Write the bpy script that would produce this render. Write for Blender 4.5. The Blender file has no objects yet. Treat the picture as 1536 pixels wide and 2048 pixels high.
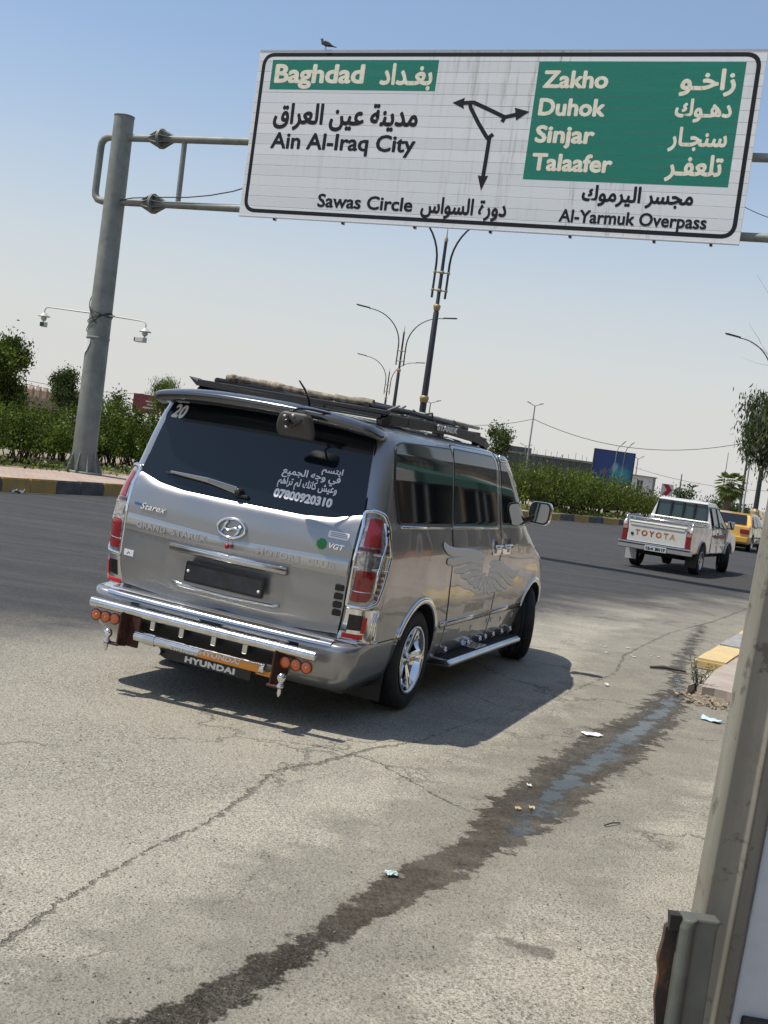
import bpy, bmesh, math, random
from mathutils import Vector, Matrix, noise
PI = math.pi
rad = math.radians
sc = bpy.context.scene

# ------------------------------------------------------------------ camera
CAM_H = 1.6919
FPX = 2400.0                      # focal length in pixels of a 1536 x 2048 frame
PITCH, ROLL = -0.044965, 0.13804
cam_d = bpy.data.cameras.new('camera')
cam = bpy.data.objects.new('camera', cam_d)
sc.collection.objects.link(cam)
sc.camera = cam
cam_d.sensor_fit = 'VERTICAL'
cam_d.sensor_height = 24.0
cam_d.lens = 24.0 * FPX / 2048.0
cam_d.clip_start = 0.05
cam_d.clip_end = 3000
_cr, _sr = math.cos(ROLL), math.sin(ROLL)
_f = Vector((0, math.cos(PITCH), math.sin(PITCH)))
_r0 = Vector((1, 0, 0))
_u0 = _r0.cross(_f)
CR = _cr * _r0 + _sr * _u0
CU = -_sr * _r0 + _cr * _u0
cam.matrix_world = Matrix(((CR.x, CU.x, -_f.x, 0), (CR.y, CU.y, -_f.y, 0), (CR.z, CU.z, -_f.z, CAM_H), (0, 0, 0, 1)))

# ------------------------------------------------------------------ sky and sun
SUN_DIR = Vector((-0.462, -0.028, 1.0)).normalized()      # towards the sun
sun_el = math.asin(SUN_DIR.z)
world = bpy.data.worlds.new('World')
sc.world = world
world.use_nodes = True
wn = world.node_tree.nodes
wl = world.node_tree.links
bg = wn['Background']
HAZE = (5.75, 5.70, 5.58)
sky = wn.new('ShaderNodeTexSky')
sky.sky_type = 'NISHITA'
sky.sun_disc = False
sky.sun_elevation = sun_el
sky.sun_rotation = math.atan2(SUN_DIR.x, SUN_DIR.y)
sky.altitude = 200
sky.air_density = 1.1
sky.dust_density = 1.0
sky.ozone_density = 1.6
hsv = wn.new('ShaderNodeHueSaturation')
hsv.inputs['Saturation'].default_value = 1.18
hsv.inputs['Value'].default_value = 1.22
wl.new(sky.outputs[0], hsv.inputs['Color'])
# dust haze: the lower sky whitens towards the horizon all the way round
_tc = wn.new('ShaderNodeTexCoord'); _sx = wn.new('ShaderNodeSeparateXYZ'); wl.new(_tc.outputs['Generated'], _sx.inputs[0])
_mr = wn.new('ShaderNodeMapRange'); _mr.interpolation_type = 'SMOOTHSTEP'
_mr.inputs[1].default_value = 0.0; _mr.inputs[2].default_value = 0.33; _mr.inputs[3].default_value = 0.98; _mr.inputs[4].default_value = 0.20
wl.new(_sx.outputs[2], _mr.inputs[0])
_mx = wn.new('ShaderNodeMix'); _mx.data_type = 'RGBA'; wl.new(_mr.outputs[0], _mx.inputs[0]); wl.new(hsv.outputs[0], _mx.inputs[6])
_mx.inputs[7].default_value = (HAZE[0], HAZE[1], HAZE[2], 1)
wl.new(_mx.outputs[2], bg.inputs['Color'])
bg.inputs['Strength'].default_value = 0.12
sun_d = bpy.data.lights.new('sun', 'SUN')
sun_d.energy = 5.0
sun_d.angle = rad(0.53)
sun_d.color = (1.0, 0.94, 0.83)
sun = bpy.data.objects.new('sun', sun_d)
sc.collection.objects.link(sun)
sun.rotation_euler = (-SUN_DIR).to_track_quat('-Z', 'Y').to_euler()
sc.view_settings.view_transform = 'Standard'
sc.view_settings.look = 'None'
sc.view_settings.exposure = 0.0
sc.view_settings.gamma = 1.0
sc.view_settings.use_curve_mapping = False
sc.cycles.max_bounces = 8
sc.cycles.glossy_bounces = 4

# ------------------------------------------------------------------ helpers
def ray(px, py):
    return _f + (px - 768) / FPX * CR - (py - 1024) / FPX * CU
def G(px, py, z=0.0):             # ground point under a place seen in the frame
    d = ray(px, py)
    t = (z - CAM_H) / d.z
    return Vector((d.x * t, d.y * t, z))
def at(px, py, Y):                # point at a real distance Y from the camera
    d = ray(px, py)
    t = Y / d.y
    return Vector((d.x * t, Y, CAM_H + d.z * t))

def link(o, parent=None):
    sc.collection.objects.link(o)
    if parent is not None:
        o.parent = parent
    return o
def tag(o, label=None, cat=None, group=None, kind=None):
    if label: o['label'] = label
    if cat: o['category'] = cat
    if group: o['group'] = group
    if kind: o['kind'] = kind
    return o
def thing(name, label, cat, loc=(0, 0, 0), rz=0.0, group=None):
    o = bpy.data.objects.new(name, None)
    o.empty_display_size = 0.2
    o.location = loc
    o.rotation_euler = (0, 0, rz)
    link(o)
    return tag(o, label, cat, group)
def dup(o, parent=None, **kw):
    c = o.copy()
    sc.collection.objects.link(c)
    if parent is not None: c.parent = parent
    for ch in o.children:
        dup(ch, c)
    for k, v in kw.items(): c[k] = v
    return c

class MB:
    def __init__(s):
        s.v = []; s.f = []; s.mi = []; s.sm = []; s.m = 0; s.smooth = False
    def add(s, vs, fs, smooth=None):
        b = len(s.v)
        s.v += [tuple(v) for v in vs]
        for f in fs:
            s.f.append(tuple(i + b for i in f)); s.mi.append(s.m)
            s.sm.append(s.smooth if smooth is None else smooth)
        return s
    def box(s, c, d, rz=0.0, M=None):
        x, y, z = d[0] / 2, d[1] / 2, d[2] / 2
        vs = [Vector((i * x, j * y, k * z)) for i in (-1, 1) for j in (-1, 1) for k in (-1, 1)]
        if M is not None: vs = [M @ v for v in vs]
        if rz: vs = [Matrix.Rotation(rz, 3, 'Z') @ v for v in vs]
        vs = [v + Vector(c) for v in vs]
        return s.add(vs, [(0, 1, 3, 2), (4, 6, 7, 5), (0, 4, 5, 1), (2, 3, 7, 6), (0, 2, 6, 4), (1, 5, 7, 3)], False)
    def bar(s, a, b, w, h, up=Vector((0, 0, 1))):
        a, b = Vector(a), Vector(b); d = (b - a)
        L = d.length; d.normalize()
        sd = d.cross(up)
        if sd.length < 1e-4: sd = d.cross(Vector((1, 0, 0)))
        sd.normalize(); u = sd.cross(d)
        M = Matrix((sd, d, u)).transposed()
        return s.box((a + b) / 2, (w, L, h), M=M)
    def tube(s, path, r, n=8, caps=True, smooth=True):
        path = [Vector(p) for p in path]
        if not hasattr(r, '__len__'): r = [r] * len(path)
        vs = []; fs = []
        t0 = (path[1] - path[0]).normalized()
        a = t0.cross(Vector((0, 0, 1)))
        if a.length < 1e-3: a = t0.cross(Vector((1, 0, 0)))
        a.normalize()
        for i, p in enumerate(path):
            if i == 0: t = path[1] - p
            elif i == len(path) - 1: t = p - path[i - 1]
            else: t = (path[i + 1] - p).normalized() + (p - path[i - 1]).normalized()
            t.normalize()
            a = a - t * a.dot(t)
            if a.length < 1e-6: a = t.orthogonal()
            a.normalize(); b = t.cross(a)
            for k in range(n):
                an = 2 * PI * k / n
                vs.append(p + (a * math.cos(an) + b * math.sin(an)) * r[i])
        for i in range(len(path) - 1):
            for k in range(n):
                k2 = (k + 1) % n
                fs.append((i * n + k, i * n + k2, (i + 1) * n + k2, (i + 1) * n + k))
        s.add(vs, fs, smooth)
        if caps:
            m = len(path) - 1
            s.add(vs[:n], [tuple(range(n - 1, -1, -1))], False)
            s.add(vs[m * n:], [tuple(range(n))], False)
        return s
    def lathe(s, o, prof, axis='Z', n=16, smooth=True, M=None):
        vs = []; fs = []
        for (r, h) in prof:
            for k in range(n):
                an = 2 * PI * k / n
                p = Vector((r * math.cos(an), r * math.sin(an), h))
                if axis == 'X': p = Vector((p.z, p.x, p.y))
                if axis == 'Y': p = Vector((p.y, p.z, p.x))
                if M is not None: p = M @ p
                vs.append(p + Vector(o))
        for i in range(len(prof) - 1):
            for k in range(n):
                k2 = (k + 1) % n
                fs.append((i * n + k, i * n + k2, (i + 1) * n + k2, (i + 1) * n + k))
        return s.add(vs, fs, smooth)
    def prism(s, poly, a, b):     # poly of 3D points, a and b offset vectors
        n = len(poly)
        vs = [Vector(p) + Vector(a) for p in poly] + [Vector(p) + Vector(b) for p in poly]
        fs = [tuple(range(n - 1, -1, -1)), tuple(range(n, 2 * n))]
        fs += [(i, (i + 1) % n, n + (i + 1) % n, n + i) for i in range(n)]
        return s.add(vs, fs, False)
    def build(s, name, mats, parent=None, bevel=0, loc=None, rot=None, seg=2, weld=False):
        me = bpy.data.meshes.new(name)
        me.from_pydata([tuple(v) for v in s.v], [], s.f)
        if not isinstance(mats, (list, tuple)): mats = [mats]
        for m in mats: me.materials.append(m)
        me.polygons.foreach_set('material_index', s.mi)
        me.polygons.foreach_set('use_smooth', s.sm)
        me.update()
        bm = bmesh.new(); bm.from_mesh(me)
        if weld: bmesh.ops.remove_doubles(bm, verts=bm.verts, dist=1e-5)
        bmesh.ops.recalc_face_normals(bm, faces=bm.faces)
        bm.to_mesh(me); bm.free()
        o = bpy.data.objects.new(name, me)
        if loc is not None: o.location = loc
        if rot is not None: o.rotation_euler = rot
        link(o, parent)
        if bevel:
            md = o.modifiers.new('bevel', 'BEVEL'); md.width = bevel; md.segments = seg
            md.limit_method = 'ANGLE'; md.angle_limit = rad(35)
        return o

# ---- material building
def mat(name, col, rough=0.6, metal=0.0, coat=0.0, spec=0.5, var=0.0, vscale=8.0, bump=0.0, bscale=60.0,
        emis=None, trans=0.0, col2=None, aniso=None):
    m = bpy.data.materials.new(name)
    m.use_nodes = True
    nt = m.node_tree; N = nt.nodes; L = nt.links
    b = N['Principled BSDF']
    b.inputs['Base Color'].default_value = (*col, 1)
    b.inputs['Roughness'].default_value = rough
    b.inputs['Metallic'].default_value = metal
    b.inputs['Coat Weight'].default_value = coat
    b.inputs['Coat Roughness'].default_value = 0.03
    b.inputs['Specular IOR Level'].default_value = spec
    b.inputs['Transmission Weight'].default_value = trans
    if emis:
        b.inputs['Emission Color'].default_value = (*emis[:3], 1); b.inputs['Emission Strength'].default_value = emis[3]
    if var or col2:
        tc = N.new('ShaderNodeTexCoord'); nz = N.new('ShaderNodeTexNoise')
        nz.inputs['Scale'].default_value = vscale; nz.inputs['Detail'].default_value = 8; nz.inputs['Roughness'].default_value = 0.65
        L.new(tc.outputs['Object'], nz.inputs['Vector'])
        mx = N.new('ShaderNodeMix'); mx.data_type = 'RGBA'
        c2 = col2 if col2 else tuple(c * (1 - var) for c in col)
        c1 = col if col2 else tuple(min(1, c * (1 + var)) for c in col)
        mx.inputs[6].default_value = (*c2, 1); mx.inputs[7].default_value = (*c1, 1)
        rp = N.new('ShaderNodeMapRange'); rp.inputs[1].default_value = 0.35; rp.inputs[2].default_value = 0.65
        L.new(nz.outputs['Fac'], rp.inputs[0]); L.new(rp.outputs[0], mx.inputs[0])
        L.new(mx.outputs[2], b.inputs['Base Color'])
    if bump:
        tc = N.new('ShaderNodeTexCoord'); nz = N.new('ShaderNodeTexNoise')
        nz.inputs['Scale'].default_value = bscale; nz.inputs['Detail'].default_value = 5
        L.new(tc.outputs['Object'], nz.inputs['Vector'])
        bp = N.new('ShaderNodeBump'); bp.inputs['Strength'].default_value = 0.6; bp.inputs['Distance'].default_value = bump
        L.new(nz.outputs['Fac'], bp.inputs['Height']); L.new(bp.outputs[0], b.inputs['Normal'])
    return m

M = {}
def paint(name, col, dust=0.12, metal=0.75, rough=0.28):
    m = bpy.data.materials.new(name); m.use_nodes = True
    nt = m.node_tree; N = nt.nodes; L = nt.links; b = N['Principled BSDF']
    b.inputs['Metallic'].default_value = metal
    b.inputs['Coat Weight'].default_value = 1.0
    b.inputs['Coat Roughness'].default_value = 0.02
    tc = N.new('ShaderNodeTexCoord')
    nz = N.new('ShaderNodeTexNoise'); nz.inputs['Scale'].default_value = 3.0; nz.inputs['Detail'].default_value = 10
    L.new(tc.outputs['Object'], nz.inputs['Vector'])
    mr = N.new('ShaderNodeMapRange'); mr.inputs[1].default_value = 0.4; mr.inputs[2].default_value = 0.75; mr.inputs[4].default_value = dust
    L.new(nz.outputs['Fac'], mr.inputs[0])
    mx = N.new('ShaderNodeMix'); mx.data_type = 'RGBA'
    mx.inputs[6].default_value = (*col, 1); mx.inputs[7].default_value = (0.36, 0.31, 0.25, 1)
    L.new(mr.outputs[0], mx.inputs[0]); L.new(mx.outputs[2], b.inputs['Base Color'])
    ad = N.new('ShaderNodeMath'); ad.operation = 'MULTIPLY_ADD'; ad.inputs[1].default_value = 0.9; ad.inputs[2].default_value = rough
    L.new(mr.outputs[0], ad.inputs[0]); L.new(ad.outputs[0], b.inputs['Roughness'])
    # very slight orange peel
    n2 = N.new('ShaderNodeTexNoise'); n2.inputs['Scale'].default_value = 2.2; n2.inputs['Detail'].default_value = 1
    L.new(tc.outputs['Object'], n2.inputs['Vector'])
    bp = N.new('ShaderNodeBump'); bp.inputs['Strength'].default_value = 0.35; bp.inputs['Distance'].default_value = 0.012
    L.new(n2.outputs['Fac'], bp.inputs['Height']); L.new(bp.outputs[0], b.inputs['Normal']); L.new(bp.outputs[0], b.inputs['Coat Normal'])
    return m
M['van'] = paint('silver_grey_paint', (0.30, 0.305, 0.315), dust=.20, rough=.30)
M['band'] = paint('band_paint', (0.42, 0.42, 0.42), dust=.05, rough=.18)
M['spoiler'] = paint('shaded_spoiler_paint', (0.085, 0.09, 0.095), dust=.05, rough=.15)  # body-coloured spoiler, its shade and dark reflection put into the colour
M['chrome'] = mat('chrome', (0.82, 0.83, 0.84), 0.07, 1.0)
M['satin'] = mat('satin_chrome', (0.62, 0.62, 0.62), 0.22, 1.0, var=0.12, vscale=5)
M['steelpipe'] = mat('polished_steel', (0.72, 0.72, 0.70), 0.14, 1.0, var=0.15, vscale=14, bump=0.0008, bscale=25)
M['tint'] = mat('tinted_glass', (0.006, 0.010, 0.014), 0.03, 0, spec=0.55)
M['black'] = mat('black_plastic', (0.018, 0.018, 0.019), 0.45, bump=0.0004, bscale=300)
M['gloss_black'] = mat('gloss_black', (0.012, 0.012, 0.013), 0.12)
M['well'] = mat('wheel_well', (0.012, 0.012, 0.012), 0.9)
M['rubber'] = mat('tyre_rubber', (0.022, 0.021, 0.02), 0.75, var=0.4, vscale=9)
M['seam'] = mat('seam_gap', (0.006, 0.006, 0.006), 0.9)
M['redlens'] = mat('red_lens', (0.24, 0.008, 0.012), 0.12, coat=1.0, var=0.25, vscale=30)
M['darkred'] = mat('dark_red_lens', (0.09, 0.006, 0.01), 0.15, coat=1.0)
M['clearlens'] = mat('clear_lens', (0.33, 0.33, 0.31), 0.12, 0.5, coat=1.0, var=0.5, vscale=40)
M['amber'] = mat('amber_lens', (0.62, 0.12, 0.02), 0.2, coat=1.0)
M['amber2'] = mat('amber_lens_core', (0.85, 0.28, 0.06), 0.15, coat=1.0)
M['white'] = mat('white_vinyl', (0.78, 0.79, 0.80), 0.5)
M['rust'] = mat('rusty_bracket', (0.06, 0.022, 0.014), 0.8, var=0.5, vscale=20, bump=0.001, bscale=80)
M['redvinyl'] = mat('red_reflector', (0.55, 0.02, 0.02), 0.35)
M['decal'] = mat('silver_decal', (0.74, 0.73, 0.70), 0.4, 0.0)
M['orange'] = mat('orange_tape', (0.75, 0.30, 0.04), 0.5)
M['green'] = mat('green_sticker', (0.015, 0.22, 0.05), 0.4)
M['blue'] = mat('blue_sticker', (0.02, 0.12, 0.26), 0.4)
M['bead'] = mat('red_bead', (0.35, 0.01, 0.03), 0.4)

# ---- text, including right-to-left joined script
AR = {  # isolated, final, initial, medial
 'ا': (0xFE8D, 0xFE8E, 0, 0), 'ب': (0xFE8F, 0xFE90, 0xFE91, 0xFE92), 'ة': (0xFE93, 0xFE94, 0, 0), 'ت': (0xFE95, 0xFE96, 0xFE97, 0xFE98),
 'ج': (0xFE9D, 0xFE9E, 0xFE9F, 0xFEA0), 'خ': (0xFEA5, 0xFEA6, 0xFEA7, 0xFEA8), 'د': (0xFEA9, 0xFEAA, 0, 0), 'ر': (0xFEAD, 0xFEAE, 0, 0),
 'ز': (0xFEAF, 0xFEB0, 0, 0), 'س': (0xFEB1, 0xFEB2, 0xFEB3, 0xFEB4), 'ش': (0xFEB5, 0xFEB6, 0xFEB7, 0xFEB8), 'ع': (0xFEC9, 0xFECA, 0xFECB, 0xFECC),
 'غ': (0xFECD, 0xFECE, 0xFECF, 0xFED0), 'ف': (0xFED1, 0xFED2, 0xFED3, 0xFED4), 'ق': (0xFED5, 0xFED6, 0xFED7, 0xFED8),
 'ك': (0xFED9, 0xFEDA, 0xFEDB, 0xFEDC), 'ل': (0xFEDD, 0xFEDE, 0xFEDF, 0xFEE0), 'م': (0xFEE1, 0xFEE2, 0xFEE3, 0xFEE4),
 'ن': (0xFEE5, 0xFEE6, 0xFEE7, 0xFEE8), 'ه': (0xFEE9, 0xFEEA, 0xFEEB, 0xFEEC), 'و': (0xFEED, 0xFEEE, 0, 0), 'ي': (0xFEF1, 0xFEF2, 0xFEF3, 0xFEF4),
 'أ': (0xFE83, 0xFE84, 0, 0)}
def shape_ar(s):
    out = []
    for i, ch in enumerate(s):
        if ch == 'ـ': out.append(ch); continue
        if ch not in AR: out.append(ch); continue
        pv = s[i - 1] if i else ' '
        nx = s[i + 1] if i + 1 < len(s) else ' '
        j_prev = pv == 'ـ' or (pv in AR and AR[pv][2] != 0)
        j_next = (nx in AR or nx == 'ـ') and AR[ch][2] != 0
        k = (3 if j_next else 1) if j_prev else (2 if j_next else 0)
        out.append(chr(AR[ch][k]))
    return ''.join(reversed(out))
def text_vf(s, bold=0.0, arabic=False, shear=0.0, spacing=1.0):
    cu = bpy.data.curves.new('t', 'FONT')
    cu.body = shape_ar(s) if arabic else s
    cu.offset = bold; cu.shear = shear; cu.resolution_u = 3; cu.space_character = spacing
    o = bpy.data.objects.new('t', cu)
    sc.collection.objects.link(o)
    bpy.context.view_layer.update()
    me = o.to_mesh()
    vs = [v.co.copy() for v in me.vertices]; fs = [tuple(p.vertices) for p in me.polygons]
    o.to_mesh_clear()
    bpy.data.objects.remove(o); bpy.data.curves.remove(cu)
    return vs, fs
def text_obj(name, s, mtl, parent, fn, x0, x1, z0, z1, bold=0.0, arabic=False, base=None, shear=0.0, thick=0.0, spacing=1.0):
    """fit the text into x0..x1, z0..z1 (z0 = lowest point); fn(u, v, depth) gives the place on the surface"""
    vs, fs = text_vf(s, bold if thick else 0.0, arabic, shear, spacing)
    ax = min(v.x for v in vs); bx = max(v.x for v in vs); az = min(v.y for v in vs); bz = max(v.y for v in vs)
    if base is not None:          # z0 is the baseline, z1 the cap top of the first letters
        az, bz = 0.0, base
    sx = (x1 - x0) / (bx - ax); sz = (z1 - z0) / (bz - az)
    b = MB()
    if thick or not bold:
        P = [fn(x0 + (v.x - ax) * sx, z0 + (v.y - az) * sz, 0.0) for v in vs]
        b.add(P, fs)
    else:                         # bold weight: the stroke is widened by shifted layers a hair apart
        k_ = bold * 1.25; sh = [(math.cos(i * PI / 4) * k_, math.sin(i * PI / 4) * k_) for i in range(8)] + [(0, 0)]
        sx = (x1 - x0) / (bx - ax + 2 * k_)
        if base is None: sz = (z1 - z0) / (bz - az + 2 * k_); oz = k_
        else: oz = 0.0
        for i, (dx, dy) in enumerate(sh):
            b.add([fn(x0 + (v.x - ax + k_ + dx) * sx, z0 + (v.y - az + oz + dy) * sz, i * 0.00012) for v in vs], fs)
        if ' ' in s:              # one mesh for each word
            ext = sorted((min(vs[j].x for j in f), max(vs[j].x for j in f)) for f in fs)
            cuts = []; hi = ext[0][1]
            gaps = []
            for lo_, h_ in ext:
                if lo_ > hi: gaps.append((lo_ - hi, (lo_ + hi) / 2))
                hi = max(hi, h_)
            cuts = sorted(c for g, c in sorted(gaps, reverse=True)[:s.count(' ')])
            n = len(vs); out = None
            for w_ in range(len(cuts) + 1):
                c0 = cuts[w_ - 1] if w_ else -1e9; c1 = cuts[w_] if w_ < len(cuts) else 1e9
                wb = MB(); keep = [k for k, f in enumerate(b.f) if c0 < vs[f[0] % n].x < c1]
                used = sorted({j for k in keep for j in b.f[k]}); mp = {j: q_ for q_, j in enumerate(used)}
                wb.add([b.v[j] for j in used], [tuple(mp[j] for j in b.f[k]) for k in keep], False)
                out = wb.build(name, mtl, parent)
            return out
    if thick:
        Q = [fn(x0 + (v.x - ax) * sx, z0 + (v.y - az) * sz, thick) for v in vs]
        b.v = []; b.f = []; b.mi = []; b.sm = []
        n = len(P); cnt = {}
        for f in fs:
            for i in range(len(f)):
                e = (f[i], f[(i + 1) % len(f)])
                k = (min(e), max(e)); cnt.setdefault(k, []).append(e)
        sides = [(e[0][0], e[0][1], e[0][1] + n, e[0][0] + n) for e in cnt.values() if len(e) == 1]
        b.add(P + Q, [tuple(i + n for i in f) for f in fs] + sides)
    return b.build(name, mtl, parent)

def rounded(poly, r, seg=5):
    out = []
    n = len(poly)
    for i in range(n):
        p = Vector(poly[i]); a = Vector(poly[i - 1]) - p; b = Vector(poly[(i + 1) % n]) - p
        rr = r[i] if hasattr(r, '__len__') else r
        k = min(rr, a.length * .49, b.length * .49)
        A = p + a.normalized() * k; B = p + b.normalized() * k
        for j in range(seg + 1):
            t = j / seg
            out.append((A * (1 - t) + p * t) * (1 - t) + (p * (1 - t) + B * t) * t)
    return [tuple(q) for q in out]

# ================================================================== SETTING (built before the van in the final order)
class NT:
    def __init__(s, m):
        m.use_nodes = True
        s.nt = m.node_tree; s.N = s.nt.nodes; s.L = s.nt.links
    def n(s, t, **kw):
        x = s.N.new(t)
        for k, v in kw.items(): setattr(x, k, v)
        return x
    def put(s, sock, v):
        if hasattr(v, 'is_output') or isinstance(v, bpy.types.NodeSocket): s.L.new(v, sock)
        elif hasattr(v, '__len__') and len(v) == 3 and sock.type == 'RGBA': sock.default_value = (*v, 1)
        else: sock.default_value = v
    def m(s, op, a, b=None, c=None, clamp=False):
        x = s.n('ShaderNodeMath', operation=op, use_clamp=clamp)
        s.put(x.inputs[0], a)
        if b is not None: s.put(x.inputs[1], b)
        if c is not None: s.put(x.inputs[2], c)
        return x.outputs[0]
    def vm(s, op, a, b=None):
        x = s.n('ShaderNodeVectorMath', operation=op)
        s.put(x.inputs[0], a)
        if b is not None: s.put(x.inputs[1], b)
        return x.outputs['Value'] if op in ('DOT_PRODUCT', 'LENGTH', 'DISTANCE') else x.outputs[0]
    def scale(s, v, k):
        x = s.n('ShaderNodeVectorMath', operation='SCALE'); s.put(x.inputs[0], v); s.put(x.inputs['Scale'], k); return x.outputs[0]
    def noise(s, vec, sc_, det=4, rough=.55, out='Fac'):
        x = s.n('ShaderNodeTexNoise'); s.put(x.inputs['Vector'], vec)
        x.inputs['Scale'].default_value = sc_; x.inputs['Detail'].default_value = det; x.inputs['Roughness'].default_value = rough
        return x.outputs[out]
    def mr(s, v, a, b, c=0.0, d=1.0, smooth=True):
        x = s.n('ShaderNodeMapRange'); x.interpolation_type = 'SMOOTHSTEP' if smooth else 'LINEAR'
        s.put(x.inputs[0], v)
        for i, q in enumerate((a, b, c, d)): s.put(x.inputs[i + 1], q)
        return x.outputs[0]
    def mix(s, f, a, b, mode='MIX'):
        x = s.n('ShaderNodeMix', data_type='RGBA', blend_type=mode)
        s.put(x.inputs[0], f); s.put(x.inputs[6], a); s.put(x.inputs[7], b)
        return x.outputs[2]
    def ramp(s, v, stops):
        x = s.n('ShaderNodeValToRGB'); e = x.color_ramp.elements
        e[0].position = stops[0][0]; e[0].color = (*stops[0][1], 1); e[1].position = stops[-1][0]; e[1].color = (*stops[-1][1], 1)
        for p, c in stops[1:-1]:
            q = e.new(p); q.color = (*c, 1)
        s.put(x.inputs[0], v)
        return x.outputs[0]

# distance to a tapering segment, measured in its own half widths
sg = bpy.data.node_groups.new('segment_distance', 'ShaderNodeTree')
for nm_, ty in (('P', 'NodeSocketVector'), ('A', 'NodeSocketVector'), ('B', 'NodeSocketVector'), ('wA', 'NodeSocketFloat'), ('wB', 'NodeSocketFloat')):
    sg.interface.new_socket(nm_, in_out='INPUT', socket_type=ty)
sg.interface.new_socket('D', in_out='OUTPUT', socket_type='NodeSocketFloat')
class _G: pass
_t = NT.__new__(NT); _t.nt = sg; _t.N = sg.nodes; _t.L = sg.links
gi = sg.nodes.new('NodeGroupInput'); go = sg.nodes.new('NodeGroupOutput')
_ab = _t.vm('SUBTRACT', gi.outputs['B'], gi.outputs['A']); _ap = _t.vm('SUBTRACT', gi.outputs['P'], gi.outputs['A'])
_tt = _t.m('DIVIDE', _t.vm('DOT_PRODUCT', _ap, _ab), _t.vm('DOT_PRODUCT', _ab, _ab), clamp=True)
_q = _t.vm('SUBTRACT', _ap, _t.scale(_ab, _tt))
_w = _t.m('MULTIPLY_ADD', _t.m('SUBTRACT', gi.outputs['wB'], gi.outputs['wA']), _tt, gi.outputs['wA'])
sg.links.new(_t.m('DIVIDE', _t.vm('LENGTH', _q), _w), go.inputs['D'])
def polyd(t, P, pts):
    out = None
    for a, b in zip(pts, pts[1:]):
        g = t.n('ShaderNodeGroup'); g.node_tree = sg
        t.put(g.inputs['P'], P); g.inputs['A'].default_value = (a[0], a[1], 0); g.inputs['B'].default_value = (b[0], b[1], 0)
        g.inputs['wA'].default_value = a[2]; g.inputs['wB'].default_value = b[2]
        out = g.outputs[0] if out is None else t.m('MINIMUM', out, g.outputs[0])
    return out
STREAM0 = [(4.6, 16.6, .05), (3.55, 13.3, .09), (3.06, 11.7, .07), (2.85, 10.75, .10), (2.50, 9.75, .20), (2.2, 9.0, .24), (1.91, 8.36, .29), (1.60, 7.65, .30), (1.3, 7.0, .27), (1.13, 6.56, .28), (.93, 6.1, .27), (.76, 5.65, .19), (.58, 5.28, .15), (.35, 4.85, .15), (.13, 4.43, .11), (-.03, 4.1, .075), (-.17, 3.81, .10), (-.32, 3.55, .10), (-.50, 3.25, .11), (-.8, 2.8, .12)]
FILM0 = [(3.06, 11.7, .03), (2.85, 10.7, .07), (2.52, 9.78, .11), (2.24, 9.05, .13), (1.91, 8.3, .14), (1.62, 7.65, .15), (1.35, 7.05, .13), (1.18, 6.6, .15), (1.02, 6.2, .17), (.86, 5.75, .10), (.78, 5.6, .02)]
STREAM = [(x, y, w * .74) for x, y, w in STREAM0]
FILM = [(x, y, w * .48) for x, y, w in FILM0]
CRACK0 = [(-1.02, 3.7, .03), (-.97, 3.9, .03), (-.94, 4.09, .022), (-.86, 4.39, .020), (-.75, 4.76, .026), (-.57, 5.24, .030), (-.47, 5.68, .040), (-.36, 6.25, .030), (-.16, 6.47, .03), (.11, 6.93, .038), (.41, 7.32, .024), (.7, 7.92, .014), (1.48, 9.28, .014), (2.35, 11.15, .02), (2.69, 12.45, .028), (3.79, 15.11, .022), (4.83, 17.08, .03), (6.48, 20.64, .035)]
CRACK = [(x, y, w * .48) for x, y, w in CRACK0]
CRACK2 = [(-.53, 6.83, .008), (-.18, 6.85, .010), (.17, 6.65, .012), (.51, 6.07, .010), (.75, 5.84, .006)]
mroad = bpy.data.materials.new('worn_road'); t = NT(mroad); bs = t.N['Principled BSDF']
geo = t.n('ShaderNodeNewGeometry'); P = geo.outputs['Position']
big = t.noise(P, .55, 5, .6); med = t.noise(P, 3.0, 6, .65); fine = t.noise(P, 38, 4, .7)
def attr(nm_):
    x = t.n('ShaderNodeAttribute', attribute_name=nm_); return x.outputs['Fac']
gd = attr('gutter')      # metres outside the skimmed gutter band
# speckled, worn surface: pale stones in a tan binder with dark pits
v1 = t.n('ShaderNodeTexVoronoi'); v1.inputs['Scale'].default_value = 62; t.put(v1.inputs['Vector'], P)
v2 = t.n('ShaderNodeTexVoronoi'); v2.inputs['Scale'].default_value = 75; t.put(v2.inputs['Vector'], t.vm('ADD', P, t.scale(t.noise(P, 9, 3, .6, 'Color'), .05)))
sep = t.n('ShaderNodeSeparateColor'); t.put(sep.inputs[0], v1.outputs['Color']); rnd = sep.outputs[0]
sep2 = t.n('ShaderNodeSeparateColor'); t.put(sep2.inputs[0], v2.outputs['Color']); rnd2 = sep2.outputs[1]
stone = t.ramp(rnd, [(0, (.13, .12, .10)), (.35, (.20, .184, .155)), (.7, (.262, .243, .206)), (1, (.34, .32, .275))])
fn2 = t.noise(P, 120, 3, .8); fn3 = t.noise(t.vm('MULTIPLY', P, (1, 1, 1)), 60, 3, .6)
pit = t.m('MULTIPLY', t.mr(rnd2, .80, .92), t.mr(v2.outputs['Distance'], .42, .25))
cover = t.mr(t.m('ADD', med, t.m('MULTIPLY', t.m('SUBTRACT', fine, .5), .9)), .36, .62)
base_s = t.mix(t.m('MULTIPLY', cover, .55), (.205, .19, .161), stone)
base_s = t.mix(t.m('MULTIPLY', t.mr(fn2, .47, .40), .8), base_s, (.37, .35, .305))
base_s = t.mix(t.m('MULTIPLY', t.mr(fn2, .53, .60), .85), base_s, (.065, .06, .052))
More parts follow.
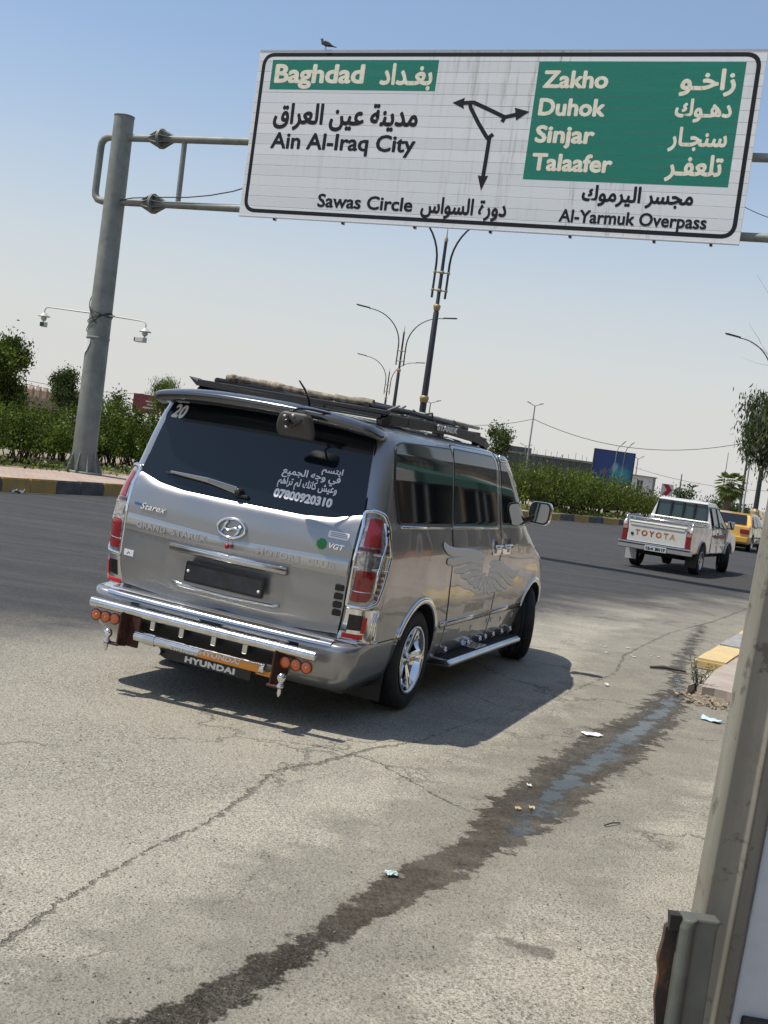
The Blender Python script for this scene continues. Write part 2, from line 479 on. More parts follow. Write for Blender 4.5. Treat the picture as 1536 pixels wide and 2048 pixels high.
base_s = t.mix(t.m('MULTIPLY', t.mr(fn3, .57, .65), t.mr(med, .35, .65, .25, .9)), base_s, (.08, .074, .063))
base_s = t.mix(t.m('MULTIPLY', pit, .8), base_s, (.075, .07, .062))
base_s = t.mix(t.mr(big, .38, .68, 0, .35), base_s, (.30, .278, .230))
pale = t.m('MULTIPLY', t.m('MULTIPLY', t.mr(gd, 1.5, .25), t.mr(t.noise(P, 1.3, 5, .6), .40, .60)), .55)
base_s = t.mix(pale, base_s, t.mix(t.mr(fn2, .42, .60), (.40, .375, .315), (.17, .158, .13)))
base_s = t.mix(1.0, base_s, (1.24, 1.24, 1.20), 'MULTIPLY')
# smooth cement skim along the gutter
skim = t.mix(t.mr(med, .35, .7), (.150, .138, .115), (.225, .208, .176))
skim = t.mix(t.mr(fn2, .54, .66, 0, .6), skim, (.09, .082, .068))
m_sk = t.mr(t.m('ADD', gd, t.m('MULTIPLY', t.m('SUBTRACT', med, .5), 1.2)), .16, -.16)
col = t.mix(t.m('MULTIPLY', m_sk, .6), base_s, skim)
# dark running lane
ln = t.vm('DOT_PRODUCT', t.vm('SUBTRACT', P, (-2.8, 8.9, 0)), (-.81, .586, 0))
ln = t.m('ADD', ln, t.m('MULTIPLY', t.m('SUBTRACT', big, .5), 4.0))
ln = t.m('ADD', ln, t.m('MULTIPLY', t.m('SUBTRACT', fine, .5), .9))
m_dk = t.mr(ln, -1.5, .9)
asph = t.mix(t.mr(med, .3, .7), (.024, .025, .026), (.037, .037, .038))
asph = t.mix(t.mr(rnd, .55, 1.0, 0, .45), asph, (.085, .083, .08))
asph = t.mix(t.m('MULTIPLY', t.mr(fn2, .55, .7), .5), asph, (.035, .035, .036))
# tyre-polished streaks along the road
sp_ = t.n('ShaderNodeMapping'); t.put(sp_.inputs['Vector'], P); sp_.inputs['Rotation'].default_value = (0, 0, rad(-62)); sp_.inputs['Scale'].default_value = (.12, 2.2, 1)
asph = t.mix(t.mr(t.noise(sp_.outputs[0], 1.0, 5, .6), .42, .72, 0, .45), asph, (.085, .082, .077))
sl_y = t.vm('DOT_PRODUCT', P, (0, 1, 0))
col = t.mix(m_dk, col, asph)
# oil stains
oil = t.mr(t.noise(t.vm('ADD', P, (7, 3, 0)), 1.7, 3, .5), .68, .76, 0, .45)
col = t.mix(oil, col, (.07, .065, .06))
# cracks
jit = t.vm('ADD', P, t.scale(t.vm('SUBTRACT', t.noise(P, 14, 4, .7, 'Color'), (.5, .5, .5)), .11))
cd = t.m('MINIMUM', polyd(t, jit, CRACK), polyd(t, jit, CRACK2))
cm = t.mr(t.m('ADD', cd, t.m('ADD', t.m('MULTIPLY', t.m('SUBTRACT', fine, .5), 1.6), t.m('MULTIPLY', t.m('SUBTRACT', med, .5), 2.2))), 1.2, .3)
col = t.mix(t.m('MULTIPLY', cm, .6), col, t.mix(t.mr(fine, .4, .6), (.05, .045, .038), (.13, .12, .10)))
vc = t.n('ShaderNodeTexVoronoi', feature='DISTANCE_TO_EDGE'); vc.inputs['Scale'].default_value = .42; t.put(vc.inputs['Vector'], t.vm('ADD', P, t.scale(t.noise(P, 2.2, 5, .65, 'Color'), .9)))
hair = t.m('MULTIPLY', t.mr(vc.outputs['Distance'], .010, .002), t.mr(big, .44, .54))
col = t.mix(t.m('MULTIPLY', hair, .5), col, (.06, .055, .047))
# water
jn = t.m('SUBTRACT', t.noise(P, 6.5, 9, .72), .5)
wetv = t.m('MULTIPLY_ADD', jn, t.mr(sl_y, 4, 9, .30, .75, False), attr('wetd'))
wet = t.mr(wetv, .012, -.012)
damp = t.mr(wetv, .09, -.01)
spot = t.mr(t.m('MULTIPLY_ADD', jn, .12, attr('spotd')), .012, -.012)
film = t.mr(t.m('MULTIPLY_ADD', t.m('SUBTRACT', t.noise(P, 4.5, 7, .68), .5), .46, attr('filmd')), .02, -.03)
film = t.m('MULTIPLY', film, wet)
col = t.mix(t.m('MULTIPLY', damp, .28), col, (.13, .115, .088))
col = t.mix(t.m('MULTIPLY', wet, t.mr(t.noise(P, 3.2, 6, .65), .36, .6, .66, .95)), col, t.mix(t.mr(fine, .35, .65), (.026, .020, .012), (.070, .055, .036)))
col = t.mix(t.m('MULTIPLY', spot, .6), col, (.055, .048, .04))
col = t.mix(film, col, t.mix(t.mr(t.noise(P, 2.2, 5, .6), .4, .6), (.070, .074, .068), (.040, .042, .038)))
t.put(bs.inputs['Base Color'], col)
shm = t.m('MULTIPLY', t.mr(sl_y, 4.5, 3.9), t.mr(fine, .45, .58))
rough = t.m('SUBTRACT', .92, t.m('MULTIPLY', wet, .36))
rough = t.m('SUBTRACT', rough, t.m('MULTIPLY', t.m('MULTIPLY', shm, wet), .46))
rough = t.m('SUBTRACT', rough, t.m('MULTIPLY', film, .38))
t.put(bs.inputs['Roughness'], t.m('MAXIMUM', rough, .06))
t.put(bs.inputs['Specular IOR Level'], t.m('SUBTRACT', .45, t.m('ADD', t.m('MULTIPLY', wet, .20), t.m('MULTIPLY', film, .08))))
hgt = t.m('ADD', t.m('MULTIPLY', fn3, -1.3), t.m('MULTIPLY', fine, .9))
hgt = t.m('SUBTRACT', hgt, t.m('MULTIPLY', pit, .9)); hgt = t.m('SUBTRACT', hgt, t.m('MULTIPLY', cm, 1.6)); hgt = t.m('SUBTRACT', hgt, t.m('MULTIPLY', hair, .8))
hgt = t.m('ADD', hgt, t.m('MULTIPLY', med, 2.0))
spk = t.m('MULTIPLY', t.m('MULTIPLY', shm, wet), t.noise(P, 75, 2, .5))
hgt = t.m('ADD', hgt, t.m('MULTIPLY', spk, 3.2))
hgt = t.m('MULTIPLY', hgt, t.m('SUBTRACT', 1.0, t.m('MULTIPLY', film, .96)))
bp = t.n('ShaderNodeBump'); bp.inputs['Strength'].default_value = .9; bp.inputs['Distance'].default_value = .009
t.put(bp.inputs['Height'], hgt); t.put(bs.inputs['Normal'], bp.outputs[0])

# far ground
mdirt = mat('dry_earth', (.30, .25, .19), .95, var=.25, vscale=.3, col2=(.17, .15, .10))
b = MB(); b.add([(-900, -300, -.03), (1200, -300, -.03), (1200, 1500, -.03), (-900, 1500, -.03)], [(0, 1, 2, 3)])
tag(b.build('ground', mdirt), kind='structure')
def grid(x0, x1, y0, y1, n, m, zf):
    return [(x0 + (x1 - x0) * i / n, y0 + (y1 - y0) * j / m, zf(x0 + (x1 - x0) * i / n, y0 + (y1 - y0) * j / m)) for i in range(n + 1) for j in range(m + 1)], [(i * (m + 1) + j, (i + 1) * (m + 1) + j, (i + 1) * (m + 1) + j + 1, i * (m + 1) + j + 1) for i in range(n) for j in range(m)]
import numpy as np
def axis(lo, a, b_, hi, st, k_):
    out = list(np.arange(a, b_, st)); s_ = st; x = out[-1]
    while x < hi: s_ *= k_; x += s_; out.append(min(x, hi))
    s_ = st; x = a
    while x > lo: s_ *= k_; x -= s_; out.insert(0, max(x, lo))
    return np.array(out)
gx_ = axis(-60, -3.2, 5.6, 110, .045, 1.25); gy_ = axis(-40, 2.4, 17.5, 130, .05, 1.15)
XX, YY = np.meshgrid(gx_, gy_, indexing='ij'); XX = XX.ravel(); YY = YY.ravel()
def sdist(pts):
    best = np.full(XX.shape, 1e3)
    for (ax, ay, wa), (bx, by, wb) in zip(pts, pts[1:]):
        dx, dy = bx - ax, by - ay; t_ = np.clip(((XX - ax) * dx + (YY - ay) * dy) / (dx * dx + dy * dy), 0, 1)
        best = np.minimum(best, np.hypot(XX - ax - dx * t_, YY - ay - dy * t_) - (wa + (wb - wa) * t_))
    return best
ZZ = .0035 * (np.sin(XX * 1.7 + np.sin(YY * .9)) * np.sin(YY * 1.3 + 1.1 * np.sin(XX * 1.1)) - 1)
nx_, ny_ = len(gx_), len(gy_)
me = bpy.data.meshes.new('road')
idx = np.arange(nx_ * ny_).reshape(nx_, ny_)
fcs = np.stack([idx[:-1, :-1], idx[1:, :-1], idx[1:, 1:], idx[:-1, 1:]], -1).reshape(-1, 4)
me.vertices.add(nx_ * ny_); me.vertices.foreach_set('co', np.stack([XX, YY, ZZ], 1).ravel())
me.loops.add(fcs.size); me.loops.foreach_set('vertex_index', fcs.ravel().astype(np.int32))
me.polygons.add(len(fcs)); me.polygons.foreach_set('loop_start', (np.arange(len(fcs)) * 4).astype(np.int32)); me.polygons.foreach_set('loop_total', np.full(len(fcs), 4, np.int32))
me.update(calc_edges=True); me.validate()
for nm_, pts in (('wetd', STREAM), ('filmd', FILM), ('gutter', [(6.5, 20.5, 1.0), (3.3, 12.6, .95), (2.3, 9.0, .75), (1.0, 6.2, .62), (.3, 4.8, .55), (-.9, 2.6, .5)]), ('spotd', [(.66, 4.33, .035), (.79, 4.28, .05)])):
    at_ = me.attributes.new(nm_, 'FLOAT', 'POINT'); at_.data.foreach_set('value', sdist(pts).astype(np.float32))
me.materials.append(mroad); me.polygons.foreach_set('use_smooth', np.ones(len(fcs), bool))
tag(link(bpy.data.objects.new('road', me)), kind='structure')

# left kerb and planted island
KP = [(-22, -6), (-17, 5), (-12.2, 14.5), (-7.6, 22.9), (-5.95, 26.9), (0, 38.6), (7.2, 52.6), (11.5, 58.9), (18, 66), (31, 77), (50, 90)]
KP = [Vector((x, y, 0)) for x, y in KP]
def resample(P_, d):
    out = [P_[0].copy()]; acc = 0
    for a, b_ in zip(P_, P_[1:]):
        L_ = (b_ - a).length; s_ = d - acc
        while s_ <= L_:
            out.append(a.lerp(b_, s_ / L_)); s_ += d
        acc = L_ - (s_ - d)
    return out
for _ in range(3):
    Q = [KP[0]]
    for a, b_ in zip(KP, KP[1:]): Q += [a * .75 + b_ * .25, a * .25 + b_ * .75]
    Q.append(KP[-1]); KP = Q
KR = resample(KP, .8)
def leftn(a, b_): d = (b_ - a).normalized(); return Vector((-d.y, d.x, 0))
mk_y = mat('kerb_yellow', (.42, .27, .05), .8, var=.25, vscale=5, bump=.003, bscale=20, col2=(.30, .21, .10))
mk_b = mat('kerb_black', (.055, .058, .06), .8, var=.3, vscale=5, bump=.003, bscale=20, col2=(.12, .115, .105))
mk_p = mat('kerb_concrete', (.36, .32, .27), .9, var=.2, vscale=4)
kerb = thing('kerb', 'long curved kerb painted in alternating yellow and black in front of the hedges', 'kerb', (0, 0, 0))
def stone_mesh(nm_, L_, w, h, m1):
    q = MB(); q.box((0, 0, h / 2), (L_, w, h)); bm = bmesh.new(); me = bpy.data.meshes.new(nm_)
    me.from_pydata(q.v, [], q.f); bm.from_mesh(me)
    bmesh.ops.bevel(bm, geom=[e for e in bm.edges if (e.verts[0].co.z > h * .9 and e.verts[1].co.z > h * .9)], offset=.025, segments=2, affect='EDGES')
    bmesh.ops.recalc_face_normals(bm, faces=bm.faces)
    bm.to_mesh(me); bm.free(); me.materials.append(m1); return me
ms_y = stone_mesh('kerb_stone', .785, .16, .29, mk_y); ms_b = stone_mesh('kerb_stone', .785, .16, .29, mk_b)
for i in range(len(KR) - 1):
    a, b_ = KR[i], KR[i + 1]
    if a.y < 8: continue
    o = bpy.data.objects.new('kerb_stone', ms_y if ((i + 1) // 2) % 2 else ms_b)
    c_ = (a + b_) / 2 + leftn(a, b_) * .08; d_ = b_ - a
    o.location = (c_.x, c_.y, random.Random(i).uniform(-.006, .006)); o.rotation_euler = (0, 0, math.atan2(d_.y, d_.x)); link(o, kerb)
def strip(pts, o0, o1, z0, z1, nm_, m_, i0=0, i1=None, kind='structure'):
    b = MB(); pts = pts[i0:i1]; vs = []
    for i, p in enumerate(pts):
        n_ = leftn(pts[max(0, i - 1)], pts[min(len(pts) - 1, i + 1)])
        vs += [p + n_ * o0 + Vector((0, 0, z0)), p + n_ * o1 + Vector((0, 0, z1))]
    b.add(vs, [(2 * i, 2 * i + 2, 2 * i + 3, 2 * i + 1) for i in range(len(pts) - 1)], True)
    return tag(b.build(nm_, m_), kind=kind)
mpave = bpy.data.materials.new('pink_paving'); t = NT(mpave); bs = t.N['Principled BSDF']
geo = t.n('ShaderNodeNewGeometry'); mp_ = t.n('ShaderNodeMapping'); t.put(mp_.inputs['Vector'], geo.outputs['Position']); mp_.inputs['Rotation'].default_value = (0, 0, rad(-64))
br_ = t.n('ShaderNodeTexBrick'); t.put(br_.inputs['Vector'], mp_.outputs[0]); br_.inputs['Scale'].default_value = 2.5
br_.inputs['Color1'].default_value = (.40, .28, .23, 1); br_.inputs['Color2'].default_value = (.34, .26, .22, 1); br_.inputs['Mortar'].default_value = (.2, .16, .13, 1); br_.inputs['Mortar Size'].default_value = .02
t.put(bs.inputs['Base Color'], t.mix(t.mr(t.noise(geo.outputs['Position'], 1.5, 6, .7), .4, .65, 0, .7), br_.outputs[0], (.42, .35, .29))); bs.inputs['Roughness'].default_value = .9
# road-edge dust line at the foot of the kerb
strip(KR, -.12, 0, .004, .004, 'gutter_strip', mk_p)
strip(KR, .16, 2.3, .28, .33, 'pavement', mpave)
mbed = bpy.data.materials.new('planting_bed'); t = NT(mbed); bs = t.N['Principled BSDF']; geo = t.n('ShaderNodeNewGeometry')
t.put(bs.inputs['Base Color'], t.ramp(t.noise(geo.outputs['Position'], 1.1, 8, .7), [(.3, (.05, .06, .02)), (.5, (.13, .12, .05)), (.6, (.26, .22, .15)), (.75, (.34, .29, .21))])); bs.inputs['Roughness'].default_value = 1
strip(KR, 2.3, 5, .335, .36, 'planting_bed', mbed); strip(KR, 5, 60, .36, .40, 'island_ground', mdirt)

# near right kerb and pavement
RK = [Vector((3.36, 12.25, 0)), Vector((3.9, 13.5, 0)), Vector((4.6, 15.1, 0)), Vector((5.6, 17.4, 0)), Vector((6.9, 20.2, 0)), Vector((9.0, 24.6, 0)), Vector((12.5, 31.8, 0)), Vector((16.8, 40.5, 0)), Vector((24, 54, 0)), Vector((36, 74, 0))]
RR = resample(RK, .8)
mk_y2 = mat('kerb_faded_yellow', (.62, .46, .17), .85, var=.2, vscale=6, bump=.004, bscale=14, col2=(.45, .37, .25))
mk_g2 = mat('kerb_faded_grey', (.27, .27, .27), .85, var=.2, vscale=6, bump=.004, bscale=14)
rs_y = stone_mesh('kerb_stone', .785, .34, .10, mk_y2); rs_g = stone_mesh('kerb_stone', .785, .34, .10, mk_g2)
kerb2 = thing('kerb', 'low worn yellow and grey kerb beside the gutter water at the right edge', 'kerb')
for i in range(len(RR) - 1):
    a, b_ = RR[i], RR[i + 1]; n_ = -leftn(a, b_); c_ = (a + b_) / 2 + n_ * .17; d_ = b_ - a
    o = bpy.data.objects.new('kerb_stone', rs_y if (i % 4) in (0, 1) or i < 1 else rs_g)
    o.location = (c_.x, c_.y, random.Random(i).uniform(-.006, .004)); o.rotation_euler = (0, 0, math.atan2(d_.y, d_.x)); link(o, kerb2)
mcon = mat('pale_concrete', (.40, .345, .30), .9, var=.15, vscale=2.5, bump=.004, bscale=30, col2=(.30, .26, .22))
b = MB()
edge = [G(*p, .085) for p in ((1376, 1372), (1392, 1366), (1405, 1374), (1430, 1378), (1455, 1384), (1480, 1392), (1530, 1400))]
rng = random.Random(3)
for (z_, m_, k_) in ((.085, mcon, 0),):
    pl_ = [p.copy() for p in edge]
    P2 = [a + Vector((a.y * 0, 0, 0)) for a in pl_]
    top = [Vector((3.70, 12.25, .088))]
    far_ = [RR[i] - leftn(RR[max(0, i - 1)], RR[min(len(RR) - 1, i + 1)]) * .335 + Vector((0, 0, .088)) for i in range(1, len(RR))]
    loop = pl_ + [Vector((9, 10.2, .088)), Vector((60, 70, .088))] + [v for v in reversed(far_)] + top
    b.prism([Vector((v.x, v.y, .088)) for v in loop], (0, 0, 0), (0, 0, -.085))
tag(b.build('pavement', mcon), kind='structure')
# crumbled edge of the pavement: rubble
rng = random.Random(11); b = MB()
for i in range(260):
    t_ = rng.random(); k_ = int(t_ * (len(edge) - 1)); c_ = edge[k_].lerp(edge[k_ + 1], t_ * (len(edge) - 1) - k_)
    c_ = Vector((c_.x + rng.uniform(-.12, .12), c_.y + rng.uniform(-.55, .08), 0.0)); s_ = rng.uniform(.005, .028)
    b.box((c_.x, c_.y, s_ * .3), (s_ * rng.uniform(.8, 1.8), s_ * rng.uniform(.8, 1.8), s_ * .8), M=Matrix.Rotation(rng.uniform(0, 3), 3, (rng.random(), rng.random(), 1)))
tag(b.build('rubble', mat('crumbled_concrete', (.30, .25, .19), .95, var=.4, vscale=9)), 'small crumbs of broken concrete and soil along the broken pavement edge', 'rubble', kind='stuff')
msoil = mat('loose_soil', (.19, .155, .115), 1.0, var=.5, vscale=14, bump=.012, bscale=40)
b = MB(); soil = [G(*p, 0) for p in ((1362, 1382), (1385, 1378), (1440, 1386), (1478, 1392), (1474, 1410), (1440, 1413), (1400, 1410), (1372, 1400))]
cc_ = sum(soil, Vector()) / len(soil)
sp2 = rounded([(p.x, p.y) for p in soil], .3)
b.add([(x + .03 * math.sin(i_ * 2.3), y + .12 * math.sin(i_ * 1.7), .001) for i_, (x, y) in enumerate(sp2)] + [((x + cc_.x) / 2, (y + cc_.y) / 2, .014 + .006 * math.sin(i_ * 3.1)) for i_, (x, y) in enumerate(sp2)] + [(cc_.x, cc_.y, .02)],
      [(i, (i + 1) % len(sp2), len(sp2) + (i + 1) % len(sp2), len(sp2) + i) for i in range(len(sp2))] + [(len(sp2) + i, len(sp2) + (i + 1) % len(sp2), 2 * len(sp2)) for i in range(len(sp2))], True)
tag(b.build('soil_heap', msoil), 'patch of brown soil at the broken end of the right pavement', 'soil', kind='stuff')

# ------------------------------------------------------------------ foliage
def leafmat(name, c, tr=.35, var=.35):
    m = bpy.data.materials.new(name); t = NT(m); t.N.remove(t.N['Principled BSDF'])
    out = t.N['Material Output']; ge = t.n('ShaderNodeNewGeometry')
    f = t.mr(t.noise(ge.outputs['Position'], 1.3, 5, .65), .35, .65)
    colr = t.mix(f, tuple(x * (1 - var) for x in c), tuple(x * (1 + var) for x in c))
    d = t.n('ShaderNodeBsdfDiffuse'); r = t.n('ShaderNodeBsdfTranslucent'); g = t.n('ShaderNodeBsdfGlossy'); g.inputs['Roughness'].default_value = .45; g.inputs['Color'].default_value = (.5, .5, .5, 1)
    t.put(d.inputs[0], colr); t.put(r.inputs[0], t.mix(1.0, colr, (1.1, 1.25, .5), 'MULTIPLY'))
    m1 = t.n('ShaderNodeMixShader'); m1.inputs[0].default_value = tr; t.L.new(d.outputs[0], m1.inputs[1]); t.L.new(r.outputs[0], m1.inputs[2])
    m2 = t.n('ShaderNodeMixShader'); m2.inputs[0].default_value = .02; t.L.new(m1.outputs[0], m2.inputs[1]); t.L.new(g.outputs[0], m2.inputs[2]); t.L.new(m2.outputs[0], out.inputs[0])
    return m
LF = {'hedge': [leafmat('hedge_leaf', (.075, .105, .022)), leafmat('hedge_leaf_light', (.13, .17, .035)), leafmat('hedge_leaf_dark', (.035, .055, .015))],
      'feather': [leafmat('feathery_leaf', (.095, .125, .028)), leafmat('feathery_leaf_light', (.15, .185, .045)), leafmat('feathery_leaf_dark', (.055, .07, .022))],
      'tree': [leafmat('tree_leaf', (.065, .09, .035)), leafmat('tree_leaf_light', (.11, .14, .06)), leafmat('tree_leaf_dark', (.03, .045, .018))],
      'euca': [leafmat('eucalyptus_leaf', (.08, .10, .055)), leafmat('eucalyptus_leaf_light', (.15, .17, .11)), leafmat('eucalyptus_leaf_dark', (.03, .04, .022))],
      'cover': [leafmat('ground_cover_leaf', (.12, .17, .03)), leafmat('ground_cover_light', (.22, .23, .09)), leafmat('ground_cover_dark', (.05, .07, .02))]}
mbark = mat('bark', (.11, .085, .06), .95, var=.35, vscale=12, bump=.01, bscale=20)
def leaves(q, blobs, n, size, rng, up=0.0, asp=.45, droop=0.0, shell=.55):
    wts = [bl[3] * bl[4] * bl[5] for bl in blobs]; tot = sum(wts)
    clumps = []
    for bl, w_ in zip(blobs, wts):
        for _ in range(max(2, int(n / 22 * w_ / tot))):
            while True:
                d = Vector((rng.gauss(0, 1), rng.gauss(0, 1), rng.gauss(0, 1)))
                if d.length > .1: break
            d.normalize(); r_ = shell + (1 - shell) * rng.random() ** .6
            if rng.random() < .16: r_ *= 1.10
            clumps.append((Vector((bl[0] + d.x * bl[3] * r_, bl[1] + d.y * bl[4] * r_, bl[2] + d.z * bl[5] * r_)), d, min(bl[3], bl[4], bl[5])))
    for c_, d0, rr in clumps:
        cr = size * rng.uniform(1.4, 3.2); tone = rng.random()
        for _ in range(22):
            o = Vector((rng.gauss(0, .5), rng.gauss(0, .5), rng.gauss(0, .5) * (1 + up))) * cr
            p = c_ + o
            if p.z < .32: continue
            ax = Vector((rng.gauss(0, 1), rng.gauss(0, 1), rng.gauss(0, 1) + up * 3 - droop * 3)).normalized()
            sd = ax.cross(Vector((rng.gauss(0, 1), rng.gauss(0, 1), rng.gauss(0, 1)))).normalized()
            s_ = size * rng.uniform(.6, 1.3)
            q.m = 1 if tone > .68 and rng.random() < .8 else (2 if tone < .3 and rng.random() < .8 else 0)
            a = p - ax * s_ * .5; b_ = p + ax * s_ * .5; w_ = s_ * asp * .5
            q.add([a, p + sd * w_, b_, p - sd * w_], [(0, 1, 2, 3)], False)
def branches(q, base, blobs, rng, r0, sub=3):
    for bl in blobs:
        tip = Vector(bl[:3]); mid = base.lerp(tip, .5) + Vector((rng.uniform(-.1, .1), rng.uniform(-.1, .1), .1)) * (tip - base).length
        q.tube([base, mid, tip], [r0 * .6, r0 * .35, r0 * .12], 6)
        for _ in range(sub):
            e = tip + Vector((rng.uniform(-1, 1) * bl[3], rng.uniform(-1, 1) * bl[4], rng.uniform(-.3, 1) * bl[5])) * .8
            q.tube([mid.lerp(tip, rng.random()), e], [r0 * .15, r0 * .04], 5)
def tree(name, label, base, height, blobs, n, size, kind, seed, r0=.15, **kw):
    rng = random.Random(seed)
    root = thing(name, label, 'tree', tuple(base))
    q = MB(); top = Vector((0, 0, height * .45)); q.tube([(0, 0, -.1), (rng.uniform(-.05, .05), 0, height * .2), top], [r0, r0 * .8, r0 * .6], 9)
    branches(q, top, blobs, rng, r0); q.build('trunk', mbark, root)
    q = MB(); leaves(q, blobs, n, size, rng, **kw); q.build('crown', LF[kind], root)
    return root
# hedges: one thing for each shrub that can be told apart
def shrub(name, label, c_, w_, d_, h_, n, size, kind, seed, group=None, cat='shrub', asp=.6, up=.3):
    n = int(n * 2.1)
    rng = random.Random(seed); root = thing(name, label, cat, tuple(c_), group=group)
    bl = []
    k = max(3, int(w_ * 1.6))
    for i in range(k):
        x = (-.5 + (i + .5) / k) * w_ * .8
        bl.append((x, rng.uniform(-.2, .2) * d_, h_ * rng.uniform(.50, .62), w_ / k * 1.0, d_ * .55, h_ * rng.uniform(.34, .44)))
        bl.append((x + rng.uniform(-.2, .2), rng.uniform(-.2, .2) * d_, h_ * .30, w_ / k * 1.0, d_ * .55, h_ * .34))
    q = MB(); leaves(q, bl, n, size, rng, up=up, asp=asp, shell=.35); q.build('foliage', LF[kind], root)
    q = MB()
    for b_ in bl:
        for _ in range(5):
            q.tube([(b_[0] + rng.uniform(-.15, .15), b_[1], 0), (b_[0] + rng.uniform(-.3, .3) * b_[3], b_[1] + rng.uniform(-.3, .3), h_ * .35), (b_[0] + rng.uniform(-.7, .7) * b_[3], b_[1] + rng.uniform(-.4, .4), h_ * .7)], [.018, .012, .004], 5)
    q.build('stems', mbark, root)
    root.rotation_euler = (0, 0, rad(62))
    return root
HG = 'hedge shrubs behind the left pavement'
def hp(px, py, Y): v = at(px, py, Y); return Vector((v.x, v.y, .34))
shrub('hedge_shrub', 'dense green shrub at the far left edge of the photo behind the pavement', hp(-30, 900, 28.5), 3.4, 1.9, 1.5, 9000, .075, 'hedge', 1, HG, 'hedge')
shrub('hedge_shrub', 'dark green hedge shrub with small white flowers left of the tall gantry pole', hp(62, 900, 31.5), 3.6, 1.9, 1.32, 8500, .075, 'hedge', 2, HG, 'hedge')
shrub('hedge_shrub', 'green hedge shrub directly behind the gantry pole', hp(135, 900, 34.3), 3.4, 1.9, 1.4, 7500, .08, 'hedge', 3, HG, 'hedge')
shrub('hedge_shrub', 'tall bright green shrub between the gantry pole and the van', hp(222, 900, 34.8), 3.6, 2.1, 1.95, 9500, .08, 'hedge', 4, HG, 'hedge')
shrub('hedge_shrub', 'green shrub partly hidden behind the left edge of the van', hp(300, 900, 37.5), 3.6, 2.1, 1.65, 7000, .08, 'hedge', 5, HG, 'hedge')
FG = 'feathery shrubs behind the far kerb'
fl = ['bright feathery shrub just right of the van mirror behind the far kerb', 'tallest feathery light green shrub right of the van', 'feathery green shrub left of the blue billboard foot', 'feathery green shrub in front of the blue billboard', 'low green shrub in front of the small white building', 'low dark green shrub left of the red chevron sign', 'low green shrub behind the pickup cab']
for i, (px, Y, h_) in enumerate(((1075, 55.5, 1.9), (1118, 57, 1.85), (1160, 59.0, 1.8), (1195, 61, 1.75), (1238, 63.5, 1.6), (1282, 66.5, 1.25), (1340, 70, 1.0))):
    shrub('feathery_shrub', fl[i], hp(px, 1000, Y), 4.4, 2.4, h_, 4200, .17, 'feather', 20 + i, FG, 'shrub', asp=.3, up=.45)
for i, (px, Y) in enumerate(((770, 47), (900, 50), (1010, 53.5))):
    shrub('feathery_shrub', ['green shrub wholly behind the van roof', 'green shrub hidden behind the van side windows', 'green shrub seen just over the van bonnet'][i], hp(px, 960, Y), 4.4, 2.4, 1.7, 1800, .17, 'feather', 40 + i, FG, 'shrub', asp=.3, up=.45)
# ground cover between pavement and hedge
rng = random.Random(8); q = MB()
for i in range(9000):
    k_ = rng.randrange(14, len(KR) - 30); p = KR[k_]; n_ = leftn(p, KR[k_ + 1]); far_k = p.y > 45
    o = rng.uniform(.3, 1.8) if far_k else rng.uniform(2.0, 3.7)
    if not far_k and rng.random() < .35 and o < 2.5: continue
    c_ = p + n_ * o + (KR[k_ + 1] - p) * rng.random(); s_ = rng.uniform(.06, .15) * (1.4 if far_k else 1)
    c_.z = (.30 if far_k else .33) + rng.random() * (.22 if noise.noise(Vector((c_.x * .9, c_.y * .9, 0))) > -.1 else .06)
    ax = Vector((rng.gauss(0, 1), rng.gauss(0, 1), rng.gauss(0, 1) + .8)).normalized(); sd = ax.orthogonal().normalized()
    q.m = rng.choice((0, 0, 1, 2)); q.add([c_ - ax * s_ * .5, c_ + sd * s_ * .3, c_ + ax * s_ * .5, c_ - sd * s_ * .3], [(0, 1, 2, 3)], False)
tag(q.build('ground_cover', LF['cover']), 'low leafy ground cover at the foot of the hedges', 'ground cover', kind='stuff')

# trees
def tp(px, py, Y, z=.3): v = at(px, py, Y); return Vector((v.x, v.y, z))
def tb(px0, px1, ptop, pbot, Y, k, rng):
    """crown lobes filling a real volume that spans the given heights at distance Y"""
    c0 = at((px0 + px1) / 2, (ptop + pbot) / 2, Y); w_ = abs(at(px1, ptop, Y).x - at(px0, ptop, Y).x) / 2; h_ = (at(px0, ptop, Y).z - at(px0, pbot, Y).z) / 2
    out = []
    for i in range(k):
        a = rng.uniform(0, 2 * PI); r_ = rng.uniform(.15, .62)
        out.append((math.cos(a) * r_ * w_, math.sin(a) * r_ * w_, c0.z - .3 + rng.uniform(-.6, .62) * h_, w_ * rng.uniform(.33, .5), w_ * rng.uniform(.33, .5), h_ * rng.uniform(.28, .42)))
    return Vector((c0.x, c0.y, .3)), out, c0.z + h_
rg_ = random.Random(77)
bs_, bl, h_ = tb(-75, 46, 672, 840, 44, 9, rg_)
tree('leafy_tree', 'bushy green tree cut by the left edge of the photo', bs_, h_ * .8, bl, 22000, .15, 'hedge', 5, .16, droop=.3)
bs_, bl, h_ = tb(96, 166, 733, 835, 62, 8, rg_)
tree('leafy_tree', 'small round dark tree left of the gantry pole behind the hedge', bs_, h_ * .8, bl, 7000, .15, 'tree', 6, .12)
bs_, bl, h_ = tb(303, 362, 757, 830, 60, 7, rg_)
tree('willow_tree', 'drooping pale green tree beside the dark red signboard left of the van', bs_, h_ * .8, bl, 6000, .16, 'feather', 7, .12, droop=1.0, asp=.2)
bs_, bl, h_ = tb(970, 1034, 846, 935, 120, 7, rg_)
tree('leafy_tree', 'distant round tree rising above the van roof front end', bs_, h_ * .8, bl, 2600, .30, 'tree', 8, .2)
bs_, bl, h_ = tb(1476, 1650, 765, 985, 58, 16, rg_)
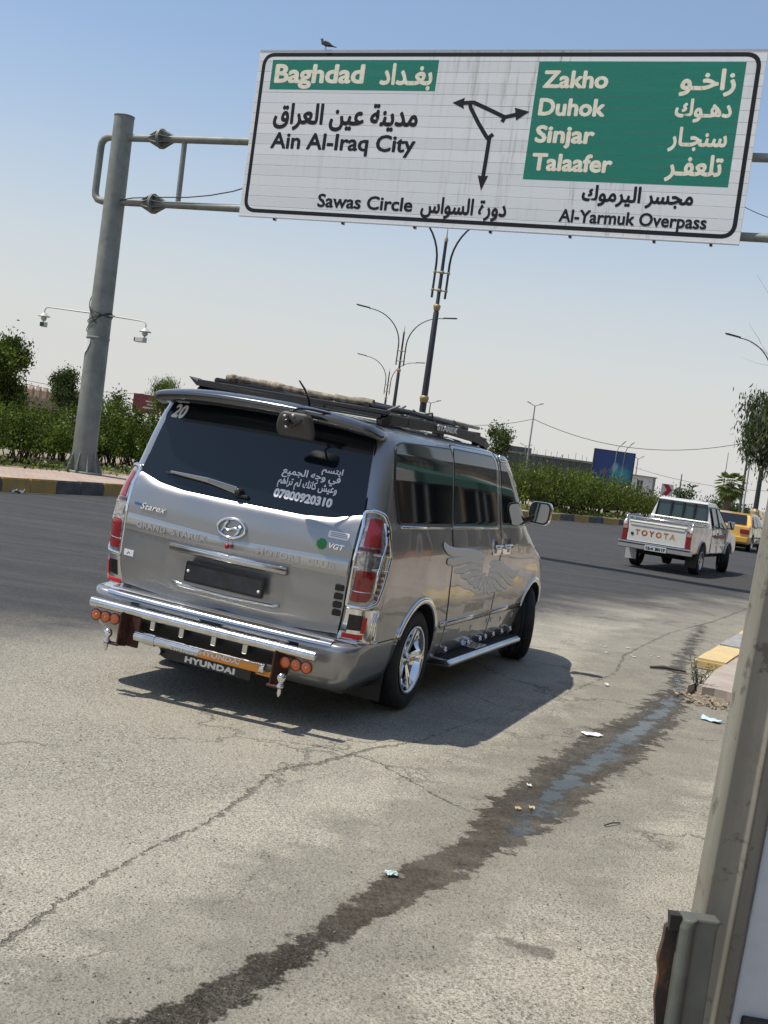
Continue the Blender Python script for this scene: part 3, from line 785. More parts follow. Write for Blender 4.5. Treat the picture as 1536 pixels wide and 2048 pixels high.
tree('eucalyptus_tree', 'large grey green eucalyptus at the right edge of the photo', bs_, h_ * .8, bl, 38000, .24, 'euca', 9, .22, droop=.9, asp=.28)
bs_, bl, h_ = tb(1360, 1540, 1000, 1045, 110, 10, rg_)
tree('leafy_tree', 'low wide dark tree line behind the palm and the yellow taxi', bs_, h_, bl, 4500, .3, 'tree', 10, .15)
bs_, bl, h_ = tb(1340, 1390, 978, 1010, 100, 6, rg_)
tree('leafy_tree', 'small pale shrub-like tree right of the red chevron sign', bs_, h_, bl, 900, .25, 'tree', 11, .08)
bs_, bl, h_ = tb(215, 262, 783, 830, 48, 6, rg_)
tree('leafy_tree', 'sparse young tree top above the hedge right of the gantry pole', bs_, h_ * .8, bl, 900, .12, 'tree', 12, .07)
# bare tree at the top right
rng = random.Random(21); root = thing('bare_tree', 'bare leafless branches reaching in at the upper right edge under the sign', 'tree', tuple(tp(1600, 1000, 30, .1)))
bz = root.location; q = MB(); q.tube([(0, 0, 0), (.1, 0, 2.5), (0, .1, 5)], [.14, .11, .07], 8); q.build('trunk', mbark, root)
def twig(q, p, d, L_, r_, lev):
    pts = [p]
    for i in range(5):
        d = (d + Vector((rng.gauss(0, .16), rng.gauss(0, .16), rng.gauss(.0, .13)))).normalized(); pts.append(pts[-1] + d * L_ / 5)
    q.tube(pts, [r_ * (1 - .16 * i) for i in range(6)], 5)
    if lev:
        for i in range(1, 6):
            if rng.random() < .8: twig(q, pts[i], (d + Vector((rng.gauss(0, .7), rng.gauss(0, .7), rng.gauss(-.1, .5)))).normalized(), L_ * rng.uniform(.35, .6), r_ * .45, lev - 1)
q = MB()
for tx, ty, L_ in ((1515, 545, 2.4), (1512, 690, 2.2), (1525, 625, 2.0), (1545, 500, 3.2)):
    tgt = at(tx, ty, 30) - bz; st_ = Vector((0, 0, min(5, tgt.z * .8))); d = (tgt - st_)
    twig(q, st_, d.normalized(), d.length, .011, 1)
q.build('branches', mat('dry_twig', (.20, .17, .14), .9), root)
# palm
rng = random.Random(31); pv = tp(1455, 1000, 88, 0); root = thing('palm_tree', 'short fan palm with drooping fronds behind the pickup truck', 'palm tree', tuple(pv))
ph = at(1457, 968, 88).z
q = MB(); q.tube([(0, 0, 0), (0, 0, ph * .5), (.05, 0, ph)], [.3, .26, .3], 10); q.build('trunk', mbark, root)
for i in range(46):
    a = i * 2.4; el = 1.1 - 1.9 * (i / 33); L_ = .98 + .2 * rng.random(); q = MB()
    d = Vector((math.cos(a) * math.cos(el), math.sin(a) * math.cos(el), math.sin(el))); base = Vector((.05, 0, ph))
    mid = base + d * L_ * .6; q.tube([base, mid], [.02, .012], 4)
    sdv = d.cross(Vector((0, 0, 1))).normalized(); upv = sdv.cross(d)
    for j in range(-5, 6):
        an = j * .2; dd = (d * math.cos(an) + sdv * math.sin(an)).normalized(); tip = mid + dd * L_ * .62 + Vector((0, 0, -.25 * abs(math.cos(el)))); w_ = sdv.cross(dd) * .0 + (sdv * math.cos(an) - d * math.sin(an)) * .07
        q.m = rng.choice((0, 1, 0)); q.add([mid - w_ * .3, (mid + tip) / 2 - w_ + Vector((0, 0, .05)), tip, (mid + tip) / 2 + w_ + Vector((0, 0, .05))], [(0, 1, 2, 3)], False)
    q.build('frond', [LF['tree'][1], LF['feather'][1]], root)

# ================================================================== GANTRY AND ROAD SIGN
SA = Vector((-4.09584, 27.6, 0)); SB = Vector((6.1074, 23.4, 0)); SE = (SB - SA).normalized(); SN = Vector((SE.y, -SE.x, 0))   # SN points to the camera side
def SG(u, z, d=0.0): return SA + SE * u + SN * d + Vector((0, 0, z))
mgal = mat('galvanised_steel', (.25, .265, .24), .6, .2, var=.18, vscale=3, bump=.001, bscale=40, col2=(.17, .18, .16))
gz = math.atan2(SE.y, SE.x)
gantry = thing('sign_gantry', 'tall grey steel gantry pole with twin horizontal arms carrying the road sign', 'gantry', tuple(SG(-3.52, .3)), 0)
def GL(p): return Vector(p) - gantry.location
q = MB(); q.tube([GL(SG(-3.52, .25)), GL(SG(-3.56, 4.6)), GL(SG(-3.60, 8.87))], [.292, .262, .236], 28); q.build('pole', mgal, gantry)
q = MB(); q.lathe(GL(SG(-3.60, 8.87)), [(.236, 0), (.245, .0), (.245, .03), (0, .05)], n=28); q.build('pole_cap', mgal, gantry)
q = MB(); q.lathe(GL(SG(-3.55, 3.55)), [(.272, 0), (.279, .004), (.279, .05), (.272, .055)], n=28); q.build('pole_joint', mgal, gantry)
q = MB(); q.lathe(GL(SG(-3.52, .33)), [(.47, 0), (.47, .04), (.0, .04)], n=24); q.build('base_plate', mgal, gantry)
for i in range(10):
    a = 2 * PI * i / 10 + .2; d = Vector((math.cos(a), math.sin(a), 0)); c_ = GL(SG(-3.52, .37)); sd = Vector((-d.y, d.x, 0)) * .008
    q = MB(); q.prism([c_ + d * .28, c_ + d * .46, c_ + d * .28 + Vector((0, 0, .48))], sd, -sd); q.build('base_fin', mgal, gantry)
for z, nm_ in ((8.385, 'upper_arm'), (6.86, 'lower_arm')):
    q = MB(); q.tube([GL(SG(-3.6, z, -.22 if False else 0)), GL(SG(-2.5, z)), GL(SG(-2.0, z)), GL(SG(16.0, z - .01))], .088, 16)
    q.build(nm_, mgal, gantry)
    o_ = GL(SG(-2.47, z)); rn = [SE, SN, Vector((0, 0, 1))]
    q = MB()
    for s in (-1, 1): 
        q.tube([o_ + SE * s * .005, o_ + SE * s * .03], .235, 20)
    q.build('flange', mgal, gantry)
    for k_ in range(8):
        a = 2 * PI * k_ / 8 + .2; v_ = SN * math.cos(a) + Vector((0, 0, 1)) * math.sin(a); sd = SE.cross(v_) * .006
        q = MB(); q.prism([o_ + v_ * .085 - SE * .34, o_ + v_ * .23 - SE * .03, o_ + v_ * .23 + SE * .03, o_ + v_ * .085 + SE * .34], sd, -sd); q.build('flange_rib', mgal, gantry)
q = MB(); q.tube([GL(SG(-1.83, 8.38)), GL(SG(-1.80, 6.86))], .062, 12); q.build('brace', mgal, gantry)
lp = [(-3.6, 8.385), (-3.98, 8.385), (-4.09, 8.34), (-4.16, 8.24), (-4.17, 8.1), (-4.17, 7.1), (-4.15, 6.98), (-4.07, 6.89), (-3.95, 6.86), (-3.55, 6.86)]
q = MB(); q.tube([GL(SG(u, z)) for u, z in lp], .085, 14); q.build('side_loop', mgal, gantry)
q = MB(); q.tube([GL(SG(16.0, 8.9)), GL(SG(16.0, 4)), GL(SG(16.0, 0))], [.236, .262, .3], 24); q.build('far_pole', mgal, gantry)
mpap = mat('torn_paper', (.72, .72, .70), .8, var=.1, vscale=20)
q = MB(); n = 8
vs = []; zt = 3.53
for i in range(n + 1):
    a = -2.55 + .95 * i / n; r_ = .283; c_ = SG(-3.555, 0); vd = Vector((math.cos(a + PI / 2 - .3), math.sin(a + PI / 2 - .3), 0))
    vd = (SE * math.cos(PI + .55 + 1.0 * i / n) + SN * -math.sin(PI + .55 + 1.0 * i / n))
    lo = 2.78 + .62 * max(0, (i / n)) ** .7 + .03 * math.sin(i * 5)
    vs += [GL(c_ + vd * .284 + Vector((0, 0, lo))), GL(c_ + vd * .281 + Vector((0, 0, zt)))]
q.add(vs, [(2 * i, 2 * i + 2, 2 * i + 3, 2 * i + 1) for i in range(n)], True); q.build('torn_sticker', mpap, gantry)
mcab = mat('black_cable', (.015, .015, .015), .6)
# cables wound round the pole and along the arm
q = MB(); pts = []
for i in range(30):
    t_ = i / 29; a = 1.2 + t_ * 3.6; c_ = SG(-3.56, 3.9 + 1.35 * t_); pts.append(GL(c_ + (SE * math.cos(a) + SN * math.sin(a)) * (.29)))
q.tube(pts, .012, 6)
for zz, tl in ((4.05, .12), (4.2, -.10), (3.95, .25)):
    q.tube([GL(SG(-3.56, zz + tl * math.cos(a)) + (SE * math.cos(a) + SN * math.sin(a)) * .285) for a in [2 * PI * i / 20 for i in range(21)]], .010, 6)
q.build('cable', mcab, gantry)
q = MB(); q.tube([GL(SG(u, z, .1)) for u, z in ((-3.5, 6.85), (-3.0, 6.95), (-2.2, 7.0), (-1.5, 7.03), (-.9, 7.10), (-.3, 7.22), (.1, 7.35))], .014, 6); q.build('cable', mcab, gantry)

sign = thing('road_sign', 'wide white direction sign with green panels, English and Arabic place names and a route diagram', 'road sign', tuple(SG(0, 6.66, .2)), 0)
def RL(p): return Vector(p) - sign.location
D0 = .2
msl = bpy.data.materials.new('weathered_white_sheet'); t = NT(msl); bs = t.N['Principled BSDF']; geo = t.n('ShaderNodeNewGeometry')
mpn = t.n('ShaderNodeMapping'); t.put(mpn.inputs['Vector'], geo.outputs['Position']); mpn.inputs['Scale'].default_value = (5.5, 5.5, .35)
stq = t.noise(mpn.outputs[0], 1.6, 7, .72); pat = t.noise(geo.outputs['Position'], .42, 3, .5)
oi = t.n('ShaderNodeObjectInfo')
xg = t.m('SUBTRACT', 1.0, t.m('MULTIPLY', t.m('ABSOLUTE', t.m('SUBTRACT', t.vm('DOT_PRODUCT', geo.outputs['Position'], (1, 0, 0)), 2.6)), .26), clamp=True)
c1 = t.mix(t.mr(oi.outputs['Random'], 0, 1, 0, 1, False), (.66, .68, .68), (.75, .765, .765))
c1 = t.mix(t.m('MULTIPLY', t.m('MULTIPLY', t.mr(stq, .50, .68), t.mr(pat, .40, .58)), t.m('MULTIPLY_ADD', xg, .75, .15)), c1, (.30, .285, .25))
# darker specks where the sheeting has peeled
vb2 = t.n('ShaderNodeTexVoronoi', feature='F1', distance='CHEBYCHEV'); vb2.inputs['Scale'].default_value = 1.7; t.put(vb2.inputs['Vector'], geo.outputs['Position'])
sb_ = t.n('ShaderNodeSeparateColor'); t.put(sb_.inputs[0], vb2.outputs['Color'])
c1 = t.mix(t.mr(sb_.outputs[0], .6, 1.0, 0, .10), c1, (.74, .68, .60))
t.put(bs.inputs['Base Color'], c1); bs.inputs['Roughness'].default_value = .5
mgr = bpy.data.materials.new('sign_green'); t = NT(mgr); bs = t.N['Principled BSDF']; geo = t.n('ShaderNodeNewGeometry')
mpn = t.n('ShaderNodeMapping'); t.put(mpn.inputs['Vector'], geo.outputs['Position']); mpn.inputs['Scale'].default_value = (.8, .8, 9)
t.put(bs.inputs['Base Color'], t.mix(t.mr(t.noise(mpn.outputs[0], 1.2, 5, .6), .45, .8, 0, .5), (.0, .175, .115), (.01, .23, .16))); bs.inputs['Roughness'].default_value = .45
mblk = mat('sign_black', (.010, .011, .014), .6, spec=.25)
mcream = mat('sign_cream', (.84, .82, .66), .5, var=.12, vscale=9, col2=(.74, .64, .50))
malu = mat('sign_aluminium', (.50, .51, .51), .45, .5)
mgr.diffuse_color = (0, .3, .2, 1)
NS = 16; hs = (10.36 - 6.66) / NS
slm = None
for i in range(NS):
    z0 = 6.66 + hs * i
    if slm is None:
        q = MB(); M3 = Matrix((SE, SN, Vector((0, 0, 1)))).transposed()
        q.box((0, 0, 0), (11.03, .03, hs - .007), M=M3); o = q.build('slat', msl, sign, bevel=.003, seg=1); slm = o
    else:
        o = slm.copy(); link(o, sign)
    o.location = RL(SG(5.515, z0 + hs / 2, D0 + random.Random(i).uniform(-.0004, .0004)))
q = MB(); q.bar(RL(SG(-.0, 6.655, D0)), RL(SG(11.03, 6.655, D0)), .05, .02); q.bar(RL(SG(-.0, 10.365, D0)), RL(SG(11.03, 10.365, D0)), .05, .02); q.build('edge_trim', malu, sign)
def flat(q, pts, w, d, closed=False):
    n = len(pts); vs = []
    for i in range(n):
        a = Vector(pts[i - 1] if (i or closed) else pts[0]); b_ = Vector(pts[(i + 1) % n] if (i < n - 1 or closed) else pts[-1]); c_ = Vector(pts[i])
        t1 = (c_ - a).normalized() if (c_ - a).length > 1e-6 else (b_ - c_).normalized(); t2 = (b_ - c_).normalized() if (b_ - c_).length > 1e-6 else t1
        tt = (t1 + t2).normalized(); nn = Vector((-tt.y, tt.x)); k_ = w / 2 / max(.5, nn.dot(Vector((-t1.y, t1.x))))
        l, r = c_ + nn * k_, c_ - nn * k_
        vs += [RL(SG(l.x, l.y, d)), RL(SG(r.x, r.y, d))]
    m = n if closed else n - 1
    q.add(vs, [(2 * i, 2 * i + 1, 2 * ((i + 1) % n) + 1, 2 * ((i + 1) % n)) for i in range(m)], False)
def flatpoly(q, pts, d): q.add([RL(SG(u, z, d)) for u, z in pts], [tuple(range(len(pts)))], False)
DF = D0 + .0160
q = MB(); flat(q, rounded([(.135, 6.79), (10.90, 6.79), (10.90, 10.27), (.135, 10.27)], .26, 8), .085, DF + .0004, True); q.build('border', mblk, sign)
q = MB(); flat(q, rounded([(.225, 6.88), (10.81, 6.88), (10.81, 10.18), (.225, 10.18)], .2, 8), .09, DF, True)
for (a, b_, c_, e_) in ((.355, 9.50, 4.345, 10.16), (6.55, 7.73, 10.665, 10.13)):
    qq = MB(); k0 = c_ 
    nst = int((e_ - b_) / hs)
    zz = [b_] + [6.66 + hs * i for i in range(NS + 1) if b_ + .03 < 6.66 + hs * i < e_ - .03] + [e_]
    for z0, z1 in zip(zz, zz[1:]): flatpoly(qq, [(a, z0 + .003), (c_, z0 + .003), (c_, z1 - .003), (a, z1 - .003)], DF + .0006)
    qq.build('green_panel', mgr, sign)
lf = lambda u, z, d: RL(SG(u, z, DF + .0014 + d))
def L(s, u0, u1, z0, z1, m, **kw): text_obj('lettering', s, m, sign, lf, u0, u1, z0, z1, **kw)
CAP = .70
L('Baghdad', .447, 2.655, 9.666, 10.055, mcream, bold=.030, base=.70)
L('Ain Al-Iraq City', .571, 4.07, 8.205, 8.55, mblk, bold=.022, base=.70)
L('Sawas Circle', 1.936, 4.20, 6.955, 7.235, mblk, bold=.022, base=.70)
L('Zakho', 6.685, 8.04, 9.61, 9.94, mcream, bold=.030, base=.70)
L('Duhok', 6.673, 8.058, 9.05, 9.38, mcream, bold=.030, base=.70)
L('Sinjar', 6.681, 7.92, 8.50, 8.83, mcream, bold=.030, base=.70)
L('Talaafer', 6.69, 8.365, 7.935, 8.265, mcream, bold=.030, base=.70)
L('Al-Yarmuk Overpass', 7.422, 10.37, 6.915, 7.165, mblk, bold=.022, base=.70)
for s_, u0, u1, z0, z1, m_ in (('بغـداد', 3.03, 4.25, 9.51, 10.09, mcream), ('مدينة عين العراق', .555, 4.05, 8.60, 9.22, mblk), ('دورة السواس', 4.393, 6.30, 6.83, 7.29, mblk),
    ('زاخـو', 9.46, 10.53, 9.46, 10.0, mcream), ('دهـوك', 9.44, 10.53, 8.95, 9.42, mcream), ('سنجـار', 9.40, 10.52, 8.38, 8.87, mcream), ('تلعفـر', 9.42, 10.51, 7.80, 8.34, mcream), ('مجسر اليرموك', 7.83, 10.05, 7.25, 7.68, mblk)):
    L(s_, u0, u1, z0, z1, m_, bold=.028, arabic=True)
q = MB(); DA = DF + .0012
flat(q, [(5.02, 9.262), (5.18, 9.275), (5.26, 9.275), (5.60, 9.14), (5.975, 8.985), (6.08, 9.01), (6.22, 9.045)], .085, DA)
flat(q, [(5.17, 9.26), (5.20, 9.17), (5.42, 8.85), (5.64, 8.57), (5.70, 8.52)], .085, DA + .0003)
flat(q, [(5.705, 8.56), (5.695, 8.1), (5.685, 7.74)], .085, DA + .0006)
flat(q, [(5.66, 8.53), (5.775, 8.63)], .085, DA + .0009); flat(q, [(5.99, 9.02), (5.93, 8.885)], .085, DA + .0009)
flatpoly(q, [(4.776, 9.265), (5.045, 9.375), (5.02, 9.262), (5.055, 9.14)], DA + .0012)
flatpoly(q, [(5.565, 7.775), (5.68, 7.755), (5.795, 7.775), (5.681, 7.46)], DA + .0012)
flatpoly(q, [(6.165, 9.185), (6.20, 9.05), (6.225, 8.92), (6.49, 9.108)], DA + .0012)
q.build('route_diagram', mblk, sign)
for u in (.9, 2.6, 4.3, 6.0, 7.7, 9.4, 10.5):
    q = MB(); q.bar(RL(SG(u, 6.60, D0 - .06)), RL(SG(u, 10.34, D0 - .06)), .06, .05, up=SE); q.build('back_brace', malu, sign)
    q = MB(); q.box(RL(SG(u, 6.63, D0 - .005)), (.05, .03, .05), rz=gz); q.build('brace_bolt', mcab, sign)

# bird
bp_ = SG(1.62, 10.375, .2); mbird = mat('grey_feathers', (.055, .055, .06), .8, var=.3, vscale=30)
bird = thing('bird', 'small dark grey bird perched on the top edge of the road sign', 'bird', tuple(bp_), gz)
q = MB()
sp_b = [(-.10, .12, .018), (-.085, .15, .042), (-.05, .155, .055), (0, .14, .060), (.06, .125, .052), (.11, .10, .034), (.15, .085, .018), (.26, .06, .010)]
q.tube([(x, 0, z) for x, z, r in sp_b], [r for x, z, r in sp_b], 10); q.build('body', mbird, bird)
q = MB(); q.tube([(-.085, 0, .15), (-.105, 0, .20), (-.115, 0, .235), (-.112, 0, .262)], [.034, .026, .030, .010], 9); q.build('head', mbird, bird)
q = MB(); q.tube([(-.138, 0, .238), (-.172, 0, .228)], [.008, .002], 6); q.build('beak', mcab, bird)
for s in (-1, 1):
    q = MB(); q.prism([(-.06, s * .055, .17), (.02, s * .062, .165), (.16, s * .035, .105), (.21, s * .02, .075), (.06, s * .058, .10), (-.05, s * .052, .11)], (0, s * .006, 0), (0, 0, 0)); q.build('wing', mat('wing_feathers', (.03, .03, .033), .8) if s < 0 else bpy.data.materials['wing_feathers'], bird)
    q = MB(); q.tube([(0, s * .02, .10), (.0, s * .022, .0)], .005, 5); q.build('leg', mcab, bird)

# cctv arms on the gantry pole
mwh = mat('white_metal', (.50, .50, .47), .45, .1)
for s, tip, zt, lab in ((-1, (-5.10, 4.14), 3.86, 'left security camera hanging from a thin white arm on the gantry pole'), (1, (-2.14, 4.02), 3.75, 'right security camera hanging from a thin white arm on the gantry pole')):
    base = SG(-3.55, 4.16, .0); c_ = thing('security_camera', lab, 'security camera', tuple(base))
    T_ = SG(tip[0], tip[1], .15) - base; 
    q = MB(); q.tube([Vector((0, 0, 0)), T_ * .9 + Vector((0, 0, .05)), T_ * .97 + Vector((0, 0, .04)), T_ + Vector((0, 0, -.02)), T_ + Vector((0, 0, -.12))], [.022, .016, .016, .016, .016], 8); q.build('arm', mwh, c_)
    h_ = T_ + Vector((0, 0, -.14))
    q = MB(); q.lathe(h_, [(0, .05), (.05, .04), (.075, .0), (.14, -.03), (.15, -.05), (.06, -.06), (.075, -.09), (.05, -.14), (0, -.16)], n=14); q.build('dome', mwh, c_)
    q = MB(); e_ = h_ + Vector((0, 0, -.24)); q.box(e_ - SE * .06 * s + SN * .05, (.28 if s > 0 else .14, .14, .12), rz=gz - .2 * s); q.build('housing', mwh, c_, bevel=.015)
    q = MB(); q.box(e_ - SE * .06 * s + SN * (.05) + (-SE * .142 if s > 0 else Vector((0, 0, -.0))) + SN * (.0 if s > 0 else .075), (.012 if s > 0 else .10, .11 if s > 0 else .012, .09), rz=gz - .2 * s); q.build('lens_window', M['gloss_black'], c_)
    q = MB(); q.tube([h_ + Vector((0, 0, -.14)), e_ + Vector((0, 0, .05))], .018, 7); q.build('joint', mwh, c_)
    q = MB(); q.lathe(Vector((0, 0, 0)), [(.05, -.05), (.05, .05), (0, .05)], n=10); q.build('clamp', mwh, c_)

# ------------------------------------------------------------------ street lamps
mlb = mat('black_lamp_post', (.018, .018, .02), .45); mgold = mat('gold_collar', (.34, .25, .12), .5, .2)
def lamp_column(label, x, y, rz=0.0):
    r = thing('street_lamp', label, 'street lamp', (x, y, .2), rz, 'black street lamps with gold collars')
    q = MB(); q.tube([(0, 0, 0), (0, 0, 4.0), (0, 0, 7.4), (0, 0, 7.45), (0, 0, 10.2)], [.17, .13, .11, .075, .06], 12); q.build('column', mlb, r)
    q = MB(); q.lathe((0, 0, 0), [(.38, 0), (.38, .9), (.30, 1.0), (.26, 1.35), (.17, 1.5)], n=10, smooth=False); q.build('base', mgold, r)
    for z, rr in ((3.85, .17), (7.45, .13)):
        q = MB(); q.lathe((0, 0, z), [(rr - .04, .0), (rr - .01, .02), (rr - .01, .10), (rr + .01, .12), (rr + .01, .22), (rr - .04, .26)], n=12); q.build('collar', mgold, r)
    q = MB(); q.lathe((0, 0, 10.15), [(.07, 0), (.08, .08), (.03, .2), (.015, .5), (0, .62)], n=8); q.build('finial', mgold, r)
    for z in (8.25, 8.95):
        q = MB(); q.tube([(-.30, 0, z), (.30, 0, z)], .025, 6); q.lathe((0, 0, z - .06), [(.07, 0), (.1, .02), (.1, .1), (.07, .12)], n=10)
        for s in (-1, 1): q.lathe((s * .27, 0, z - .05), [(.05, 0), (.06, .02), (.06, .08), (.05, .1)], n=8)
        q.build('cross_bracket', mgold, r)
    for s in (-1, 1):
        pts = [(s * .26, 0, 7.95), (s * .26, 0, 9.3)]
        for i in range(1, 13):
            a = i / 12; pts.append((s * (.26 + 2.35 * (1 - math.cos(a * PI / 2))), 0, 9.3 + 2.25 * math.sin(a * PI / 2)))
        q = MB(); q.tube(pts, [.045] * 2 + [.042 - .0012 * i for i in range(12)], 8); q.build('arm', mlb, r)
        q = MB(); A = Vector((s * 2.55, 0, 11.55)); q.prism([A + Vector((0, -.10, .03)), A + Vector((0, .10, .03)), A + Vector((s * .85, .15, .12)), A + Vector((s * .98, 0, .14)), A + Vector((s * .85, -.15, .12))], (0, 0, -.03), (0, 0, .05)); q.build('lamp_head', mlb, r, bevel=.015)
    return r
lamp_column('nearest black street lamp rising behind the van roof up to the sign', .95, 47.3)
lamp_column('second black street lamp with both curved arms seen below the sign', -.33, 83.5, .03)
lamp_column('third and most distant black street lamp, leftmost and lowest', -1.42, 124, .03)
lp4 = at(1523, 940, 73); lamp_column('black street lamp with gold collar at the right edge beside the taxi', lp4.x, 73, .1)
mgp = mat('grey_lamp_post', (.22, .22, .22), .6)
def ylamp(label, px, py, pbx, Y, arm, rise, cat_='street lamp', col_=None, h0=0.0, r_=.07):
    T_ = at(px, py, Y); r = thing('double_lamp', label, cat_, (T_.x, T_.y, h0), -.1, 'small grey twin lamps in the distance')
    q = MB(); q.tube([(0, 0, 0), (0, 0, T_.z - h0)], [r_ * 1.2, r_ * .7], 8); q.build('column', mgp, r)
    for s in (-1, 1):
        q = MB(); E_ = Vector((s * arm, 0, T_.z - h0 + rise)); q.tube([(0, 0, T_.z - h0), E_], r_ * .5, 6); q.build('arm', mgp, r)
        q = MB(); q.bar(E_ - Vector((s * arm * .35, 0, rise * .35 - .03)), E_ + Vector((s * arm * .12, 0, rise * .1)), .16, .07); q.build('lamp_head', mgp, r)
    return r
ylamp('small grey twin lamp just right of the tall black lamp above the van', 861, 806, 855, 100, .75, .28)
ylamp('tall grey twin lamp pole carrying the overhead wire above the hedge', 1070, 812, 1055, 100, .6, .25)
ylamp('tiny grey twin lamp left of the tall wire pole behind the hedge', 1052, 892, 1048, 150, .7, .2)
ylamp('small grey twin lamp just right of the blue billboard', 1276, 918, 1274, 120, .5, .3)

# poles and wires
def pole(label, px, py, Y, r_=.07, m_=mgp, extra=None, name='utility_pole'):
    T_ = at(px, py, Y); o = thing(name, label, 'pole', (T_.x, T_.y, 0)); q = MB(); q.tube([(0, 0, 0), (0, 0, T_.z * .55), (0, 0, T_.z)], [r_ * 1.3, r_ * 1.1, r_ * .6], 8); q.build('shaft', m_, o)
    if extra: extra(o, T_.z)
    return o
mdk = mat('dark_pole', (.06, .055, .05), .7)
def cross1(o, z):
    q = MB(); q.box((0, 0, z - .1), (.5, .06, .05)); q.build('crossarm', mdk, o)
    q = MB(); q.lathe((0, 0, z * .56), [(.10, -.1), (.12, 0), (.10, .1)], n=8); q.build('joint_box', mdk, o)
pole('tall slim wire pole right of the palm, leaning into the eucalyptus', 1500, 882, 92, .09, mdk, cross1)
pole('short dark pole between the chevron sign and the palm', 1364, 948, 90, .06, mdk)
pole('thin distant mast rising behind the palm', 1457, 905, 120, .05, mgp, name='mast')
def fan(o, z):
    q = MB()
    for a in range(5): q.tube([(0, 0, z - .1), (.45 * math.cos(a * 1.25), .45 * math.sin(a * 1.25), z + .1)], .05, 5)
    q.build('lamp_cluster', mdk, o)
pole('small ornate multi armed lamp between the chevron sign and the palm', 1385, 972, 95, .06, mdk, fan, 'cluster_lamp')
pole('slim white pole in front of the eucalyptus at the right edge', 1508, 872, 60, .04, mwh)
def wire(label, pts, Y0, Y1, sag, r_=.018, name='overhead_wire'):
    a = at(*pts[0], Y0); b_ = at(*pts[1], Y1); q = MB()
    P_ = [a.lerp(b_, i / 24) - Vector((0, 0, sag * 4 * (i / 24) * (1 - i / 24))) for i in range(25)]
    q.tube(P_, r_, 5); tag(q.build(name, mcab), label, 'wire')
wire('long sagging overhead wire between the twin lamp pole and the right pole', ((1067, 838), (1499, 884)), 100, 92, 1.45, .025)
wire('overhead wire running left from the twin lamp pole behind the van roof', ((860, 838), (1067, 838)), 110, 100, .55, .022)
wire('faint overhead wire crossing behind the palm above the white building', ((1270, 935), (1536, 982)), 130, 120, .5, .02)
wire('upper thin wire crossing behind the gantry pole at the left', ((40, 758), (420, 782)), 90, 100, .6, .016)
wire('lower thin wire crossing behind the gantry pole at the left', ((40, 765), (420, 792)), 90, 100, .7, .016)
wire('cable pair leaving the right end of the sign', ((1478, 408), (1560, 442)), 24, 24, .03, .008)

# ------------------------------------------------------------------ buildings and boards
def box_building(name, label, px0, px1, ptop, Y, depth, m_, cat='building', rz=None):
    a = at(px0, ptop, Y); b_ = at(px1, ptop, Y); return a, b_
mbw = mat('tan_brick_wall', (.30, .22, .16), .95, var=.2, vscale=2)
a = at(40, 800, 92); b_ = at(118, 812, 97); zt = at(80, 793, 94).z
cw = thing('boundary_wall', 'tan brick boundary wall with pointed crenellations at the far left', 'wall', (a.x, a.y, 0))
d_ = Vector((b_.x - a.x, b_.y - a.y, 0)); L_ = d_.length; an = math.atan2(d_.y, d_.x); cw.rotation_euler = (0, 0, an)
q = MB(); q.box((L_ / 2 - 4, 0, zt / 2 - .05), (L_ + 8, .4, zt - .1)); q.build('wall', mbw, cw)
q = MB(); q.box((L_ * .75, -.26, zt * .5 - .5), (.5, .12, zt - 1)); q.box((L_ * .3, -.26, zt * .5 - .5), (.5, .12, zt - 1)); q.build('pier', mbw, cw)
for i in range(13):
    x = -3.4 + i * (L_ + 6) / 12; q = MB(); q.prism([(x - .18, -.2, zt - .1), (x + .18, -.2, zt - .1), (x + .18, -.2, zt + .45), (x, -.2, zt + .75), (x - .18, -.2, zt + .45)], (0, 0, 0), (0, .4, 0)); q.build('merlon', mbw, cw)
a = at(268, 818, 80); b_ = at(315, 820, 80); zt = at(270, 786, 80).z; zb = at(270, 824, 80).z
rs = thing('signboard', 'dark red signboard with faded white lines behind the hedge left of the van', 'signboard', ((a.x + b_.x) / 2, 80, 0))
w_ = b_.x - a.x
q = MB(); q.box((0, 0, (zt + zb) / 2), (w_ * 1.15, .15, zt - zb)); q.build('board', mat('dark_red_board', (.16, .03, .035), .6, var=.2), rs)
for i, (x0, x1) in enumerate(((-.1, .55), (.0, .5), (-.2, .55))):
    q = MB(); q.box(((x0 + x1) / 2 * w_, -.085, zt - (zt - zb) * (.35 + .17 * i)), ((x1 - x0) * w_ * .8, .01, .09)); q.build('printed_line', mwh, rs)
for s in (-1, 1): q = MB(); q.tube([(s * w_ * .4, .1, 0), (s * w_ * .4, .1, zt)], .06, 6); q.build('post', mgp, rs)
# long grey flat-roofed building right
a = at(1010, 905, 150); b_ = at(1195, 930, 150); zt = a.z * .5 + b_.z * .5
ms_ = mat('grey_cladding', (.085, .09, .095), .8, var=.15, vscale=.6)
lb_ = thing('long_building', 'long low dark grey flat roofed building behind the hedge on the right', 'building', (a.x, 150, 0))
w_ = b_.x - a.x; zt2 = at(1100, 915, 150).z
q = MB(); q.box((w_ / 2, 5, zt2 / 2), (w_ + 2, 10, zt2)); q.build('wall', ms_, lb_)
q = MB(); q.box((1.7, 3, (zt2 + at(1045, 894, 150).z) / 2), (3.2, 5, at(1045, 894, 150).z - zt2)); q.build('roof_block', ms_, lb_)
for i in range(15):
    q = MB(); q.box((i * w_ / 14, -.05, zt2 / 2), (.12, .12, zt2)); q.build('cladding_rib', ms_, lb_)
q = MB(); q.box((w_ / 2, -.1, zt2 + .05), (w_ + 2.4, .4, .25)); q.build('parapet', mat('parapet_grey', (.16, .165, .17), .8), lb_)
rng = random.Random(2)
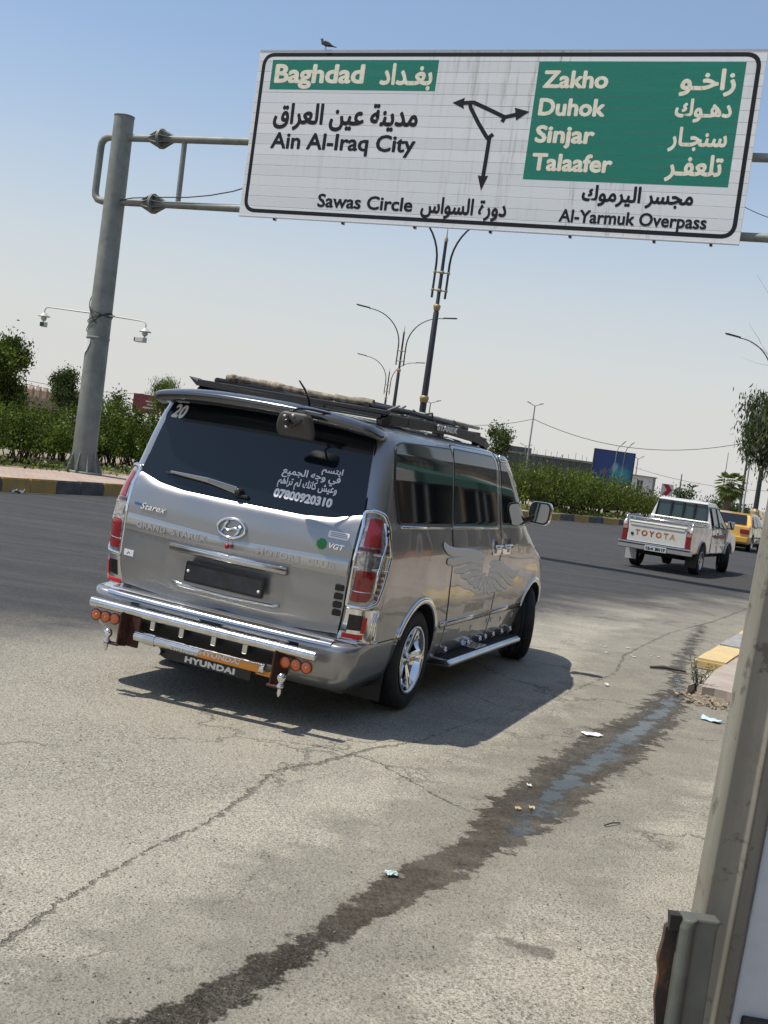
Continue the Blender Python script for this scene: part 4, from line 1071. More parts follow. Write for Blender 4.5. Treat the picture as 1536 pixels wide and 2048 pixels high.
for i in range(10):
    q = MB(); x = 3.5 + i * (w_ - 4) / 10 + rng.uniform(-.2, .2); q.tube([(x, 1, zt2), (x, 1, zt2 + rng.uniform(.6, 1.1))], .03, 5); q.build('roof_rod', mgp, lb_)
# small white building
a = at(1262, 975, 118); b_ = at(1309, 975, 118); zt = at(1285, 953, 118).z; w_ = b_.x - a.x
wb_ = thing('white_building', 'small white cabin building right of the blue billboard', 'building', (a.x, 118, 0))
mwb = mat('white_render', (.62, .62, .60), .8, var=.08)
q = MB(); q.box((w_ / 2, 1.5, zt / 2), (w_, 3, zt)); q.build('wall', mwb, wb_)
q = MB(); q.box((w_ / 2, 1.4, zt + .04), (w_ + .2, 3.3, .1)); q.build('roof', mgp, wb_)
for x in (.28, .42):
    q = MB(); q.box((w_ * x, -.01, zt - .85), (w_ * .10, .05, .9)); q.build('window', M['tint'], wb_, bevel=.01)
q = MB(); q.box((w_ - .12, -.02, zt / 2), (.24, .06, zt)); q.build('corner_pier', mgp, wb_)
# billboard
Y = 112; TL = at(1190, 897, Y); TR = at(1272, 909, Y); BL = at(1184, 962, Y)
W_ = TR.x - TL.x; zt = TL.z + .05; zb = BL.z
bb = thing('billboard', 'blue advertising billboard on posts with two curved lamps on top', 'billboard', (TL.x, Y, 0), .0)
q = MB(); q.box((W_ / 2, .2, (zt + zb) / 2), (W_, .35, zt - zb)); q.build('board', mat('board_frame', (.02, .025, .035), .6), bb)
mad = bpy.data.materials.new('printed_advert'); t = NT(mad); bs = t.N['Principled BSDF']; tc = t.n('ShaderNodeTexCoord')
sx = t.n('ShaderNodeSeparateXYZ'); t.put(sx.inputs[0], tc.outputs['Object']); gx, gz_ = sx.outputs[0], sx.outputs[2]
bl_ = t.mix(t.mr(gx, 0, W_), (.012, .03, .15), (.01, .055, .16))
def blob(cx_, cz_, rx, rz_): 
    d = t.vm('LENGTH', t.vm('MULTIPLY', t.vm('SUBTRACT', tc.outputs['Object'], (cx_, 0, cz_)), (1 / rx, 0, 1 / rz_)))
    return t.mr(t.m('ADD', d, t.m('MULTIPLY', t.noise(tc.outputs['Object'], 2.4, 4, .6), .9)), 1.6, .75)
zm = (zt + zb) / 2
bl_ = t.mix(blob(W_ * .68, zm - .6, 1.1, .9), bl_, (.02, .22, .26)); bl_ = t.mix(blob(W_ * .55, zm + .0, .35, .55), bl_, (.18, .30, .38)); bl_ = t.mix(blob(W_ * .3, zm - .5, .5, .3), bl_, (.10, .07, .16))
t.put(bs.inputs['Base Color'], bl_); bs.inputs['Roughness'].default_value = .5
q = MB(); q.box((W_ / 2, .01, (zt + zb) / 2), (W_ - .25, .02, zt - zb - .2)); q.build('poster', mad, bb)
for x in (.2, .8): q = MB(); q.tube([(W_ * x, .3, 0), (W_ * x, .3, zb)], .12, 8); q.build('post', mdk, bb)
for x in (.50, .70):
    q = MB(); q.tube([(W_ * x, -.4, zb + .6), (W_ * x + .05, -.4, zt - .2), (W_ * x + .15, -.45, zt + .3), (W_ * x + .6, -.5, zt + .85)], .035, 6); q.build('lamp_arm', mgp, bb)
    q = MB(); q.bar((W_ * x + .45, -.5, zt + .7), (W_ * x + .75, -.5, zt + .98), .12, .06); q.build('lamp_head', mdk, bb)
# chevron sign
Y = 66; a = at(1322, 980, Y); b_ = at(1346, 980, Y); zt = at(1333, 968, Y).z; zb = at(1333, 991, Y).z; w_ = b_.x - a.x
cv = thing('chevron_sign', 'square white sign with one red arrow chevron above the hedge', 'road sign', ((a.x + b_.x) / 2, Y, 0))
q = MB(); q.box((0, 0, (zt + zb) / 2), (w_, .03, zt - zb)); q.build('panel', mat('chevron_white', (.62, .58, .57), .5), cv)
q = MB(); h2 = (zt - zb) / 2; zc = (zt + zb) / 2
q.prism([(-w_ * .40, -.02, zc + h2 * .96), (w_ * .05, -.02, zc + h2 * .96), (w_ * .42, -.02, zc), (w_ * .05, -.02, zc - h2 * .96), (-w_ * .40, -.02, zc - h2 * .96), (-w_ * .02, -.02, zc)], (0, -.004, 0), (0, 0, 0)); q.build('chevron', mat('chevron_red', (.35, .015, .03), .5), cv)
q = MB(); q.tube([(0, .05, 0), (0, .05, zt)], .04, 8); q.build('post', mgp, cv)

# ================================================================== THE VAN
VAN_YAW = 0.36288
ROLLB = rad(2.2)
van = thing('minivan', 'silver grey passenger van with tinted windows and a loaded roof rack, seen from behind', 'van', (-0.93, 7.53, 0), -VAN_YAW)
BODY_LOC = (-math.sin(ROLLB) * 0.35, 0, 0.35 - math.cos(ROLLB) * 0.35)
BODY_ROT = (0, ROLLB, 0)
def vb(mb, name, m, bevel=0, parent=None, seg=2, weld=False):
    if parent is None:
        return mb.build(name, m, van, bevel, loc=BODY_LOC, rot=BODY_ROT, seg=seg, weld=weld)
    return mb.build(name, m, parent, bevel, seg=seg, weld=weld)
def vroll(o):
    o.location = BODY_LOC; o.rotation_euler = BODY_ROT
    return o
def lerp_tab(tab, z):
    if z <= tab[0][0]: return tab[0][1]
    for (a, va), (b, vb_) in zip(tab, tab[1:]):
        if z <= b:
            t = (z - a) / (b - a)
            return va + (vb_ - va) * t
    return tab[-1][1]
TW = [(.27, .86), (.33, .91), (.42, .935), (.55, .95), (.75, .957), (1.0, .957), (1.15, .95), (1.28, .925), (1.33, .912), (1.45, .892), (1.6, .868), (1.75, .842), (1.84, .815), (1.88, .785), (1.91, .74), (1.935, .66), (1.95, .5), (1.958, .3)]
TR = [(.27, -.02), (.33, -.09), (.42, -.125), (.52, -.13), (.56, -.125), (.575, -.10), (.585, .03), (.60, .025), (.80, -.01), (1.0, -.02), (1.15, -.012), (1.26, .01), (1.30, .03), (1.45, .07), (1.6, .11), (1.75, .16), (1.84, .195), (1.88, .23), (1.91, .30), (1.935, .42), (1.95, .65), (1.958, .95)]
TF = [(.27, 4.85), (.33, 4.98), (.45, 5.02), (.6, 5.02), (.8, 4.98), (.92, 4.9), (1.02, 4.75), (1.10, 4.5), (1.18, 4.32), (1.26, 4.18), (1.4, 4.02), (1.6, 3.78), (1.75, 3.58), (1.84, 3.4), (1.88, 3.2), (1.91, 2.9), (1.935, 2.6), (1.95, 2.2), (1.958, 1.9)]
def W(z): return lerp_tab(TW, z)
def RY(z): return lerp_tab(TR, z)
def FY(z): return lerp_tab(TF, z)
RC = 0.13
def bow(x, w): return 0.055 * (abs(x) / w) ** 2.4
def outline(z, nr=14, nc=9, ns=34, nf=12, nq=9):
    w = W(z); r = RY(z); f = FY(z)
    rc = RC if z < 1.88 else min(RC + (z - 1.88) * 4, w * 0.8)
    fcx = min(.42, w * .7); fcy = min(.55, (f - r) * .3)
    pts = []
    yb = r + bow(w - rc, w)
    for i in range(nr):
        x = (w - rc) * i / (nr - 1); pts.append((x, r + bow(x, w)))
    for i in range(1, nc):
        a = PI / 2 * i / nc
        pts.append((w - rc + rc * math.sin(a), yb + rc * (1 - math.cos(a))))
    y0, y1 = yb + rc, f - fcy
    for i in range(ns):
        pts.append((w - 0.012 * ((i / (ns - 1)) ** 3), y0 + (y1 - y0) * i / (ns - 1)))
    xw = w - 0.012
    for i in range(1, nq + 1):
        a = PI / 2 * i / nq
        pts.append((xw - fcx + fcx * math.cos(a), y1 + fcy * math.sin(a)))
    for i in range(1, nf):
        pts.append(((xw - fcx) * (1 - i / (nf - 1)), f + 0.0))
    return pts
def side_x(y, z):
    w = W(z); r = RY(z); f = FY(z)
    rc = RC if z < 1.88 else min(RC + (z - 1.88) * 4, w * 0.8)
    yb = r + bow(w - rc, w)
    if y < yb + rc:
        t = max(0.0, min(1.0, 1 - (y - yb) / rc)); return w - rc + rc * math.sqrt(max(0, 1 - t * t))
    fcy = .55; y1 = f - fcy
    if y > y1:
        fcx = .42; t = min(1.0, (y - y1) / fcy); return w - .012 - fcx + fcx * math.sqrt(max(0, 1 - t * t))
    return w - 0.012 * max(0, (y - yb - rc) / (y1 - yb - rc)) ** 3
def rear_y(x, z):
    w = W(z); r = RY(z); rc = RC; x = abs(x)
    if x <= w - rc: return r + bow(x, w)
    t = min(1.0, (x - (w - rc)) / rc)
    return r + bow(w - rc, w) + rc * (1 - math.sqrt(max(0, 1 - t * t)))
def S_side(sgn):
    def fn(y, z, d=0.0):
        e = .01
        P = Vector((side_x(y, z), y, z))
        n = Vector((side_x(y, z + e) - side_x(y, z - e), 0, 2 * e)).cross(Vector((side_x(y + e, z) - side_x(y - e, z), 2 * e, 0)))
        n = -n if n.x < 0 else n
        n.normalize(); P = P + n * d
        return Vector((P.x * sgn, P.y, P.z))
    return fn
def S_rear(x, z, d=0.0):
    e = .01
    P = Vector((x, rear_y(x, z), z))
    n = Vector((2 * e, rear_y(x + e, z) - rear_y(x - e, z), 0)).cross(Vector((0, rear_y(x, z + e) - rear_y(x, z - e), 2 * e)))
    n = -n if n.y > 0 else n
    n.normalize()
    return P + n * d
def patch(mb, fn, poly, off, thick, rows=18, cols=14, smooth=True):
    zs = sorted(p[1] for p in poly)
    z0, z1 = zs[0], zs[-1]
    lv = set()
    eps = (z1 - z0) * 1e-4
    for i in range(rows + 1): lv.add(z0 + eps + (z1 - z0 - 2 * eps) * i / rows)
    for p in poly: lv.add(min(max(p[1], z0 + eps), z1 - eps))
    lv = sorted(lv); q = [lv[0]]
    for z in lv[1:]:
        if z - q[-1] > (z1 - z0) / rows * .12: q.append(z)
    q[-1] = lv[-1]; lv = q
    n = len(poly); R = []
    for z in lv:
        xs = []
        for i in range(n):
            a, b = poly[i], poly[(i + 1) % n]
            if (a[1] - z) * (b[1] - z) <= 0 and a[1] != b[1]:
                xs.append(a[0] + (b[0] - a[0]) * (z - a[1]) / (b[1] - a[1]))
        R.append((min(xs), max(xs)) if xs else R[-1])
    front = [[fn(l + (r - l) * j / cols, z, off) for j in range(cols + 1)] for z, (l, r) in zip(lv, R)]
    back = [[fn(l + (r - l) * j / cols, z, off - thick) for j in range(cols + 1)] for z, (l, r) in zip(lv, R)]
    k = cols + 1; m = len(lv)
    F = [p for row in front for p in row]; B = [p for row in back for p in row]
    fs = [(i * k + j, i * k + j + 1, (i + 1) * k + j + 1, (i + 1) * k + j) for i in range(m - 1) for j in range(cols)]
    o = m * k
    rim = [i for i in range(k)] + [i * k + cols for i in range(1, m)] + [(m - 1) * k + j for j in range(cols - 1, -1, -1)] + [i * k for i in range(m - 2, 0, -1)]
    mb.add(F, fs, smooth)
    e = []
    b0 = F + B
    for i in range(len(rim)):
        a, b = rim[i], rim[(i + 1) % len(rim)]
        e.append((a, b, b + o, a + o))
    mb.add(b0, e, False)
    return mb
def ribbon(mb, fn, path, w, off, thick, closed=False, smooth=True):
    n = len(path); rows = []
    for i in range(n):
        a = Vector(path[i - 1] if (i or closed) else path[0]); b = Vector(path[(i + 1) % n] if (i < n - 1 or closed) else path[-1])
        t = (b - a).normalized(); nn = Vector((-t.y, t.x)); p = Vector(path[i])
        ww = w[i] if hasattr(w, '__len__') else w
        l = p + nn * ww / 2; r = p - nn * ww / 2
        rows.append([fn(l.x, l.y, off - thick), fn(l.x, l.y, off * .7), fn(p.x + nn.x * ww * .22, p.y + nn.y * ww * .22, off), fn(p.x - nn.x * ww * .22, p.y - nn.y * ww * .22, off), fn(r.x, r.y, off * .7), fn(r.x, r.y, off - thick)])
    vs = [p for r in rows for p in r]; fs = []
    m = n if closed else n - 1
    for i in range(m):
        j = (i + 1) % n
        for k in range(5): fs.append((i * 6 + k, i * 6 + k + 1, j * 6 + k + 1, j * 6 + k))
    if not closed:
        fs.append(tuple(range(6))); fs.append(tuple((n - 1) * 6 + k for k in range(5, -1, -1)))
    mb.add(vs, fs, smooth)
    return mb

# ---- body shell
zs = []
for a, b, n in [(.27, .42, 5), (.42, .56, 4), (.56, .60, 6), (.60, 1.20, 12), (1.20, 1.34, 7), (1.34, 1.80, 9), (1.80, 1.91, 9), (1.91, 1.958, 9)]:
    zs += [a + (b - a) * i / n for i in range(n)]
zs.append(1.958)
rings = []
for z in zs:
    h = outline(z)
    full = [(x, y, z) for x, y in h] + [(-x, y, z) for x, y in reversed(h[1:-1])]
    rings.append(full)
k = len(rings[0])
b = MB()
b.add([p for r in rings for p in r], [(i * k + j, i * k + (j + 1) % k, (i + 1) * k + (j + 1) % k, (i + 1) * k + j) for i in range(len(rings) - 1) for j in range(k)] +
      [tuple(range(k - 1, -1, -1)), tuple((len(rings) - 1) * k + j for j in range(k))], True)
body = vb(b, 'body', [M['van'], M['well']], weld=True)
WHEELS = [(1.05, 0.0), (4.25, 0.0)]
cut = MB()
for wy in (1.05, 4.25):
    for s in (-1, 1):
        n = 40; pr = []
        for i in range(n):
            a = 2 * PI * i / n; pr.append((0, wy - 0.0 + .415 * math.cos(a), .36 + .415 * math.sin(a)))
        cut.prism(pr, (s * .52, 0, 0), (s * 1.2, 0, 0))
co = cut.build('cutter', M['well'])
co.parent = van; co.location = BODY_LOC; co.rotation_euler = BODY_ROT
md = body.modifiers.new('arches', 'BOOLEAN'); md.operation = 'DIFFERENCE'; md.object = co; md.solver = 'EXACT'
try: md.material_mode = 'TRANSFER'
except Exception: pass
bpy.context.view_layer.update()
dg = bpy.context.evaluated_depsgraph_get()
nm = bpy.data.meshes.new_from_object(body.evaluated_get(dg))
body.modifiers.clear()
old = body.data; body.data = nm; nm.name = 'body'
bpy.data.objects.remove(co)

# wheel-well liners
for wy in (1.05, 4.25):
    for s in (-1, 1):
        q = MB(); n = 28
        vs = []; fs = []
        for i in range(n + 1):
            a = -.35 + (PI + .7) * i / n
            for x in (.5, .90):
                vs.append((s * x, wy + .41 * math.cos(a), .36 + .41 * math.sin(a)))
        for i in range(n): fs.append((2 * i, 2 * i + 1, 2 * i + 3, 2 * i + 2))
        q.add(vs, fs, True)
        q.box((s * .5, wy, .5), (.01, .84, .6))
        vb(q, 'wheel_well', M['well'])
# underbody
q = MB(); q.box((0, 2.4, .30), (1.66, 4.5, .14)); q.box((.2, .5, .26), (.5, .35, .16)); q.tube([(-.35, -.02, .25), (-.35, .9, .27)], .035, 10)
vb(q, 'underbody', M['black'], bevel=.02)

SR = S_side(1); SL = S_side(-1)
# ---- side doors, seams, trim, windows (both sides)
def arc(cy, cz, r, a0, a1, n): return [(cy + r * math.cos(a0 + (a1 - a0) * i / n), cz + r * math.sin(a0 + (a1 - a0) * i / n)) for i in range(n + 1)]
for s, fn in ((1, SR), (-1, SL)):
    # sliding door / front door lower skins
    dpoly = [(1.66, .34), (2.86, .34), (2.83, 1.0), (2.82, 1.27), (2.74, 1.80), (2.66, 1.875), (1.50, 1.875), (1.50, 1.40), (1.52, 1.2), (1.60, .82), (1.66, .6)]
    q = MB(); ribbon(q, fn, rounded(dpoly, .04), .011, .0015, .003, closed=True); vb(q, 'door_seam', M['seam'])
    q = MB(); patch(q, fn, rounded([(y + (.008 if y < 2 else -.008), z + (.008 if z < .5 else 0)) for y, z in dpoly], .035), .0045, .006, rows=44, cols=30)
    d = vb(q, 'sliding_door', M['van'])
    fpoly = [(2.885, .34), (3.74, .34), (3.80, .56), (3.93, .74), (4.03, .86), (4.05, 1.1), (3.95, 1.285), (3.60, 1.62), (3.38, 1.80), (3.2, 1.87), (2.69, 1.875), (2.77, 1.80), (2.845, 1.27), (2.858, 1.0)]
    q = MB(); ribbon(q, fn, rounded(fpoly, .03), .011, .0015, .003, closed=True); vb(q, 'door_seam', M['seam'])
    q = MB(); patch(q, fn, rounded([(y, z + (.008 if z < .5 else -.006)) for y, z in fpoly], .03), .0045, .006, rows=44, cols=30)
    fd = vb(q, 'front_door', M['van'])
    # chrome pair of handles in a shared cup
    for a, b_, par in ((2.585, 2.83, d), (2.875, 3.12, fd)):
        q = MB(); patch(q, fn, rounded([(a, 1.07), (b_, 1.07), (b_, 1.20), (a, 1.20)], .03), .012, .012, 8, 6); h = vb(q, 'handle_cup', M['chrome'], parent=par)
        q = MB(); patch(q, fn, rounded([(a + (.03 if a < 2.8 else .14), 1.085), (b_ - (.14 if a < 2.8 else .03), 1.085), (b_ - (.14 if a < 2.8 else .03), 1.185), (a + (.03 if a < 2.8 else .14), 1.185)], .025), .0135, .004, 6, 4); vb(q, 'handle_recess', M['gloss_black'], parent=par)
        q = MB(); ribbon(q, fn, [(a + .02, 1.135), (b_ - .02, 1.135)], .035, .04, .018); vb(q, 'handle', M['chrome'], parent=par)
    # windows
    # rear quarter window and sliding door window
    w1 = [(.40, 1.325), (1.50, 1.315), (1.485, 1.845), (.44, 1.83), (.33, 1.80), (.31, 1.60)]
    w2 = [(1.545, 1.315), (2.72, 1.305), (2.66, 1.80), (2.60, 1.845), (1.53, 1.85)]
    w3 = [(2.90, 1.315), (3.80, 1.295), (3.56, 1.55), (3.34, 1.73), (3.10, 1.81), (2.80, 1.82)]
    for wname, wp, par in (('quarter_window', w1, None), ('door_window', w2, d), ('cab_window', w3, fd)):
        q = MB(); patch(q, fn, rounded(wp, .045), .0085, .008, 20, 16)
        wo = vb(q, wname, M['tint'], parent=par)
        q = MB(); ribbon(q, fn, rounded(wp, .045), .012, .0095, .01, closed=True); vb(q, 'window_rubber', M['black'], parent=wo) if par is None else vb(q, 'window_rubber', M['black'], parent=d if par is d else fd)
    q = MB(); ribbon(q, fn, [(.45, 1.303), (.8, 1.298), (1.49, 1.293)], .018, .010, .01); vb(q, 'window_trim', M['chrome'])
    q = MB(); ribbon(q, fn, [(1.53, 1.293), (2.2, 1.288), (2.72, 1.284)], .018, .014, .01); vb(q, 'window_trim', M['satin'], parent=d)
    q = MB(); ribbon(q, fn, [(2.80, 1.84), (3.10, 1.833), (3.34, 1.76), (3.50, 1.63)], .04, .03, .02); vb(q, 'rain_visor', M['chrome'])
    # bumper side line, arch trims, lower moulding
    q = MB(); ribbon(q, fn, [(-.0, .575), (.25, .574), (.59, .572)], .007, .001, .002); vb(q, 'bumper_seam', M['seam'])
    for wy, a0, a1 in ((1.05, 2.65, .49), (4.25, 2.65, .49)):
        q = MB(); ribbon(q, fn, arc(wy, .36, .437, a0, a1, 26), .05, .014, .014); vb(q, 'arch_trim', M['chrome'])
    q = MB(); ribbon(q, fn, [(1.53, .588), (1.66, .588)], .045, .012, .012); ribbon(q, fn, [(1.675, .588), (2.855, .588)], .045, .014, .012); ribbon(q, fn, [(2.875, .588), (3.82, .588)], .045, .014, .012)
    vb(q, 'side_moulding', M['satin'])
    # marker lamps along the sill, small reflectors on the doors
    for yy in (1.73, 2.31, 2.645, 2.80, 3.04, 3.31, 3.59):
        q = MB(); P = fn(yy, .40, 0); q.tube([P, P + Vector((s * .03, 0, .005))], .008, 8); q.lathe(P + Vector((s * .035, 0, -.015)), [(0.0, .025), (.012, .02), (.016, 0), (.013, -.015), (0, -.022)], n=10)
        q.tube([P + Vector((s * .03, 0, -.03)), P + Vector((s * .015, 0.02, -.05))], .007, 6)
        vb(q, 'marker_lamp', M['chrome'])
    for yy, zz in ((2.05, .50), (2.36, .50), (2.80, .52), (2.93, .52), (3.25, .50), (3.62, .51)):
        q = MB(); patch(q, fn, rounded([(yy - .006, zz - .02), (yy + .006, zz - .02), (yy + .006, zz + .02), (yy - .006, zz + .02)], .004), .011, .008, 4, 2); vb(q, 'reflector_strip', M['white'])
    # running board
    q = MB()
    st = [(s * .80, .34), (s * 1.03, .335), (s * 1.06, .315), (s * 1.055, .285), (s * .80, .27)]
    q.prism([(x, 1.62, z) for x, z in st], (0, 0, 0), (0, 2.02, 0)); sb = vb(q, 'running_board', M['satin'], bevel=.01)
    q = MB()
    for i in range(58): q.box((s * .95, 1.68 + i * .033, .342), (.15, .012, .006))
    vb(q, 'step_tread', M['black'], parent=sb)
    q = MB(); q.box((s * .945, 2.48, .349), (.17, .30, .008)); vb(q, 'step_plate', M['satin'], parent=sb, bevel=.003)
    for yy in (1.75, 2.6, 3.5):
        q = MB(); q.box((s * .84, yy, .29), (.2, .05, .03)); vb(q, 'step_bracket', M['black'], parent=sb)
    # door mirror
    mr = MB()
    mp = [(.0, -.10), (.17, -.105), (.20, -.07), (.205, .06), (.18, .105), (.03, .10), (-.005, .06)]
    mp = rounded(mp, .03)
    ring = []
    for dy, sc_ in ((0, .94), (.015, 1.0), (.07, .98), (.115, .8), (.14, .45)):
        ring.append([Vector((s * (.95 + .035 + (x - .10) * sc_), 3.80 + dy, 1.43 + z * sc_)) for x, z in mp])
    n = len(mp)
    mr.add([p for r in ring for p in r], [(i * n + j, i * n + (j + 1) % n, (i + 1) * n + (j + 1) % n, (i + 1) * n + j) for i in range(4) for j in range(n)] + [tuple(4 * n + j for j in range(n))], True)
    mo = vb(mr, 'door_mirror', M['chrome'])
    q = MB(); q.prism([(s * (.95 + .035 + (x - .10) * .93), 3.803, 1.43 + z * .93) for x, z in mp], (0, 0, 0), (0, .012, 0)); vb(q, 'mirror_frame', M['black'], parent=mo)
    q = MB(); q.prism([(s * (.95 + .035 + (x - .10) * .80), 3.800, 1.43 + z * .82) for x, z in mp], (0, 0, 0), (0, .004, 0)); vb(q, 'mirror_glass', mat('mirror_glass', (.8, .85, .85), .02, 1.0) if s == 1 else bpy.data.materials['mirror_glass'], parent=mo)
    q = MB(); q.prism([(s * .86, 3.70, 1.31), (s * .88, 3.93, 1.31), (s * .97, 3.90, 1.38), (s * .97, 3.83, 1.38)], (0, 0, 0), (0, 0, .05)); vb(q, 'mirror_foot', M['black'], parent=mo, bevel=.01)

# ---- tailgate
tg_out = [(-.775, .615), (.775, .615), (.795, .80), (.805, 1.10), (.80, 1.36), (.745, 1.80), (.70, 1.865), (-.70, 1.865), (-.745, 1.80), (-.80, 1.36), (-.805, 1.10), (-.795, .80)]
q = MB(); ribbon(q, S_rear, rounded(tg_out, .04), .012, .002, .004, closed=True); vb(q, 'tailgate_seam', M['seam'])
GB = [(-.80, 1.355), (-.62, 1.305), (-.43, 1.283), (-.2, 1.281), (0, 1.281), (.2, 1.281), (.43, 1.283), (.62, 1.305), (.80, 1.355)]
low = [(-.767, .622), (-.38, .600), (0, .594), (.38, .600), (.767, .622), (.788, .80), (.797, 1.10), (.793, 1.345)] + [(x, z - .004) for x, z in reversed(GB[1:-1])] + [(-.793, 1.345), (-.797, 1.10), (-.788, .80)]
def low_patch(mb, off, thick):
    # columns in x so that the curved upper edge is kept
    xs = [-.797 + 1.594 * i / 48 for i in range(49)]
    rows = []
    def top(x):
        for (a, za), (b_, zb) in zip(GB, GB[1:]):
            if x <= b_: return za + (zb - za) * (x - a) / (b_ - a)
        return GB[-1][1]
    def bot(x): return .594 + .03 * (abs(x) / .79) ** 2
    m = 26; F = []; B = []
    for x in xs:
        t, bt = top(max(-.8, min(.8, x))), bot(x)
        for j in range(m + 1):
            z = bt + (t - bt) * j / m
            xx = x * (1 - .03 * max(0, (.80 - z) / .2)) if z < .8 else x
            o = off
            e = min(1, (t - z) / .03)
            o = off - (1 - math.sqrt(max(0, 1 - (1 - e) ** 2))) * .012
            # plate recess pressed in
            dx = max(0, 1 - max(0, abs(x) - .37) / .05); dz = 1 if .73 < z < .90 else max(0, 1 - (.73 - z) / .035 if z <= .73 else 1 - (z - .90) / .02)
            o -= .016 * dx * min(1, dz) * (1 if dx > 0 else 0)
            F.append(S_rear(xx, z, o)); B.append(S_rear(xx, z, o - thick))
    k = m + 1; n = len(xs)
    fs = [(i * k + j, i * k + j + 1, (i + 1) * k + j + 1, (i + 1) * k + j) for i in range(n - 1) for j in range(m)]
    mb.add(F, fs, True)
    e = []
    rim = [j for j in range(k)] + [i * k + m for i in range(1, n)] + [(n - 1) * k + j for j in range(m - 1, -1, -1)] + [i * k for i in range(n - 2, 0, -1)]
    o_ = n * k
    mb.add(F + B, [(rim[i], rim[(i + 1) % len(rim)], rim[(i + 1) % len(rim)] + o_, rim[i] + o_) for i in range(len(rim))], True)
q = MB(); low_patch(q, .026, .024); tail = vb(q, 'tailgate', M['van'])
glass = [(-.797, 1.362)] + [(x, z + .002) for x, z in GB[1:-1]] + [(.797, 1.362), (.742, 1.80), (.72, 1.862), (-.72, 1.862), (-.742, 1.80)]
q = MB()
# rear glass built in columns like the panel below it
xs = [-1 + 2 * i / 40 for i in range(41)]
F = []; Bk = []
def gtop(x): return 1.865 - .004 * abs(x)
m_ = 14
for u in xs:
    for j in range(m_ + 1):
        t = j / m_
        xw = (.797 + (.725 - .797) * (t * .95 + .05 * t * t)) * u
        xb = .797 * u
        zb = lerp_tab(GB, xb) + .003
        z = zb + (1.865 - zb) * t
        F.append(S_rear(xw, z, .006)); Bk.append(S_rear(xw, z, .001))
k = m_ + 1; n = len(xs)
q.add(F, [(i * k + j, i * k + j + 1, (i + 1) * k + j + 1, (i + 1) * k + j) for i in range(n - 1) for j in range(m_)], True)
rim = [j for j in range(k)] + [i * k + m_ for i in range(1, n)] + [(n - 1) * k + j for j in range(m_ - 1, -1, -1)] + [i * k for i in range(n - 2, 0, -1)]
q.add(F + Bk, [(rim[i], rim[(i + 1) % len(rim)], rim[(i + 1) % len(rim)] + n * k, rim[i] + n * k) for i in range(len(rim))], False)
rg = vb(q, 'rear_window', M['tint'])
SRr = lambda off: (lambda x, z, d: S_rear(x, z, off + d))
g_off = SRr(.0075); t_off = SRr(.027)
# lettering on glass
text_obj('lettering', '20', M['white'], rg, g_off, -.715, -.60, 1.735, 1.83, bold=.035, shear=.35)
for s_, x0, x1, z0, z1 in (('ابتسم', .462, .600, 1.548, 1.605), ('في وجه الجميع', .206, .597, 1.490, 1.562), ('وعيش كانك لم تراهم', .195, .593, 1.425, 1.50)):
    text_obj('lettering', s_, M['white'], rg, g_off, x0, x1, z0, z1, bold=.02, arabic=True)
text_obj('lettering', '07800920310', M['white'], rg, g_off, .190, .585, 1.36, 1.418, bold=.045)
# emblem, badges
q = MB()
n = 28; pth = [(.0 - .01 + .098 * math.cos(2 * PI * i / n), 1.12 + .056 * math.sin(2 * PI * i / n)) for i in range(n)]
ribbon(q, t_off, pth, .017, .022, .02, closed=True)
vb(q, 'emblem_ring', M['chrome'], parent=tail)
q = MB()
ribbon(q, t_off, [(-.075, 1.095), (-.055, 1.145), (-.04, 1.158)], .016, .018, .016)
ribbon(q, t_off, [(.055, 1.145), (.035, 1.095), (.02, 1.082)], .016, .018, .016)
ribbon(q, t_off, [(-.062, 1.122), (-.035, 1.106), (.0, 1.122), (.015, 1.128), (.046, 1.116)], .017, .018, .016)
vb(q, 'emblem_letter', M['chrome'], parent=tail)
text_obj('badge', 'Starex', M['chrome'], tail, lambda x, z, d: S_rear(x, z, .028 + d), -.70, -.50, 1.122, 1.160, bold=.02, shear=.4, thick=.006, spacing=1.1)
q = MB(); patch(q, t_off, [(-.755, 1.142), (-.685, 1.139), (-.685, 1.152), (-.755, 1.155)], .002, .004, 3, 3); vb(q, 'blue_strip', M['blue'], parent=tail)
text_obj('badge', 'VGT', M['chrome'], tail, lambda x, z, d: S_rear(x, z, .028 + d), .645, .745, 1.125, 1.155, bold=.02, shear=.2, thick=.005)
q = MB(); patch(q, t_off, rounded([(.625, 1.185), (.758, 1.185), (.758, 1.228), (.625, 1.228)], .01), .003, .004, 6, 6); stk = vb(q, 'sticker', M['white'], parent=tail)
q = MB()
for i in range(3): patch(q, t_off, [(.64, 1.196 + i * .010), (.745, 1.196 + i * .010), (.745, 1.200 + i * .010), (.64, 1.200 + i * .010)], .004, .001, 2, 4)
vb(q, 'sticker_lines', mat('grey_print', (.25, .25, .27), .6), parent=tail)
q = MB()
for k_ in range(4):
    a = PI / 4 + k_ * PI / 2
    c_ = (.597 + .019 * math.cos(a), 1.14 + .019 * math.sin(a))
    for da in (-.45, .45):
        cc = (c_[0] + .009 * math.cos(a + PI / 2 * (1 if da > 0 else -1)), c_[1] + .009 * math.sin(a + PI / 2 * (1 if da > 0 else -1)))
        patch(q, t_off, [(cc[0] + .0125 * math.cos(2 * PI * i / 10), cc[1] + .0125 * math.sin(2 * PI * i / 10)) for i in range(10)], .003 + .0003 * k_, .002, 6, 4)
patch(q, t_off, [(.597 + .010 * math.cos(2 * PI * i / 8), 1.14 + .010 * math.sin(2 * PI * i / 8)) for i in range(8)], .0026, .002, 4, 4)
vb(q, 'clover_sticker', M['green'], parent=tail)
